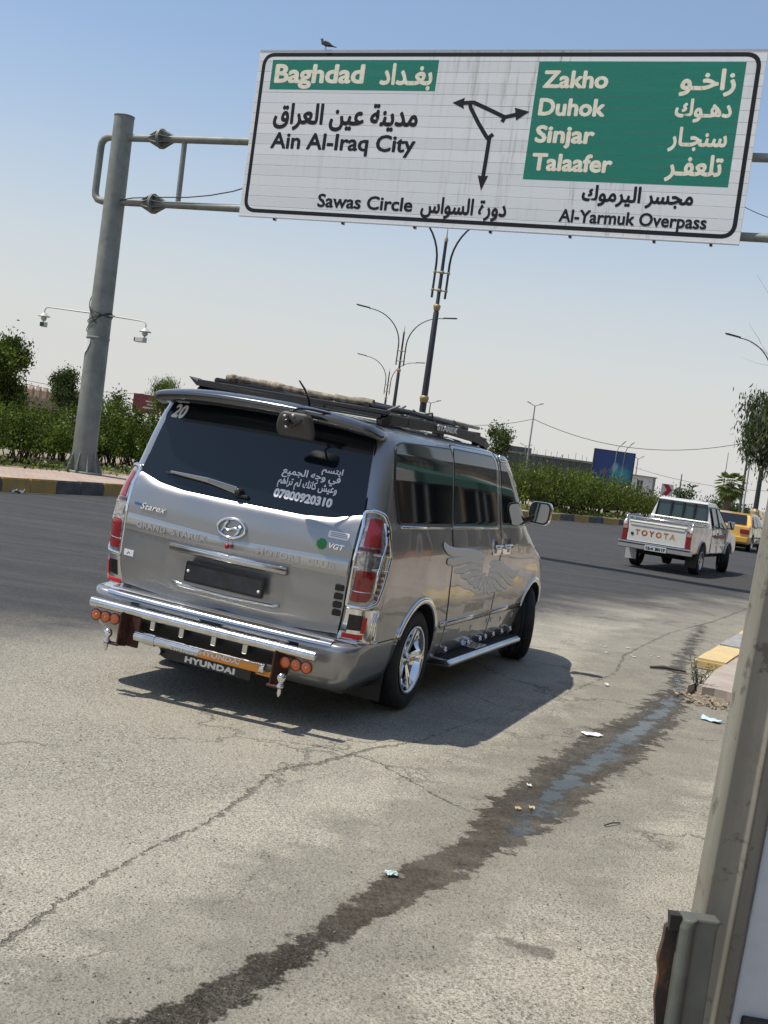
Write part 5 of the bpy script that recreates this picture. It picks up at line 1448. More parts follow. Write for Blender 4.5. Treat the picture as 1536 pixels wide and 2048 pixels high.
q = MB(); patch(q, t_off, [(-.775, .806), (-.70, .806), (-.70, .845), (-.775, .845)], .003, .003, 3, 3); s2 = vb(q, 'sticker', M['white'], parent=tail)
q = MB(); ribbon(q, t_off, [(-.752, .815), (-.738, .832), (-.728, .818)], .006, .004, .001); vb(q, 'sticker_mark', M['seam'], parent=tail)
# embossed band
q = MB(); bt = [(-.79, 1.085), (-.4, 1.066), (-.12, 1.052), (0, 1.046), (.12, 1.056), (.4, 1.076), (.79, 1.095), (.79, .985), (.55, .975), (.42, .968), (-.42, .968), (-.55, .975), (-.79, .985)]
cols = 40; F = []; B2 = []
for i in range(cols + 1):
    x = -.79 + 1.58 * i / cols
    zt = 1.052 + .033 * (abs(x) / .79) ** .9; zb_ = .966 + .010 * (abs(x) / .79)
    for j in range(7):
        z = zb_ + (zt - zb_) * j / 6
        o = .032 + (.0 if 0 < j < 6 else -.007)
        F.append(S_rear(x, z, o))
q.add(F, [(i * 7 + j, i * 7 + j + 1, (i + 1) * 7 + j + 1, (i + 1) * 7 + j) for i in range(cols) for j in range(6)], True)
band = vb(q, 'embossed_band', M['band'], parent=tail)
bfn = lambda x, z, d: S_rear(x, z, .030 + d)
text_obj('raised_lettering', 'GRAND', M['band'], tail, bfn, -.70, -.475, 1.000, 1.040, bold=.03, thick=.0075, spacing=1.15)
text_obj('raised_lettering', 'STAREX', M['band'], tail, bfn, -.43, -.17, 1.000, 1.040, bold=.03, thick=.0075, spacing=1.15)
text_obj('raised_lettering', 'MOTORS', M['band'], tail, bfn, .19, .48, 1.003, 1.043, bold=.03, thick=.0075, spacing=1.15)
text_obj('raised_lettering', 'CLUB', M['band'], tail, bfn, .53, .71, 1.003, 1.043, bold=.03, thick=.0075, spacing=1.15)
# garnish over the number plate
q = MB(); ribbon(q, t_off, [(-.41, .936), (0, .934), (.41, .936)], .055, .035, .03); vb(q, 'garnish', M['satin'], parent=tail)
q = MB(); ribbon(q, t_off, [(-.405, .955), (0, .953), (.405, .955)], .014, .037, .03); vb(q, 'garnish_strip', M['chrome'], parent=tail)
q = MB(); ribbon(q, SRr(.015), [(-.385, .715), (-.34, .70), (0, .690), (.34, .70), (.385, .715)], .026, .012, .012); vb(q, 'recess_lip', M['satin'], parent=tail)
pl = MB(); yp = -.072
pl.prism([(x, yp, z) for x, z in rounded([(-.275, .735), (.285, .735), (.285, .868), (-.275, .868)], .014)], (0, 0, 0), (0, .025, 0))
plate = vb(pl, 'number_plate_holder', M['gloss_black'], parent=tail, bevel=.003)
q = MB(); q.prism([(x, yp - .001, z) for x, z in rounded([(-.262, .75), (.272, .75), (.272, .845), (-.262, .845)], .006)], (0, 0, 0), (0, .003, 0)); vb(q, 'plate_cover', mat('dark_film', (.012, .016, .026), .12, coat=.6, var=.5, vscale=14), parent=tail)
plf = lambda x, z, d: Vector((x, yp - .002 - d, z))
for x in (-.25, .258):
    q = MB(); q.lathe((x, yp - .002, .805 if x < 0 else .775), [(0, -.006), (.008, -.004), (.010, .0)], 'Y', 10); vb(q, 'plate_screw', M['white'], parent=tail)
q = MB(); q.tube([(-.005, -.075, 1.07), (-.002, -.083, 1.03)], .002, 5); q.lathe((-.002, -.085, 1.012), [(0, .02), (.012, .012), (.017, 0), (.012, -.012), (0, -.02)], n=10); vb(q, 'bead_charm', M['bead'], parent=tail)
for z in (.905, .852, .80, .75):
    q = MB(); P = S_rear(.765, z, .03); q.prism([(P.x - .03, P.y, z - .02), (P.x + .022, P.y + .02, z - .02), (P.x + .022, P.y + .02, z + .019), (P.x - .03, P.y, z + .019)], (0, .01, 0), (0, -.022, 0)); vb(q, 'bump_pad', M['gloss_black'], bevel=.007, parent=tail)
# wiper
q = MB(); A = S_rear(-.555, 1.385, .03); B_ = S_rear(-.26, 1.377, .045); C_ = S_rear(-.055, 1.350, .04)
q.prism([A + Vector((0, 0, -.007)), B_ + Vector((0, 0, -.017)), C_ + Vector((0, 0, -.022)), C_ + Vector((.01, 0, .022)), B_ + Vector((0, 0, .014)), A + Vector((0, 0, .007))], (0, -.008, 0), (0, .01, 0))
wp = vb(q, 'wiper_arm', M['chrome'], parent=rg, bevel=.003)
q = MB(); q.prism([S_rear(-.60, 1.385, .02), S_rear(-.14, 1.362, .02), S_rear(-.14, 1.351, .02), S_rear(-.60, 1.372, .02)], (0, 0, 0), (0, .012, 0)); vb(q, 'wiper_blade', M['black'], parent=rg)
q = MB(); q.lathe(C_ + Vector((.02, .01, -.01)), [(0, -.03), (.02, -.026), (.026, .03)], 'Y', 12); q.box(C_ + Vector((.04, .012, -.032)), (.10, .02, .02)); vb(q, 'wiper_hub', M['black'], parent=rg, bevel=.004)

# ---- tail lamps
for s in (-1, 1):
    # corner surface running round from rear face to side: u = arc length
    def C(u, z, d=0.0, s=s):
        w = W(z); x0 = w - RC; yb = RY(z) + bow(w - RC, w)
        La = RC * PI / 2
        if u < 0: P = Vector((x0 + u, RY(z) + bow(x0 + u, w), z)); n = Vector((0, -1, 0))
        elif u < La:
            a = u / RC; P = Vector((x0 + RC * math.sin(a), yb + RC * (1 - math.cos(a)), z)); n = Vector((math.sin(a), -math.cos(a), 0))
        else: P = Vector((w, yb + RC + u - La, z)); n = Vector((1, 0, 0))
        P = P + n * d
        return Vector((P.x * s, P.y, P.z))
    lo = [(-.012, .80), (.10, .805), (.17, .84), (.22, .95), (.275, 1.12), (.20, 1.30), (.15, 1.375), (.09, 1.395), (.03, 1.385), (.025, 1.30), (-.005, 1.10)]
    q = MB(); patch(q, C, rounded(lo, .02), .016, .018, 24, 10); lamp = vb(q, 'tail_lamp', M['clearlens'])
    q = MB(); ribbon(q, C, rounded(lo, .02), .026, .026, .026, closed=True); vb(q, 'lamp_surround', M['chrome'], parent=lamp)
    q = MB(); ribbon(q, C, [(.155, 1.33), (.185, 1.2), (.16, 1.13), (.14, 1.02), (.135, .90)], .016, .024, .01); vb(q, 'lamp_divider', M['chrome'], parent=lamp)
    for z in (1.135, 1.045):
        q = MB(); ribbon(q, C, [(0, z), (.12, z), (.235, z - .005)], .018, .026, .012); vb(q, 'lamp_divider', M['chrome'], parent=lamp)
    q = MB(); ribbon(q, C, [(0, .90), (.06, .90), (.12, .905)], .009, .025, .012); vb(q, 'lamp_divider', M['chrome'], parent=lamp)
    for nm_, pp, mm in (('red_lens', [(.035, 1.175), (.135, 1.18), (.135, 1.35), (.06, 1.35)], 'redlens'), ('red_lens', [(.005, .835), (.095, .84), (.118, .88), (.125, 1.03), (.015, 1.03)], 'redlens'), ('dark_lens', [(.012, 1.15), (.135, 1.15), (.135, 1.17), (.014, 1.17)], 'darkred'), ('reversing_lens', [(.015, 1.058), (.13, 1.058), (.13, 1.12), (.015, 1.12)], 'clearlens')):
        q = MB(); patch(q, C, rounded(pp, .012), .0205, .004, 10, 6); vb(q, nm_, M[mm], parent=lamp)
    for i in range(5):
        z = 1.30 - i * .037; uu = .165 + i * .007
        q = MB(); patch(q, C, rounded([(uu, z - .011), (uu + .026, z - .011), (uu + .026, z + .012), (uu + .002, z + .012)], .006), .0215, .004, 4, 3); vb(q, 'lens_dot', M['darkred' if i > 1 else 'gloss_black'], parent=lamp)
        z = 1.015 - i * .036; uu = .165 - i * .006
        q = MB(); patch(q, C, rounded([(uu, z - .010), (uu + .034 - i * .003, z - .010), (uu + .036 - i * .003, z + .012), (uu + .003, z + .012)], .006), .0215, .004, 4, 3); vb(q, 'lens_dot', M['darkred'], parent=lamp)
    # chrome lower corner
    lc = [(-.05, .582), (.215, .585), (.225, .79), (.16, .80), (.10, .795), (-.01, .79), (-.015, .72)]
    q = MB(); patch(q, C, rounded(lc, .012), .014, .016, 14, 10); low_c = vb(q, 'corner_cover', M['chrome'])
    q = MB(); ribbon(q, C, [(-.06, .590), (.06, .590), (.22, .592)], .022, .03, .03); vb(q, 'corner_lip', M['chrome'], parent=low_c)
    q = MB(); patch(q, C, [(.005, .655), (.085, .66), (.09, .755), (.01, .755)], .0165, .004, 6, 4); vb(q, 'corner_recess', M['gloss_black'], parent=low_c)
    q = MB(); patch(q, C, [(.085, .645), (.110, .648), (.115, .745), (.092, .74)], .020, .006, 6, 4); vb(q, 'red_reflector', M['redvinyl'], parent=low_c)
    q = MB(); patch(q, C, [(-.02, .603), (.10, .605), (.10, .635), (-.02, .633)], .0175, .004, 4, 4); vb(q, 'red_reflector', M['redvinyl'], parent=low_c)
    q = MB(); ribbon(q, C, [(.13, .61), (.15, .70), (.17, .78)], .012, .022, .012); ribbon(q, C, [(.175, .61), (.185, .70), (.2, .78)], .010, .022, .012); vb(q, 'corner_rib', M['chrome'], parent=low_c)

# ---- bumper shelf, bars, brackets
q = MB()
xs = [-.80 + 1.6 * i / 40 for i in range(41)]
F = []
for x in xs:
    e = (abs(x) / .8) ** 3
    yb_ = rear_y(x, .58); y0 = -.135 + .05 * e
    for (yy, zz) in ((.02 + .03 * e, .602), (-.03, .596), (-.075 + .03 * e, .590), (-.080 + .03 * e, .584), (y0 + .01, .578), (y0 - .004, .570), (y0 - .006, .555)):
        F.append((x, yy, zz))
q.add(F, [(i * 7 + j, i * 7 + j + 1, (i + 1) * 7 + j + 1, (i + 1) * 7 + j) for i in range(40) for j in range(6)], True)
vb(q, 'bumper_step', M['satin'])
q = MB()
for yy in (-.05, -.095): q.tube([(-.72, yy + .01, .592 + (.0 if yy > -.06 else -.006)), (0, yy, .594 + (0 if yy > -.06 else -.008)), (.72, yy + .01, .592 + (0 if yy > -.06 else -.006))], .004, 6)
vb(q, 'step_groove', M['black'])
q = MB(); ribbon(q, S_rear, [(-.60, .47), (0, .47), (.60, .47)], .13, .004, .004); vb(q, 'bumper_grille', M['black'])
q = MB(); patch(q, S_rear, rounded([(-.52, .36), (.52, .36), (.48, .52), (-.48, .52)], .03), .005, .005, 8, 16); vb(q, 'bumper_opening', M['well'])
for x in (-.37, -.16, .07, .29):
    q = MB(); q.box((x, -.16, .45), (.035, .07, .09)); vb(q, 'bar_bracket', M['satin'], bevel=.004)
def pipe(mb, x0, x1, y, z, r, bowy=.0):
    n = 22
    mb.tube([(x0 + (x1 - x0) * i / n, y + bowy * ((2 * i / n - 1) ** 2), z + .0 * i) for i in range(n + 1)], r, 18)
q = MB(); pipe(q, -.79, .79, -.27, .508, .031, .012); ub = vb(q, 'upper_bar', M['steelpipe'])
for s in (-1, 1):
    q = MB(); q.lathe((s * .792, -.258, .508), [(0, 0), (.026, 0), (.030, s * -.006)] if True else [], 'X', 16); vb(q, 'bar_end_cap', M['satin'], parent=ub)
q = MB(); pipe(q, -.46, .46, -.22, .352, .031); lb = vb(q, 'lower_bar', M['steelpipe'])
q = MB(); q.tube([(-.39, -.22, .352), (-.31, -.22, .352)], .036, 18); vb(q, 'bar_clamp', M['satin'], parent=lb)
q = MB()
n = 14; vs = []; fs = []
for i in range(n + 1):
    a = -.9 + 1.9 * i / n
    for x in (.0, .42): vs.append((x + .02 * i / n, -.22 - .0322 * math.cos(a - .2), .352 + .0322 * math.sin(a - .2)))
for i in range(n): fs.append((2 * i, 2 * i + 1, 2 * i + 3, 2 * i + 2))
q.add(vs, fs, True); vb(q, 'orange_tape', M['orange'], parent=lb)
def barfn(x, v, d):
    a = (v - .352) / .033
    return Vector((x, -.22 - (.0335 + d) * math.cos(a), .352 + (.0335 + d) * math.sin(a)))
text_obj('tape_lettering', 'HYUNDAI', M['decal'], lb, barfn, .02, .30, .345, .375, bold=.03)
text_obj('tape_lettering', 'HYUNDAI', M['decal'], lb, barfn, -.18, .0, .325, .35, bold=.02)
for s in (-1, 1):
    q = MB()
    pr = rounded([(s * .54, -.27, .49), (s * .54, -.20, .50), (s * .54, -.12, .44), (s * .54, -.12, .33), (s * .54, -.26, .26), (s * .54, -.285, .29), (s * .54, -.285, .47)], .0) if False else [(s * .54, -.30, .485), (s * .54, -.20, .50), (s * .54, -.06, .44), (s * .54, -.06, .33), (s * .54, -.20, .265), (s * .54, -.30, .28)]
    q.prism(pr, (-.006, 0, 0), (.006, 0, 0))
    if s < 0: q.box((-.50, -.19, .37), (.09, .02, .20))
    br = vb(q, 'side_bracket', M['rust'], bevel=.003)
    q = MB(); q.box((s * .575, -.29, .285), (.10, .05, .012)); vb(q, 'ball_plate', M['rust'], bevel=.002)
    q = MB(); q.lathe((s * .612, -.30, .30), [(0, .075), (.018, .070), (.027, .055), (.029, .045), (.025, .028), (.014, .018), (.016, .006), (.024, .0), (.022, -.014), (.012, -.018), (.013, -.05), (.006, -.07), (0, -.072)], n=16); vb(q, 'tow_ball', M['steelpipe'])
    for i in range(3):
        x = s * (.603 + .0695 * i)
        q = MB(); q.lathe((x, -.262, .432), [(0, -.012), (.014, -.013), (.030, -.008), (.036, .0), (.036, .02), (0, .022)], 'Y', 18); al = vb(q, 'amber_lamp', M['amber'])
        q = MB(); n = 18; q.tube([(x + .0345 * math.cos(2 * PI * k_ / n), -.264, .432 + .0345 * math.sin(2 * PI * k_ / n)) for k_ in range(n + 1)], .0035, 6, caps=False); vb(q, 'lamp_rim', M['rust'], parent=al)
        q = MB(); q.lathe((x + .004, -.274, .434), [(0, -.006), (.006, -.003), (.009, .003)], 'Y', 8); vb(q, 'lamp_centre', M['amber2'], parent=al)
q = MB(); q.box((0.0, -.085, .266), (.62, .012, .075)); flap = vb(q, 'mud_flap', M['black'])
flf = lambda x, z, d: Vector((x, -.0925 - d, z))
text_obj('flap_lettering', 'HYUNDAI', M['white'], flap, flf, -.16, .20, .238, .278, bold=.05, spacing=1.1)
q = MB(); q.box((.455, -.19, .318), (.13, .01, .030)); vb(q, 'yellow_reflector', M['orange'], bevel=.002)
q = MB(); q.tube([(-.35, -.13, .27), (-.35, -.06, .27)], .03, 14); vb(q, 'exhaust_tip', M['chrome'])

# ---- spoiler with brake lamp, rear view mirror on an arm
q = MB()
F = []; sec = [(.26, 1.925), (.14, 1.945), (.02, 1.945), (-.045, 1.925), (-.060, 1.908), (-.040, 1.866), (.06, 1.848), (.19, 1.848)]
nx = 36
for i in range(nx + 1):
    u = -1 + 2 * i / nx; au = abs(u)
    drop = .055 * au ** 2.6 + (.02 if au > .97 else 0); sh = .09 * au ** 3
    for y, z in sec:
        k_ = 1 if au < .97 else .6
        F.append((u * .80, (y - .19) * k_ + .19 + sh * (1 if y < .19 else .3), (z - 1.9) * (1 - .25 * au ** 3) * k_ + 1.915 - drop))
k = len(sec)
q.add(F, [(i * k + j, i * k + (j + 1) % k, (i + 1) * k + (j + 1) % k, (i + 1) * k + j) for i in range(nx) for j in range(k)] + [tuple(range(k)), tuple(nx * k + j for j in range(k - 1, -1, -1))], True)
sp = vb(q, 'spoiler', M['spoiler'])
q = MB()
vs = []
for i in range(13):
    x = -.22 + .44 * i / 12
    vs += [(x, -.058, 1.918), (x, -.034, 1.889), (x, -.03, 1.886), (x, -.045, 1.92)]
q.add([(x * 1.0, y, z + .003) for x, y, z in vs], [(i * 4, i * 4 + 1, i * 4 + 5, i * 4 + 4) for i in range(12)], True)
vb(q, 'brake_lamp', M['darkred'], parent=sp)
q = MB(); q.add([], [])
ms = rounded([(-.125, -.075), (.125, -.075), (.13, -.02), (.105, .078), (-.095, .078), (-.13, 0)], .035)
rings_ = []
for dy, k_ in ((0, .80), (.012, .95), (.035, 1.0), (.045, .97)):
    rings_.append([(.345 + x * k_, -.16 + dy - z * .35, 1.825 + z * k_) for x, z in ms])
n = len(ms)
q.add([p for r in rings_ for p in r], [(i * n + j, i * n + (j + 1) % n, (i + 1) * n + (j + 1) % n, (i + 1) * n + j) for i in range(3) for j in range(n)] + [tuple(range(n)), tuple(3 * n + j for j in range(n))], True)
rm = vb(q, 'rear_view_mirror', mat('mirror_back', (.055, .05, .045), .55))
q = MB(); q.tube([(.50, .0, 1.93), (.42, -.08, 1.935), (.345, -.12, 1.93), (.31, -.17, 1.90), (.31, -.185, 1.85)], .007, 8); q.tube([(.31, -.18, 1.85), (.34, -.17, 1.815), (.39, -.175, 1.85), (.43, -.16, 1.90)], .010, 8); q.lathe((.31, -.185, 1.84), [(0, -.02), (.018, -.015), (.02, .012)], 'Y', 10)
vb(q, 'mirror_arm', M['gloss_black'], parent=rm)
for x, z in ((.29, 1.872), (.345, 1.882), (.30, 1.808)):
    q = MB(); q.lathe((x, -.17 - (z - 1.825) * .35, z), [(0, -.012), (.006, -.008), (.008, .004)], 'Y', 8); vb(q, 'mirror_screw', M['white'], parent=rm)
# shark antenna whip
q = MB(); q.tube([(.22, .30, 1.93), (.215, .27, 2.0), (.19, .24, 2.06), (.15, .22, 2.11)], [.010, .008, .007, .005], 8); vb(q, 'antenna', M['gloss_black'])

# ---- roof rack
for s in (-1, 1):
    q = MB(); pth = [(s * .66, .42, 1.945), (s * .68, .50, 1.985), (s * .69, .8, 1.99), (s * .70, 1.7, 2.005), (s * .69, 2.3, 1.995), (s * .68, 2.65, 1.975), (s * .66, 2.85, 1.94)]
    q.v = []; 
    for a_, b__ in zip(pth, pth[1:]): q.bar(a_ - Vector((0, 0, .018)) if hasattr(a_, 'x') else Vector(a_) - Vector((0, 0, .018)), Vector(b__) - Vector((0, 0, .022)), .05, .068)
    rk = vb(q, 'roof_rail', M['black'], bevel=.006)
    if s == 1: text_obj('rail_lettering', 'STAREX', M['decal'], rk, lambda y, z, d: Vector((.727 + d, y, z)), 1.36, 1.83, 1.965, 2.008, bold=.05, thick=.004)
    for yy in (.55, 1.6, 2.6):
        q = MB(); q.box((s * .66, yy, 1.95), (.06, .12, .07)); vb(q, 'rail_foot', M['black'], bevel=.01)
for yy in (.45, 1.1, 1.8, 2.5):
    q = MB(); q.bar((-.70, yy, 2.005), (.70, yy, 2.005), .06, .03); vb(q, 'cross_bar', M['black'], bevel=.005)
q = MB(); q.prism([(-.69, .40, 1.975), (.67, .40, 1.965), (.67, .40, 1.985), (-.69, .40, 2.005), (-.76, .40, 2.03)], (0, 0, 0), (0, .16, 0)); vb(q, 'rack_panel', M['gloss_black'], bevel=.003)
q = MB()
for s in (-1, 1): q.tube([(s * .55, .42, 2.03), (s * .56, 1.2, 2.05), (s * .55, 2.6, 2.035)], .02, 8)
vb(q, 'rack_tube', M['black'])
# wing decal on the right side doors
def feather(pts, w):
    q = MB()
    n = len(pts)
    return q
wing_l = [
 [(1.30, 1.185), (1.42, 1.135), (1.62, 1.115), (1.95, 1.105), (2.2, 1.09), (2.38, 1.05)],
 [(1.42, 1.06), (1.62, 1.045), (1.95, 1.07), (2.15, 1.05), (2.36, 1.0)],
 [(1.62, .985), (1.85, .975), (2.02, 1.0), (2.2, .99), (2.38, .96)],
 [(1.80, .94), (1.98, .915), (2.13, .945), (2.27, .935), (2.40, .93)],
 [(2.0, .90), (2.13, .865), (2.25, .90), (2.34, .915), (2.42, .93)],
 [(2.16, .865), (2.26, .825), (2.35, .865), (2.44, .93)],
 [(2.32, .84), (2.40, .80), (2.45, .86), (2.47, .94)]]
wid_l = [.075, .075, .06, .05, .045, .04, .035]
for fn in (SR, SL):
    q = MB()
    def strand(p, w):
        # smooth the path and taper it at both ends
        P = [Vector(a) for a in p]
        for _ in range(3):
            Q = [P[0]]
            for a, b_ in zip(P, P[1:]): Q += [a * .75 + b_ * .25, a * .25 + b_ * .75]
            Q.append(P[-1]); P = Q
        n = len(P)
        ribbon(q, lambda y, z, d: fn(y, z, .0051 + d * .04), [tuple(a) for a in P], [max(.002, w * math.sin(PI * min(1, (i + .5) / n * .95 + .05)) ** .6) for i in range(n)], .004, .002)
    for p, w in zip(wing_l, wid_l): strand(p, w)
    vb(q, 'wing_decal', M['decal'])
    q = MB()
    for p, w in zip(wing_l, wid_l): strand([(2.47 + (2.47 - y) * .92, z - .02 - .27 * ((2.47 - y) / 1.17)) for y, z in p], w * 1.0)
    vb(q, 'wing_decal', M['decal'])
    text_obj('door_lettering', 'HYUNDAI', mat('faint_decal', (.34, .34, .33), .35, .6) if fn is SR else bpy.data.materials['faint_decal'], van.children[0] if False else body, lambda y, z, d: fn(y, z, .0050 + d), 2.06, 2.60, .635, .70, bold=.05, shear=.2)

# ---- wheels
def wheel(r, w, rim_r, spokes, tyre_m, rim_m, parent, loc, rz=0.0, side=1, name='wheel', sp_w=.05):
    t = MB()
    pr = [(rim_r, -w / 2 + .01), (rim_r + .02, -w / 2), (r - .035, -w / 2 - .004), (r - .01, -w / 2 + .012), (r, -w / 2 + .03), (r, -.02), (r - .006, -.018), (r - .006, -.012), (r, -.01), (r, .01), (r - .006, .012), (r - .006, .018), (r, .02), (r, w / 2 - .03), (r - .01, w / 2 - .012), (r - .035, w / 2 + .004), (rim_r + .02, w / 2), (rim_r, w / 2 - .01)]
    t.lathe((0, 0, 0), pr, 'X', 44)
    root = bpy.data.objects.new(name, None)
    root.empty_display_size = .1
    root.location = loc; root.rotation_euler = (0, 0, rz); link(root, parent)
    ty = t.build('tyre', tyre_m, root)
    q = MB(); o = side * w / 2
    q.lathe((0, 0, 0), [(rim_r + .004, o), (rim_r + .004, o + side * .006), (rim_r - .012, o + side * .006), (rim_r - .02, o - side * .01), (rim_r - .03, -o * .6), (rim_r - .1, -o * .7), (0, -o * .7)], 'X', 44)
    q.lathe((0, 0, 0), [(.0, o * .72 + side * .012), (.028, o * .72 + side * .012), (.032, o * .72), (.055, o * .60), (.06, o * .3), (0, o * .3)], 'X', 20)
    for k_ in range(spokes):
        for dd in ((-.12, .12) if spokes <= 6 else (0,)):
            a = 2 * PI * k_ / spokes + dd
            for (r0, r1, x0, x1, w0, w1) in ((.03, rim_r * .62, .60, .80, sp_w, sp_w * .8), (rim_r * .62, rim_r - .015, .80, .90, sp_w * .8, sp_w * 1.15)):
                c, s_ = math.cos(a), math.sin(a); tx = Vector((0, -s_, c)); rr = Vector((0, c, s_))
                A = rr * r0 + Vector((o * x0, 0, 0)); B_ = rr * r1 + Vector((o * x1, 0, 0)); dn = Vector((-side * .035, 0, 0))
                q.add([A - tx * w0 / 2, A + tx * w0 / 2, B_ + tx * w1 / 2, B_ - tx * w1 / 2, A - tx * w0 / 2 + dn, A + tx * w0 / 2 + dn, B_ + tx * w1 / 2 + dn, B_ - tx * w1 / 2 + dn],
                      [(0, 1, 2, 3), (0, 3, 7, 4), (1, 5, 6, 2), (4, 7, 6, 5)], False)
    q.build('rim', rim_m, root, bevel=.003, seg=1)
    q = MB(); q.lathe((0, 0, 0), [(0, o * .05), (rim_r * .72, o * .05), (rim_r * .72, -o * .1), (0, -o * .1)], 'X', 24)
    q.build('brake_disc', M['well'], root)
    return root
for wy in (1.05, 4.25):
    for s in (-1, 1):
        st = .42 if wy > 3 else 0.0
        wheel(.345, .225, .232, 5, M['rubber'], M['chrome'], van, (s * (.835 if wy < 3 else .84), wy, .345), st if wy > 3 else 0.0, s, sp_w=.030)
# mud guard behind front right wheel
for s in (-1, 1):
    q = MB(); q.box((s * .80, 3.80, .27), (.22, .012, .22)); vb(q, 'mud_guard', M['black'])
    q = MB(); q.box((s * .80, .62, .27), (.22, .012, .26)); vb(q, 'mud_guard', M['black'])

# ---- loads on the roof rack (things of their own)
def vpt(x, y, z):
    cr, sr = math.cos(ROLLB), math.sin(ROLLB)
    p = Vector((cr * x + sr * (z - .35), y, -sr * x + cr * (z - .35) + .35))
    c, s = math.cos(VAN_YAW), math.sin(VAN_YAW)
    return Vector((-.93 + c * p.x + s * p.y, 7.53 - s * p.x + c * p.y, p.z))
mroll = mat('patterned_cloth', (.42, .36, .27), .85, var=.3, vscale=22, bump=.003, bscale=30, col2=(.05, .03, .028))
q = MB(); pts = []; rs = []
for i in range(25):
    t = i / 24
    pts.append(vpt(-.50 + 1.08 * t, .46 + .012 * math.sin(t * 9), 2.058 - .010 * t + .008 * math.sin(t * 7)))
    rs.append(.023 + .003 * math.sin(t * 23) + .003 * math.sin(t * 57) + (.006 if i in (1, 23) else 0))
q.tube(pts, rs, 10)
tag(q.build('cloth_roll', mroll), 'long thin rolled carpet with brown and cream pattern lying across the van roof rack', 'rolled carpet')
for (xa, ya, xb, yb, z, r, m_, lab) in ((.30, .5, .62, 2.7, 2.06, .016, 'pale', 'pale thin tent pole lying lengthwise on the right side of the van roof rack'), (.40, .55, .45, 2.5, 2.055, .02, 'dark', 'dark pipe lying lengthwise on the van roof rack beside the pale pole'), (-.1, .6, .1, 2.6, 2.05, .02, 'dark2', 'grey pipe lying lengthwise along the middle of the van roof rack')):
    mm = mat('pole_' + m_, {'pale': (.55, .5, .4), 'dark': (.05, .045, .04), 'dark2': (.16, .15, .14)}[m_], .5, var=.3)
    q = MB(); q.tube([vpt(xa, ya, z), vpt((xa + xb) / 2, (ya + yb) / 2, z + .006), vpt(xb, yb, z)], r, 8)
    tag(q.build('roof_pole', mm), lab, 'pole', 'poles on the van roof')
random.seed(4)
q = MB()
for i in range(16):
    t = i / 15; c_ = vpt(.30 + .2 * math.sin(i * 1.7), .7 + 1.8 * t, 2.04)
    pr = []
    for j in range(9):
        a = j / 8 * PI * 1.6 + i
        pr.append(c_ + Vector((.13 * math.cos(a) * random.uniform(.6, 1.2), .12 * math.sin(a), .03 * math.sin(a * 2.3) + random.uniform(-.01, .02))))
    q.tube(pr, .008, 5)
tag(q.build('rope_tangle', mat('old_rope', (.22, .20, .17), .9, var=.4)), 'tangled grey rope heaped on the right side of the van roof rack', 'rope')

# ================================================================== OTHER VEHICLES
def loop_body(mb, prof, xw, rows=None):
    """closed side outline (y, z) given a width at each point: two side faces and a skin between"""
    n = len(prof)
    vs = [(xw(z, y), y, z) for y, z in prof] + [(-xw(z, y), y, z) for y, z in prof]
    mb.add(vs, [tuple(range(n)), tuple(range(2 * n - 1, n - 1, -1))] + [(i, n + i, n + (i + 1) % n, (i + 1) % n) for i in range(n)], False)
def wheel_simple(parent, x, y, r, w, s, st=0.0, rim_m=None, name='wheel'):
    return wheel(r, w, r * .62, 6, M['rubber'], rim_m, parent, (x, y, r), st, s, name=name, sp_w=.05)
TY = .484
truck = thing('pickup_truck', 'white and silver double cab pickup with red lettered tailgate driving away on the right', 'pickup truck', (6.17, 27.10, 0), -TY)
mtw = paint('pickup_white_paint', (.66, .66, .64), dust=.25, metal=.0, rough=.3); mts = paint('pickup_silver_paint', (.50, .50, .49), dust=.3, metal=.4, rough=.3)
mtr = mat('tailgate_cream', (.68, .67, .60), .45, var=.06)
def archpts(yc, r_, z0, n=12, zc=None):
    zc = .34 if zc is None else zc; a0 = math.asin((z0 - zc) / r_) if z0 > zc else 0
    return [(yc - r_ * math.cos(a0 + (PI - 2 * a0) * i / n), zc + r_ * math.sin(a0 + (PI - 2 * a0) * i / n)) for i in range(n + 1)]
ZT = .48
# bed sides
for s in (-1, 1):
    out = [(.04, ZT)] + archpts(1.12, .43, ZT) + [(1.88, ZT), (1.88, 1.06), (1.8, 1.09), (.10, 1.09), (.05, 1.05)]
    q = MB(); q.prism([(s * (.80 if z < 1.0 else .785), y, z) for y, z in out], (0, 0, 0), (-s * .05, 0, 0)); q.build('bed_side', mts, truck, bevel=.012)
    q = MB(); arc_ = archpts(1.12, .445, ZT); 
    q.tube([(s * .80, y, z) for y, z in arc_], .022, 6); q.build('arch_lip', mts, truck)
    q = MB(); q.box((s * .60, 1.12, .72), (.30, 1.0, .5)); q.build('wheel_house', M['well'], truck, bevel=.05)
q = MB(); q.box((0, .96, .60), (1.5, 1.84, .08)); q.box((0, 1.86, .84), (1.55, .05, .52)); q.build('bed', mts, truck)
q = MB(); q.box((0, .03, .82), (1.34, .05, .50)); tgp = q.build('tailgate', mtr, truck, bevel=.015)
q = MB(); q.box((0, .00, .985), (1.24, .012, .045)); q.build('tailgate_rib', mtr, tgp, bevel=.005)
q = MB(); q.box((0, -.0, .60), (1.30, .015, .02)); q.box((0, .0, 1.035), (1.3, .02, .02)); q.build('tailgate_edge', mts, tgp, bevel=.004)
mred = bpy.data.materials.new('faded_red_letters'); t = NT(mred); bs = t.N['Principled BSDF']; tc = t.n('ShaderNodeTexCoord')
t.put(bs.inputs['Base Color'], t.mix(t.mr(t.noise(tc.outputs['Object'], 3.5, 2, .5), .42, .60), (.42, .05, .02), (.50, .28, .14))); bs.inputs['Roughness'].default_value = .5
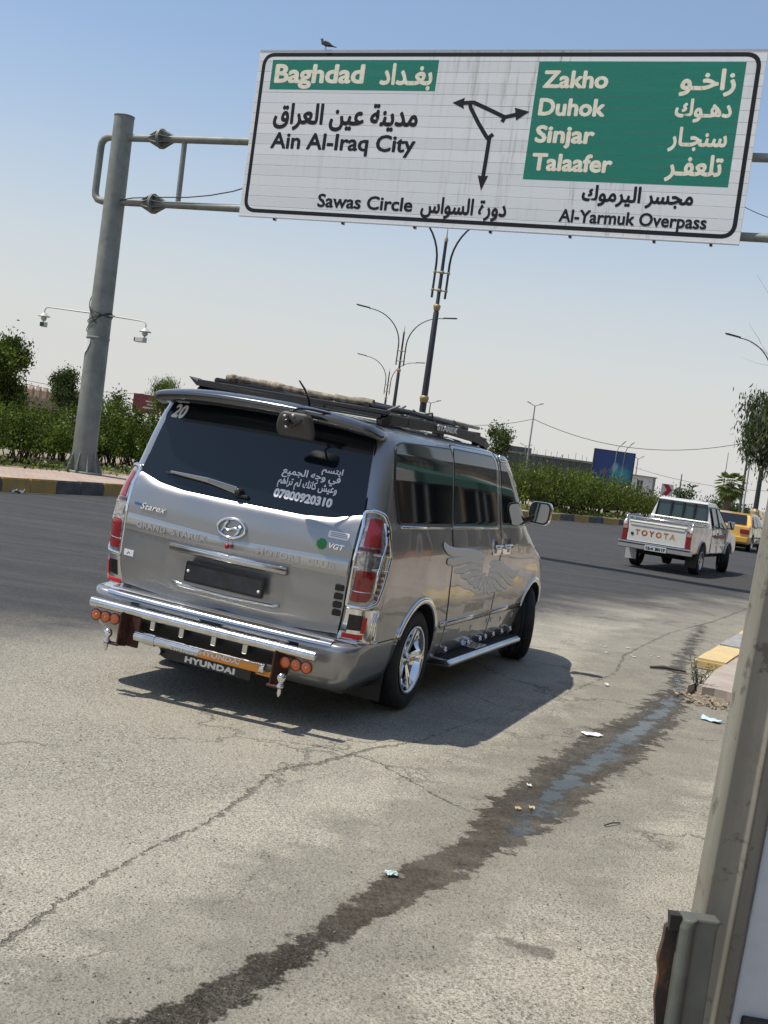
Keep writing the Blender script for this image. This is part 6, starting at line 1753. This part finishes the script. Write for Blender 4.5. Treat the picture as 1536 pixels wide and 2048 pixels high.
text_obj('tailgate_lettering', 'TOYOTA', mred, tgp, lambda x, z, d: Vector((x, .0035 - d, z)), -.50, .43, .74, .875, bold=.04, spacing=1.5)
q = MB(); q.lathe((-.56, .0, .77), [(0, -.004), (.035, -.004), (.035, .01)], 'Y', 12); q.build('round_badge', M['black'], tgp)
for s in (-1, 1):
    q = MB(); q.box((s * .735, .03, .78), (.115, .07, .36)); tl = q.build('tail_lamp', M['redlens'], truck, bevel=.015)
    q = MB(); q.box((s * .735, -.008, .90), (.10, .01, .07)); q.build('lamp_lens', mat('pink_lens', (.45, .25, .22), .2) if s < 0 else bpy.data.materials['pink_lens'], tl)
    q = MB(); q.box((s * .76, .06, .99), (.075, .08, .08)); q.build('corner_cap', mtr, truck, bevel=.01)
q = MB(); q.prism([(-.84, -.10, .60), (.84, -.10, .60), (.84, .10, .60), (.60, .0, .60), (-.60, .0, .60), (-.84, .10, .60)], (0, 0, -.17), (0, 0, 0)); bmp = q.build('rear_bumper', M['satin'], truck, bevel=.02)
q = MB(); q.box((0, -.06, .603), (1.6, .09, .006)); q.box((0, -.105, .545), (1.62, .012, .03)); q.build('bumper_pad', M['black'], bmp)
q = MB(); q.box((.05, -.115, .49), (.50, .012, .12)); npl = q.build('number_plate', mat('plate_white', (.55, .55, .52), .5), bmp, bevel=.004)
text_obj('plate_numbers', '12-4', M['seam'], npl, lambda x, z, d: Vector((x, -.123 - d, z)), -.17, .0, .455, .525, bold=.05)
text_obj('plate_numbers', '50117', M['seam'], npl, lambda x, z, d: Vector((x, -.123 - d, z)), .04, .27, .455, .525, bold=.05)
# rails on bed and rear window guard
mrl = M['satin']
q = MB()
for s in (-1, 1): q.tube([(s * .76, .12, 1.09), (s * .76, .14, 1.17), (s * .76, .9, 1.18), (s * .76, 1.3, 1.17), (s * .76, 1.36, 1.09)], .022, 8)
q.build('bed_rail', mrl, truck)
q = MB(); q.tube([(-.70, .06, 1.08), (-.68, .06, 1.15), (.68, .06, 1.15), (.70, .06, 1.08)], .022, 8); q.build('bed_rail', mrl, truck)
for x in (-.3, .3): q = MB(); q.tube([(x, .06, 1.06), (x, .06, 1.15)], .014, 6); q.build('rail_post', mrl, truck)
# cab
def xc(z, y): return .79 if z < 1.08 else .79 - (z - 1.08) * .33
cab = [(1.92, ZT), (3.50, ZT)] + archpts(3.95, .42, ZT) + [(4.45, ZT), (4.72, .45), (4.82, .60), (4.80, .80), (4.70, .93), (3.75, 1.08), (3.28, 1.42), (3.02, 1.62), (2.85, 1.68), (2.2, 1.70), (2.02, 1.67), (1.94, 1.10)]
q = MB(); loop_body(q, cab, xc); q.build('cab', mtw, truck, bevel=.03)
q = MB(); q.box((0, 3.0, .45), (1.4, 2.6, .1)); q.box((.0, 1.1, .42), (.9, 1.9, .16)); q.tube([(-.62, 1.12, .34), (.62, 1.12, .34)], .06, 8); q.lathe((.0, 1.12, .34), [(0, -.16), (.15, -.05), (.15, .05), (0, .16)], 'X', 12); q.build('chassis', M['well'], truck)
q = MB(); q.prism([(-.61, 1.945 + .0, 1.12), (.61, 1.945, 1.12), (.565, 2.005, 1.60), (-.565, 2.005, 1.60)], (0, -.006, 0), (0, .0, 0)); q.v = [(x, y - .005, z) for x, y, z in q.v]; rw = q.build('rear_window', mat('truck_glass', (.035, .06, .055), .05, spec=.6), truck)
for x in (-.26, .03, .30):
    q = MB(); q.box((x, 1.955, 1.35), (.045, .03, .52)); q.build('window_divider', M['black'], rw)
q = MB(); q.tube([(-.63, 1.925, 1.10), (.63, 1.925, 1.10), (.58, 1.985, 1.62), (-.58, 1.985, 1.62), (-.63, 1.925, 1.10)], .022, 6); q.build('window_rubber', M['black'], rw)
q = MB()
for z in (1.16, 1.26): q.tube([(-.7, 1.86, z - .04), (.7, 1.86, z - .04)], .018, 6)
q.box((0, 1.85, 1.12), (1.46, .03, .12)); q.build('headboard_rail', mrl, truck)
for s in (-1, 1):
    for nm_, pp in (('rear_door_window', [(2.10, 1.14), (2.62, 1.13), (2.62, 1.57), (2.16, 1.58)]), ('front_door_window', [(2.72, 1.12), (3.56, 1.10), (3.20, 1.42), (3.0, 1.56), (2.72, 1.57)])):
        q = MB(); q.prism([(s * (xc(z, y) + .004), y, z) for y, z in rounded(pp, .05)], (0, 0, 0), (s * .004, 0, 0)); wo = q.build(nm_, bpy.data.materials['truck_glass'], truck)
        q = MB(); q.tube([(s * (xc(z, y) + .006), y, z) for y, z in rounded(pp, .05)] + [(s * (xc(pp[0][1], 0) + .006), pp[0][0] + .02, pp[0][1])], .012, 5); q.build('window_rubber', M['black'], wo)
    for y in (2.0, 2.67, 3.50):
        q = MB(); q.tube([(s * .7915, y, .52), (s * .7915, y, 1.08)] + ([(s * (xc(1.6, 0) + .002), y, 1.6)] if y < 3 else []), .005, 5); q.build('door_seam', M['seam'], truck)
    for y in (2.56, 3.36):
        q = MB(); q.box((s * .80, y - .03, .97), (.02, .12, .035)); q.build('door_handle', M['black'], truck, bevel=.006)
    q = MB(); q.box((s * .90, 3.42, 1.20), (.17, .07, .20)); mo = q.build('door_mirror', M['chrome'], truck, bevel=.025)
    q = MB(); q.box((s * .90, 3.378, 1.20), (.13, .006, .155)); q.build('mirror_glass', bpy.data.materials['mirror_glass'], mo)
    q = MB(); q.prism([(s * .797, 2.15, .92), (s * .797, 2.5, .86), (s * .797, 3.3, .84), (s * .797, 3.45, .93), (s * .797, 2.9, .95)], (0, 0, 0), (s * .002, 0, 0)); q.build('red_stripe', mat('red_stripe', (.30, .06, .06), .5, var=.4, vscale=12) if s < 0 else bpy.data.materials['red_stripe'], truck)
    q = MB(); q.box((s * .797, 2.7, .70), (.012, 1.5, .04)); q.build('side_moulding', mts, truck)
    q = MB(); q.tube([(s * .80, y, z) for y, z in archpts(3.95, .43, ZT)], .022, 6); q.build('arch_lip', mts, truck)
    for y in (1.12, 3.95): wheel_simple(truck, (s * .70), y, .335, .22, s, .35 if y > 3 else 0, M['satin'])
    q = MB(); q.box((s * .70, .62, .33), (.26, .015, .34)); q.build('mud_flap', M['black'] if s > 0 else mwh, truck)
q = MB(); q.tube([(.50, 2.1, 1.69), (.62, 2.0, 1.86)], .008, 5); q.build('antenna', M['black'], truck)

# yellow taxi
tw = G(1495, 1103); TYW = .46
e0 = Vector((math.cos(TYW), -math.sin(TYW), 0)); e1 = Vector((math.sin(TYW), math.cos(TYW), 0))
to = tw - e0 * .72 - e1 * .95
taxi = thing('taxi', 'yellow taxi partly hidden behind the pickup truck at the right edge', 'taxi', (to.x, to.y, 0), -TYW)
mty = paint('taxi_yellow_paint', (.62, .36, .05), dust=.25, metal=.1, rough=.3)
def xt(z, y): return .85 if z < .95 else .85 - (z - .95) * .42
tx = [(.05, .28)] + archpts(.95, .37, .28, zc=.3) + archpts(3.6, .37, .28, zc=.3) + [(4.35, .30), (4.42, .5), (4.30, .75), (3.35, .95), (2.75, 1.40), (2.4, 1.46), (1.3, 1.47), (.85, 1.40), (.42, 1.02), (.06, .98), (0, .55)]
q = MB(); loop_body(q, tx, xt); q.build('body', mty, taxi, bevel=.035)
q = MB(); q.prism([(-.62, .40, 1.03), (.62, .40, 1.03), (.53, .80, 1.38), (-.53, .80, 1.38)], (0, -.012, .012), (0, .0, 0)); q.v = [(x, y - .01, z + .01) for x, y, z in q.v]; q.build('rear_window', M['tint'], taxi)
for s in (-1, 1):
    for nm_, pp in (('rear_door_window', [(1.0, .98), (1.75, .97), (1.75, 1.37), (1.25, 1.37)]), ('front_door_window', [(1.85, .97), (2.95, .97), (2.62, 1.25), (2.4, 1.37), (1.85, 1.38)])):
        q = MB(); q.prism([(s * (xt(z, y) + .004), y, z) for y, z in rounded(pp, .05)], (0, 0, 0), (s * .004, 0, 0)); q.build(nm_, M['tint'], taxi)
    q = MB(); q.box((s * .66, -.01, .78), (.36, .06, .17)); q.build('tail_lamp', M['redlens'], taxi, bevel=.02)
    for y in (.95, 1.80, 2.95):
        q = MB(); q.tube([(s * .852, y, .35), (s * .852, y, .96)], .005, 5); q.build('door_seam', M['seam'], taxi)
    q = MB(); q.box((s * .853, 2.0, .55), (.012, 2.2, .05)); q.build('side_moulding', M['black'], taxi)
    q = MB(); q.box((s * .95, 2.75, 1.02), (.16, .08, .12)); q.build('door_mirror', mwh, taxi, bevel=.03)
    for y in (.95, 3.6): wheel_simple(taxi, s * .74, y, .30, .19, s, 0, M['satin'])
q = MB(); q.box((0, -.03, .45), (1.66, .12, .22)); q.build('rear_bumper', mty, taxi, bevel=.03)
q = MB(); q.box((0, 2.3, .22), (1.4, 3.8, .14)); q.build('underbody', M['well'], taxi)

# ================================================================== SHOPS ON THE RIGHT, OUTSIDE THE FRAME, MIRRORED IN THE VAN
S0 = Vector((6.4, 9.5, 0)); SD = Vector((.385, .923, 0)); srz = math.atan2(SD.y, SD.x)
shop = thing('shop_row', 'row of tan shops with green and white awnings mirrored in the van side', 'shops', tuple(S0), srz)
mtan = mat('tan_render', (.30, .24, .18), .9, var=.2, vscale=.8); mgreen = mat('green_awning', (.05, .13, .10), .8); mcorr = mat('grey_sheet', (.16, .15, .14), .7, .2, var=.3, vscale=3)
# local x runs along the row, local -y is behind the row (away from the road): road side is +y
q = MB(); q.box((9, -3.5, 2.2), (40, 6, 4.4)); q.build('wall', mtan, shop)
q = MB()
for i in range(80): q.box((-11 + i * .5, -.42, 4.1), (.25, .08, 1.3))
q.build('parapet_sheet', mcorr, shop)
for i in range(8):
    x = -8.5 + i * 4.8
    q = MB(); q.box((x, -.48, 1.35), (3.4, .08, 2.7)); q.build('shop_opening', M['well'], shop)
    q = MB(); q.prism([(x - 2.1, -.45, 3.3), (x - 2.1, 1.4, 2.65), (x - 2.1, 1.4, 2.4), (x - 2.1, -.45, 3.2)], (0, 0, 0), (4.2, 0, 0)); q.build('awning', mgreen if i % 3 else mwh, shop)
    for dx in (-2, 2): q = MB(); q.tube([(x + dx, 1.35, 0), (x + dx, 1.35, 2.5)], .035, 6); q.build('awning_post', mgp, shop)
    q = MB(); q.box((x - .8, .3, .45), (1.3, .8, .9)); q.box((x + .9, .1, .35), (1.0, .7, .7)); q.build('display_crate', mat('crate_%d' % i, [(.35, .12, .06), (.12, .2, .3), (.4, .36, .25), (.5, .42, .1)][i % 4], .8), shop, bevel=.02)

# ================================================================== FOREGROUND POST, KIOSK PANEL, RUSTY SHEET
def fg(px, py, Y): return at(px, py, Y)
mpost = bpy.data.materials.new('dirty_beige_post'); t = NT(mpost); bs = t.N['Principled BSDF']; geo = t.n('ShaderNodeNewGeometry'); P = geo.outputs['Position']
mpn = t.n('ShaderNodeMapping'); t.put(mpn.inputs['Vector'], P); mpn.inputs['Scale'].default_value = (9, 9, 1.2)
c1 = t.mix(t.mr(t.noise(mpn.outputs[0], 1.6, 6, .6), .35, .7), (.165, .155, .125), (.26, .245, .20))
c1 = t.mix(t.mr(t.noise(P, 26, 5, .7), .555, .64, 0, .8), c1, (.08, .066, .05)); c1 = t.mix(t.mr(t.noise(P, 9, 6, .7), .54, .66, 0, .55), c1, (.16, .12, .085))
t.put(bs.inputs['Base Color'], c1); bs.inputs['Roughness'].default_value = .55
YP = 1.55
xl = at(1390, 1860, YP).x; wpx = YP / FPX
zlo, zhi = 0.0, 3.1
post = thing('metal_post', 'dirty beige folded steel post running up the right edge close to the camera', 'post', (xl - .030, YP, 0))
post.rotation_euler = (0, rad(1.8), 0)
# folded profile in plan (x right, y away)
pf = [(x * .55, y) for x, y in [(0, .0), (.004, -.004), (.062, -.006), (.066, -.010), (.072, -.011), (.076, -.006), (.106, -.004), (.110, .0), (.110, .05), (.0, .05)]]
q = MB(); n = len(pf); hz_ = [0, .4, .8, 1.2, 1.6, 2.2, 3.1]
vs = [(x, y, z) for z in hz_ for x, y in pf]
q.add(vs, [(i * n + j, i * n + (j + 1) % n, (i + 1) * n + (j + 1) % n, (i + 1) * n + j) for i in range(len(hz_) - 1) for j in range(n)] + [tuple(range(n)), tuple((len(hz_) - 1) * n + j for j in range(n))], False)
q.build('profile', mpost, post, bevel=.0015)
mpan = mat('pale_blue_panel', (.50, .53, .57), .4, var=.12, vscale=5); mpan2 = mat('grey_panel', (.30, .31, .33), .5, var=.2, vscale=6)
kiosk = thing('kiosk_wall', 'pale blue white sheet metal kiosk wall at the lower right corner behind the beige post', 'kiosk', (xl - .030 + .062, YP + .0, 0))
kiosk.rotation_euler = (0, rad(1.8), 0)
q = MB(); q.box((.035, .02, 1.6), (.066, .03, 3.2)); q.build('panel', mpan, kiosk, bevel=.004)
q = MB(); q.box((.0725, .026, 1.6), (.006, .02, 3.2)); q.build('panel_gap', M['seam'], kiosk)
q = MB(); q.box((.45, .02, 1.6), (.745, .03, 3.2)); q.build('panel', mpan2, kiosk, bevel=.004)
q = MB(); q.box((.04, .003, 1.02), (.05, .012, .02)); q.build('latch', M['black'], kiosk, bevel=.003)
# rusty bent sheet and grey folded sheet beside the post
mru = bpy.data.materials.new('rusty_sheet'); t = NT(mru); bs = t.N['Principled BSDF']; geo = t.n('ShaderNodeNewGeometry'); P = geo.outputs['Position']
t.put(bs.inputs['Base Color'], t.ramp(t.noise(t.vm('MULTIPLY', P, (14, 14, 7)), 1.0, 6, .65), [(.35, (.012, .011, .010)), (.5, (.03, .02, .015)), (.58, (.14, .06, .02)), (.7, (.24, .12, .05))])); bs.inputs['Roughness'].default_value = .8
YR = 1.50
ztop = at(1360, 1828, YR).z
rs_ = thing('rusty_sheet', 'dark rusty jagged metal sheet standing beside the post at the bottom right', 'metal sheet', (0, 0, 0))
rp = [at(*p, YR) for p in ((1340, 1826), (1362, 1829), (1362, 2200), (1306, 2200), (1312, 2060), (1310, 2000), (1318, 1950), (1316, 1920), (1328, 1880), (1332, 1855), (1340, 1850))]
q = MB(); q.prism(rp, (0, 0, 0), (0, .012, 0)); q.prism([rp[0], rp[1], rp[1] + Vector((0, .0, -.02)), rp[0] + Vector((0, 0, -.02))], (0, -.006, 0), (0, 0, 0)); q.build('sheet', mru, rs_)
gs_ = thing('folded_sheet', 'grey green folded metal sheet with rounded top lip between rusty sheet and post', 'metal sheet', (0, 0, 0))
q = MB()
A = at(1364, 1836, YR - .01); B_ = at(1412, 1822, YR - .01); 
wv = B_.x - A.x + .02
prf = [(.0, .03), (.0, .0), (.004, -.006), (.012, -.008), (.016, -.004), (.02, .004), (wv, .004), (wv, .03)]
zz_ = [A.z - 1.0 if A.z > 1 else 0, A.z - .3, A.z - .012, A.z]
vs = [(A.x + x + (.003 if k_ == 3 else 0), A.y + y, max(0, z)) for k_, z in enumerate(zz_) for x, y in prf]; n = len(prf)
q.add(vs, [(i * n + j, i * n + (j + 1) % n, (i + 1) * n + (j + 1) % n, (i + 1) * n + j) for i in range(3) for j in range(n)] + [tuple(range(n)), tuple(3 * n + j for j in range(n))], False)
q.build('sheet', mat('grey_green_steel', (.11, .115, .10), .5, .2, var=.25, vscale=9), gs_, bevel=.003)

# ================================================================== LITTER, WEED, DEBRIS
def crumple(name, label, px, py, w_, l_, m_, seed, rz=0.0, h=.02, cat='litter'):
    rng = random.Random(seed); c_ = G(px, py); q = MB(); n = 7
    vs = []; 
    for i in range(n):
        for j in range(n):
            u, v = i / (n - 1) - .5, j / (n - 1) - .5
            vs.append((u * w_ * (1 + rng.uniform(-.15, .15)), v * l_ * (1 + rng.uniform(-.2, .2)), .006 + h * max(0, rng.gauss(.3, .3))))
    q.add(vs, [(i * n + j, (i + 1) * n + j, (i + 1) * n + j + 1, i * n + j + 1) for i in range(n - 1) for j in range(n - 1)], False)
    tag(q.build(name, m_, loc=(c_.x, c_.y, .001), rot=(0, 0, rz)), label, cat)
mpw = mat('white_paper', (.72, .72, .72), .8); mpb = mat('light_blue_plastic', (.20, .45, .55), .5, var=.3, vscale=30, col2=(.6, .62, .6)); mpg = mat('pale_green_plastic', (.35, .55, .45), .5, var=.2, vscale=30, col2=(.5, .48, .55))
mpyl = mat('yellow_scrap', (.62, .50, .28), .7)
crumple('paper_scrap', 'white flat paper scrap lying beside the gutter water', 1183, 1470, .13, .10, mpw, 1, .3, .012)
crumple('plastic_wrapper', 'light blue plastic wrapper on the concrete below the weed', 1422, 1442, .095, .16, mpb, 2, .8, .03)
crumple('plastic_wrapper', 'pale green plastic scrap lying in the wet streak', 783, 1750, .05, .05, mpg, 3, .2, .01)
crumple('leaf_scrap', 'small yellow scrap floating in the grey puddle', 1063, 1619, .03, .04, mpyl, 4, .2, .015)
crumple('leaf_scrap', 'smaller yellow brown scrap left of the other in the puddle', 1036, 1620, .025, .03, mpyl, 5, .9, .012)
crumple('paper_scrap', 'tiny white paper at the foot of the left kerb', 27, 984, .32, .35, mpw, 6, .9, .12)
crumple('paper_scrap', 'small pale scrap in the road gravel right of the van mirror shadow', 1213, 1371, .03, .06, mpw, 7, .1, .02)
crumple('paper_scrap', 'little white scrap in the wet ground above the puddle', 1058, 1573, .025, .03, mpw, 8, .1, .01)
q = MB(); a = G(1208, 1653); b_ = G(1240, 1648); q.tube([a + Vector((0, 0, .006)), a.lerp(b_, .5) + Vector((0, .003, .012)), b_ + Vector((0, 0, .006))], .004, 5); tag(q.build('twig', mdk), 'short dark twig lying on the pale concrete', 'twig')
q = MB(); a = G(1300, 1336); b_ = G(1372, 1346); q.tube([a + Vector((0, 0, .01)), a.lerp(b_, .4) + Vector((0, .05, .02)), b_ + Vector((0, 0, .015))], [.012, .02, .010], 6); tag(q.build('branch', mdk), 'dark thin branch lying across the gutter beside the kerb end', 'branch')
# white paint flakes on the road
rng = random.Random(5); q = MB()
for i in range(14):
    c_ = G(1240, 1303) + Vector((rng.gauss(0, .16), rng.gauss(0, .22), .004)); s_ = rng.uniform(.008, .03); k_ = [(c_.x + s_ * math.cos(a) * rng.uniform(.5, 1), c_.y + s_ * math.sin(a) * rng.uniform(.5, 1), .004) for a in [i_ * 1.05 for i_ in range(6)]]
    q.prism(k_, (0, 0, 0), (0, 0, .004))
tag(q.build('plaster_crumbs', mat('white_plaster', (.62, .58, .50), .9)), 'spill of small white plaster crumbs on the road right of the van front wheel', 'crumbs', kind='stuff')
rng = random.Random(6); q = MB()
for i in range(260):
    px, py = rng.uniform(0, 1350), rng.uniform(1400, 2040); c_ = G(px, py); s_ = rng.uniform(.0015, .004)
    q.box((c_.x, c_.y, s_ * .4), (s_ * 2, s_ * 1.4, s_), M=Matrix.Rotation(rng.uniform(0, 3), 3, 'Z'))
tag(q.build('loose_gravel', mat('gravel', (.22, .20, .17), .9, var=.6, vscale=3)), 'tiny loose gravel scattered over the near concrete', 'gravel', kind='stuff')
# weed
wc = G(1392, 1385); weed = thing('weed', 'dusty green weed sprouting at the end of the yellow kerb', 'weed', tuple(wc)); rng = random.Random(9)
q = MB(); q2 = MB()
for i in range(15):
    a = rng.uniform(0, 2 * PI); L_ = rng.uniform(.12, .36); out = rng.uniform(.15, .6)
    tip = Vector((math.cos(a) * L_ * out, math.sin(a) * L_ * out, L_)); mid = tip * .5 + Vector((rng.uniform(-.03, .03), 0, .02))
    q.tube([(0, 0, 0), mid, tip], [.004, .003, .0015], 5)
    for k_ in range(13):
        p = mid.lerp(tip, rng.random() * 1.05) if rng.random() < .6 else mid * rng.uniform(.3, 1); d = Vector((rng.gauss(0, 1), rng.gauss(0, 1), rng.gauss(.5, .6))).normalized(); sd = d.orthogonal().normalized(); s_ = rng.uniform(.018, .04)
        q2.m = rng.choice((0, 1, 2)); q2.add([p, p + d * s_ * .5 + sd * s_ * .16, p + d * s_, p + d * s_ * .5 - sd * s_ * .16], [(0, 1, 2, 3)])
q.build('stem', leafmat('weed_stem', (.12, .13, .06)), weed); q2.build('leaves', LF['euca'], weed)
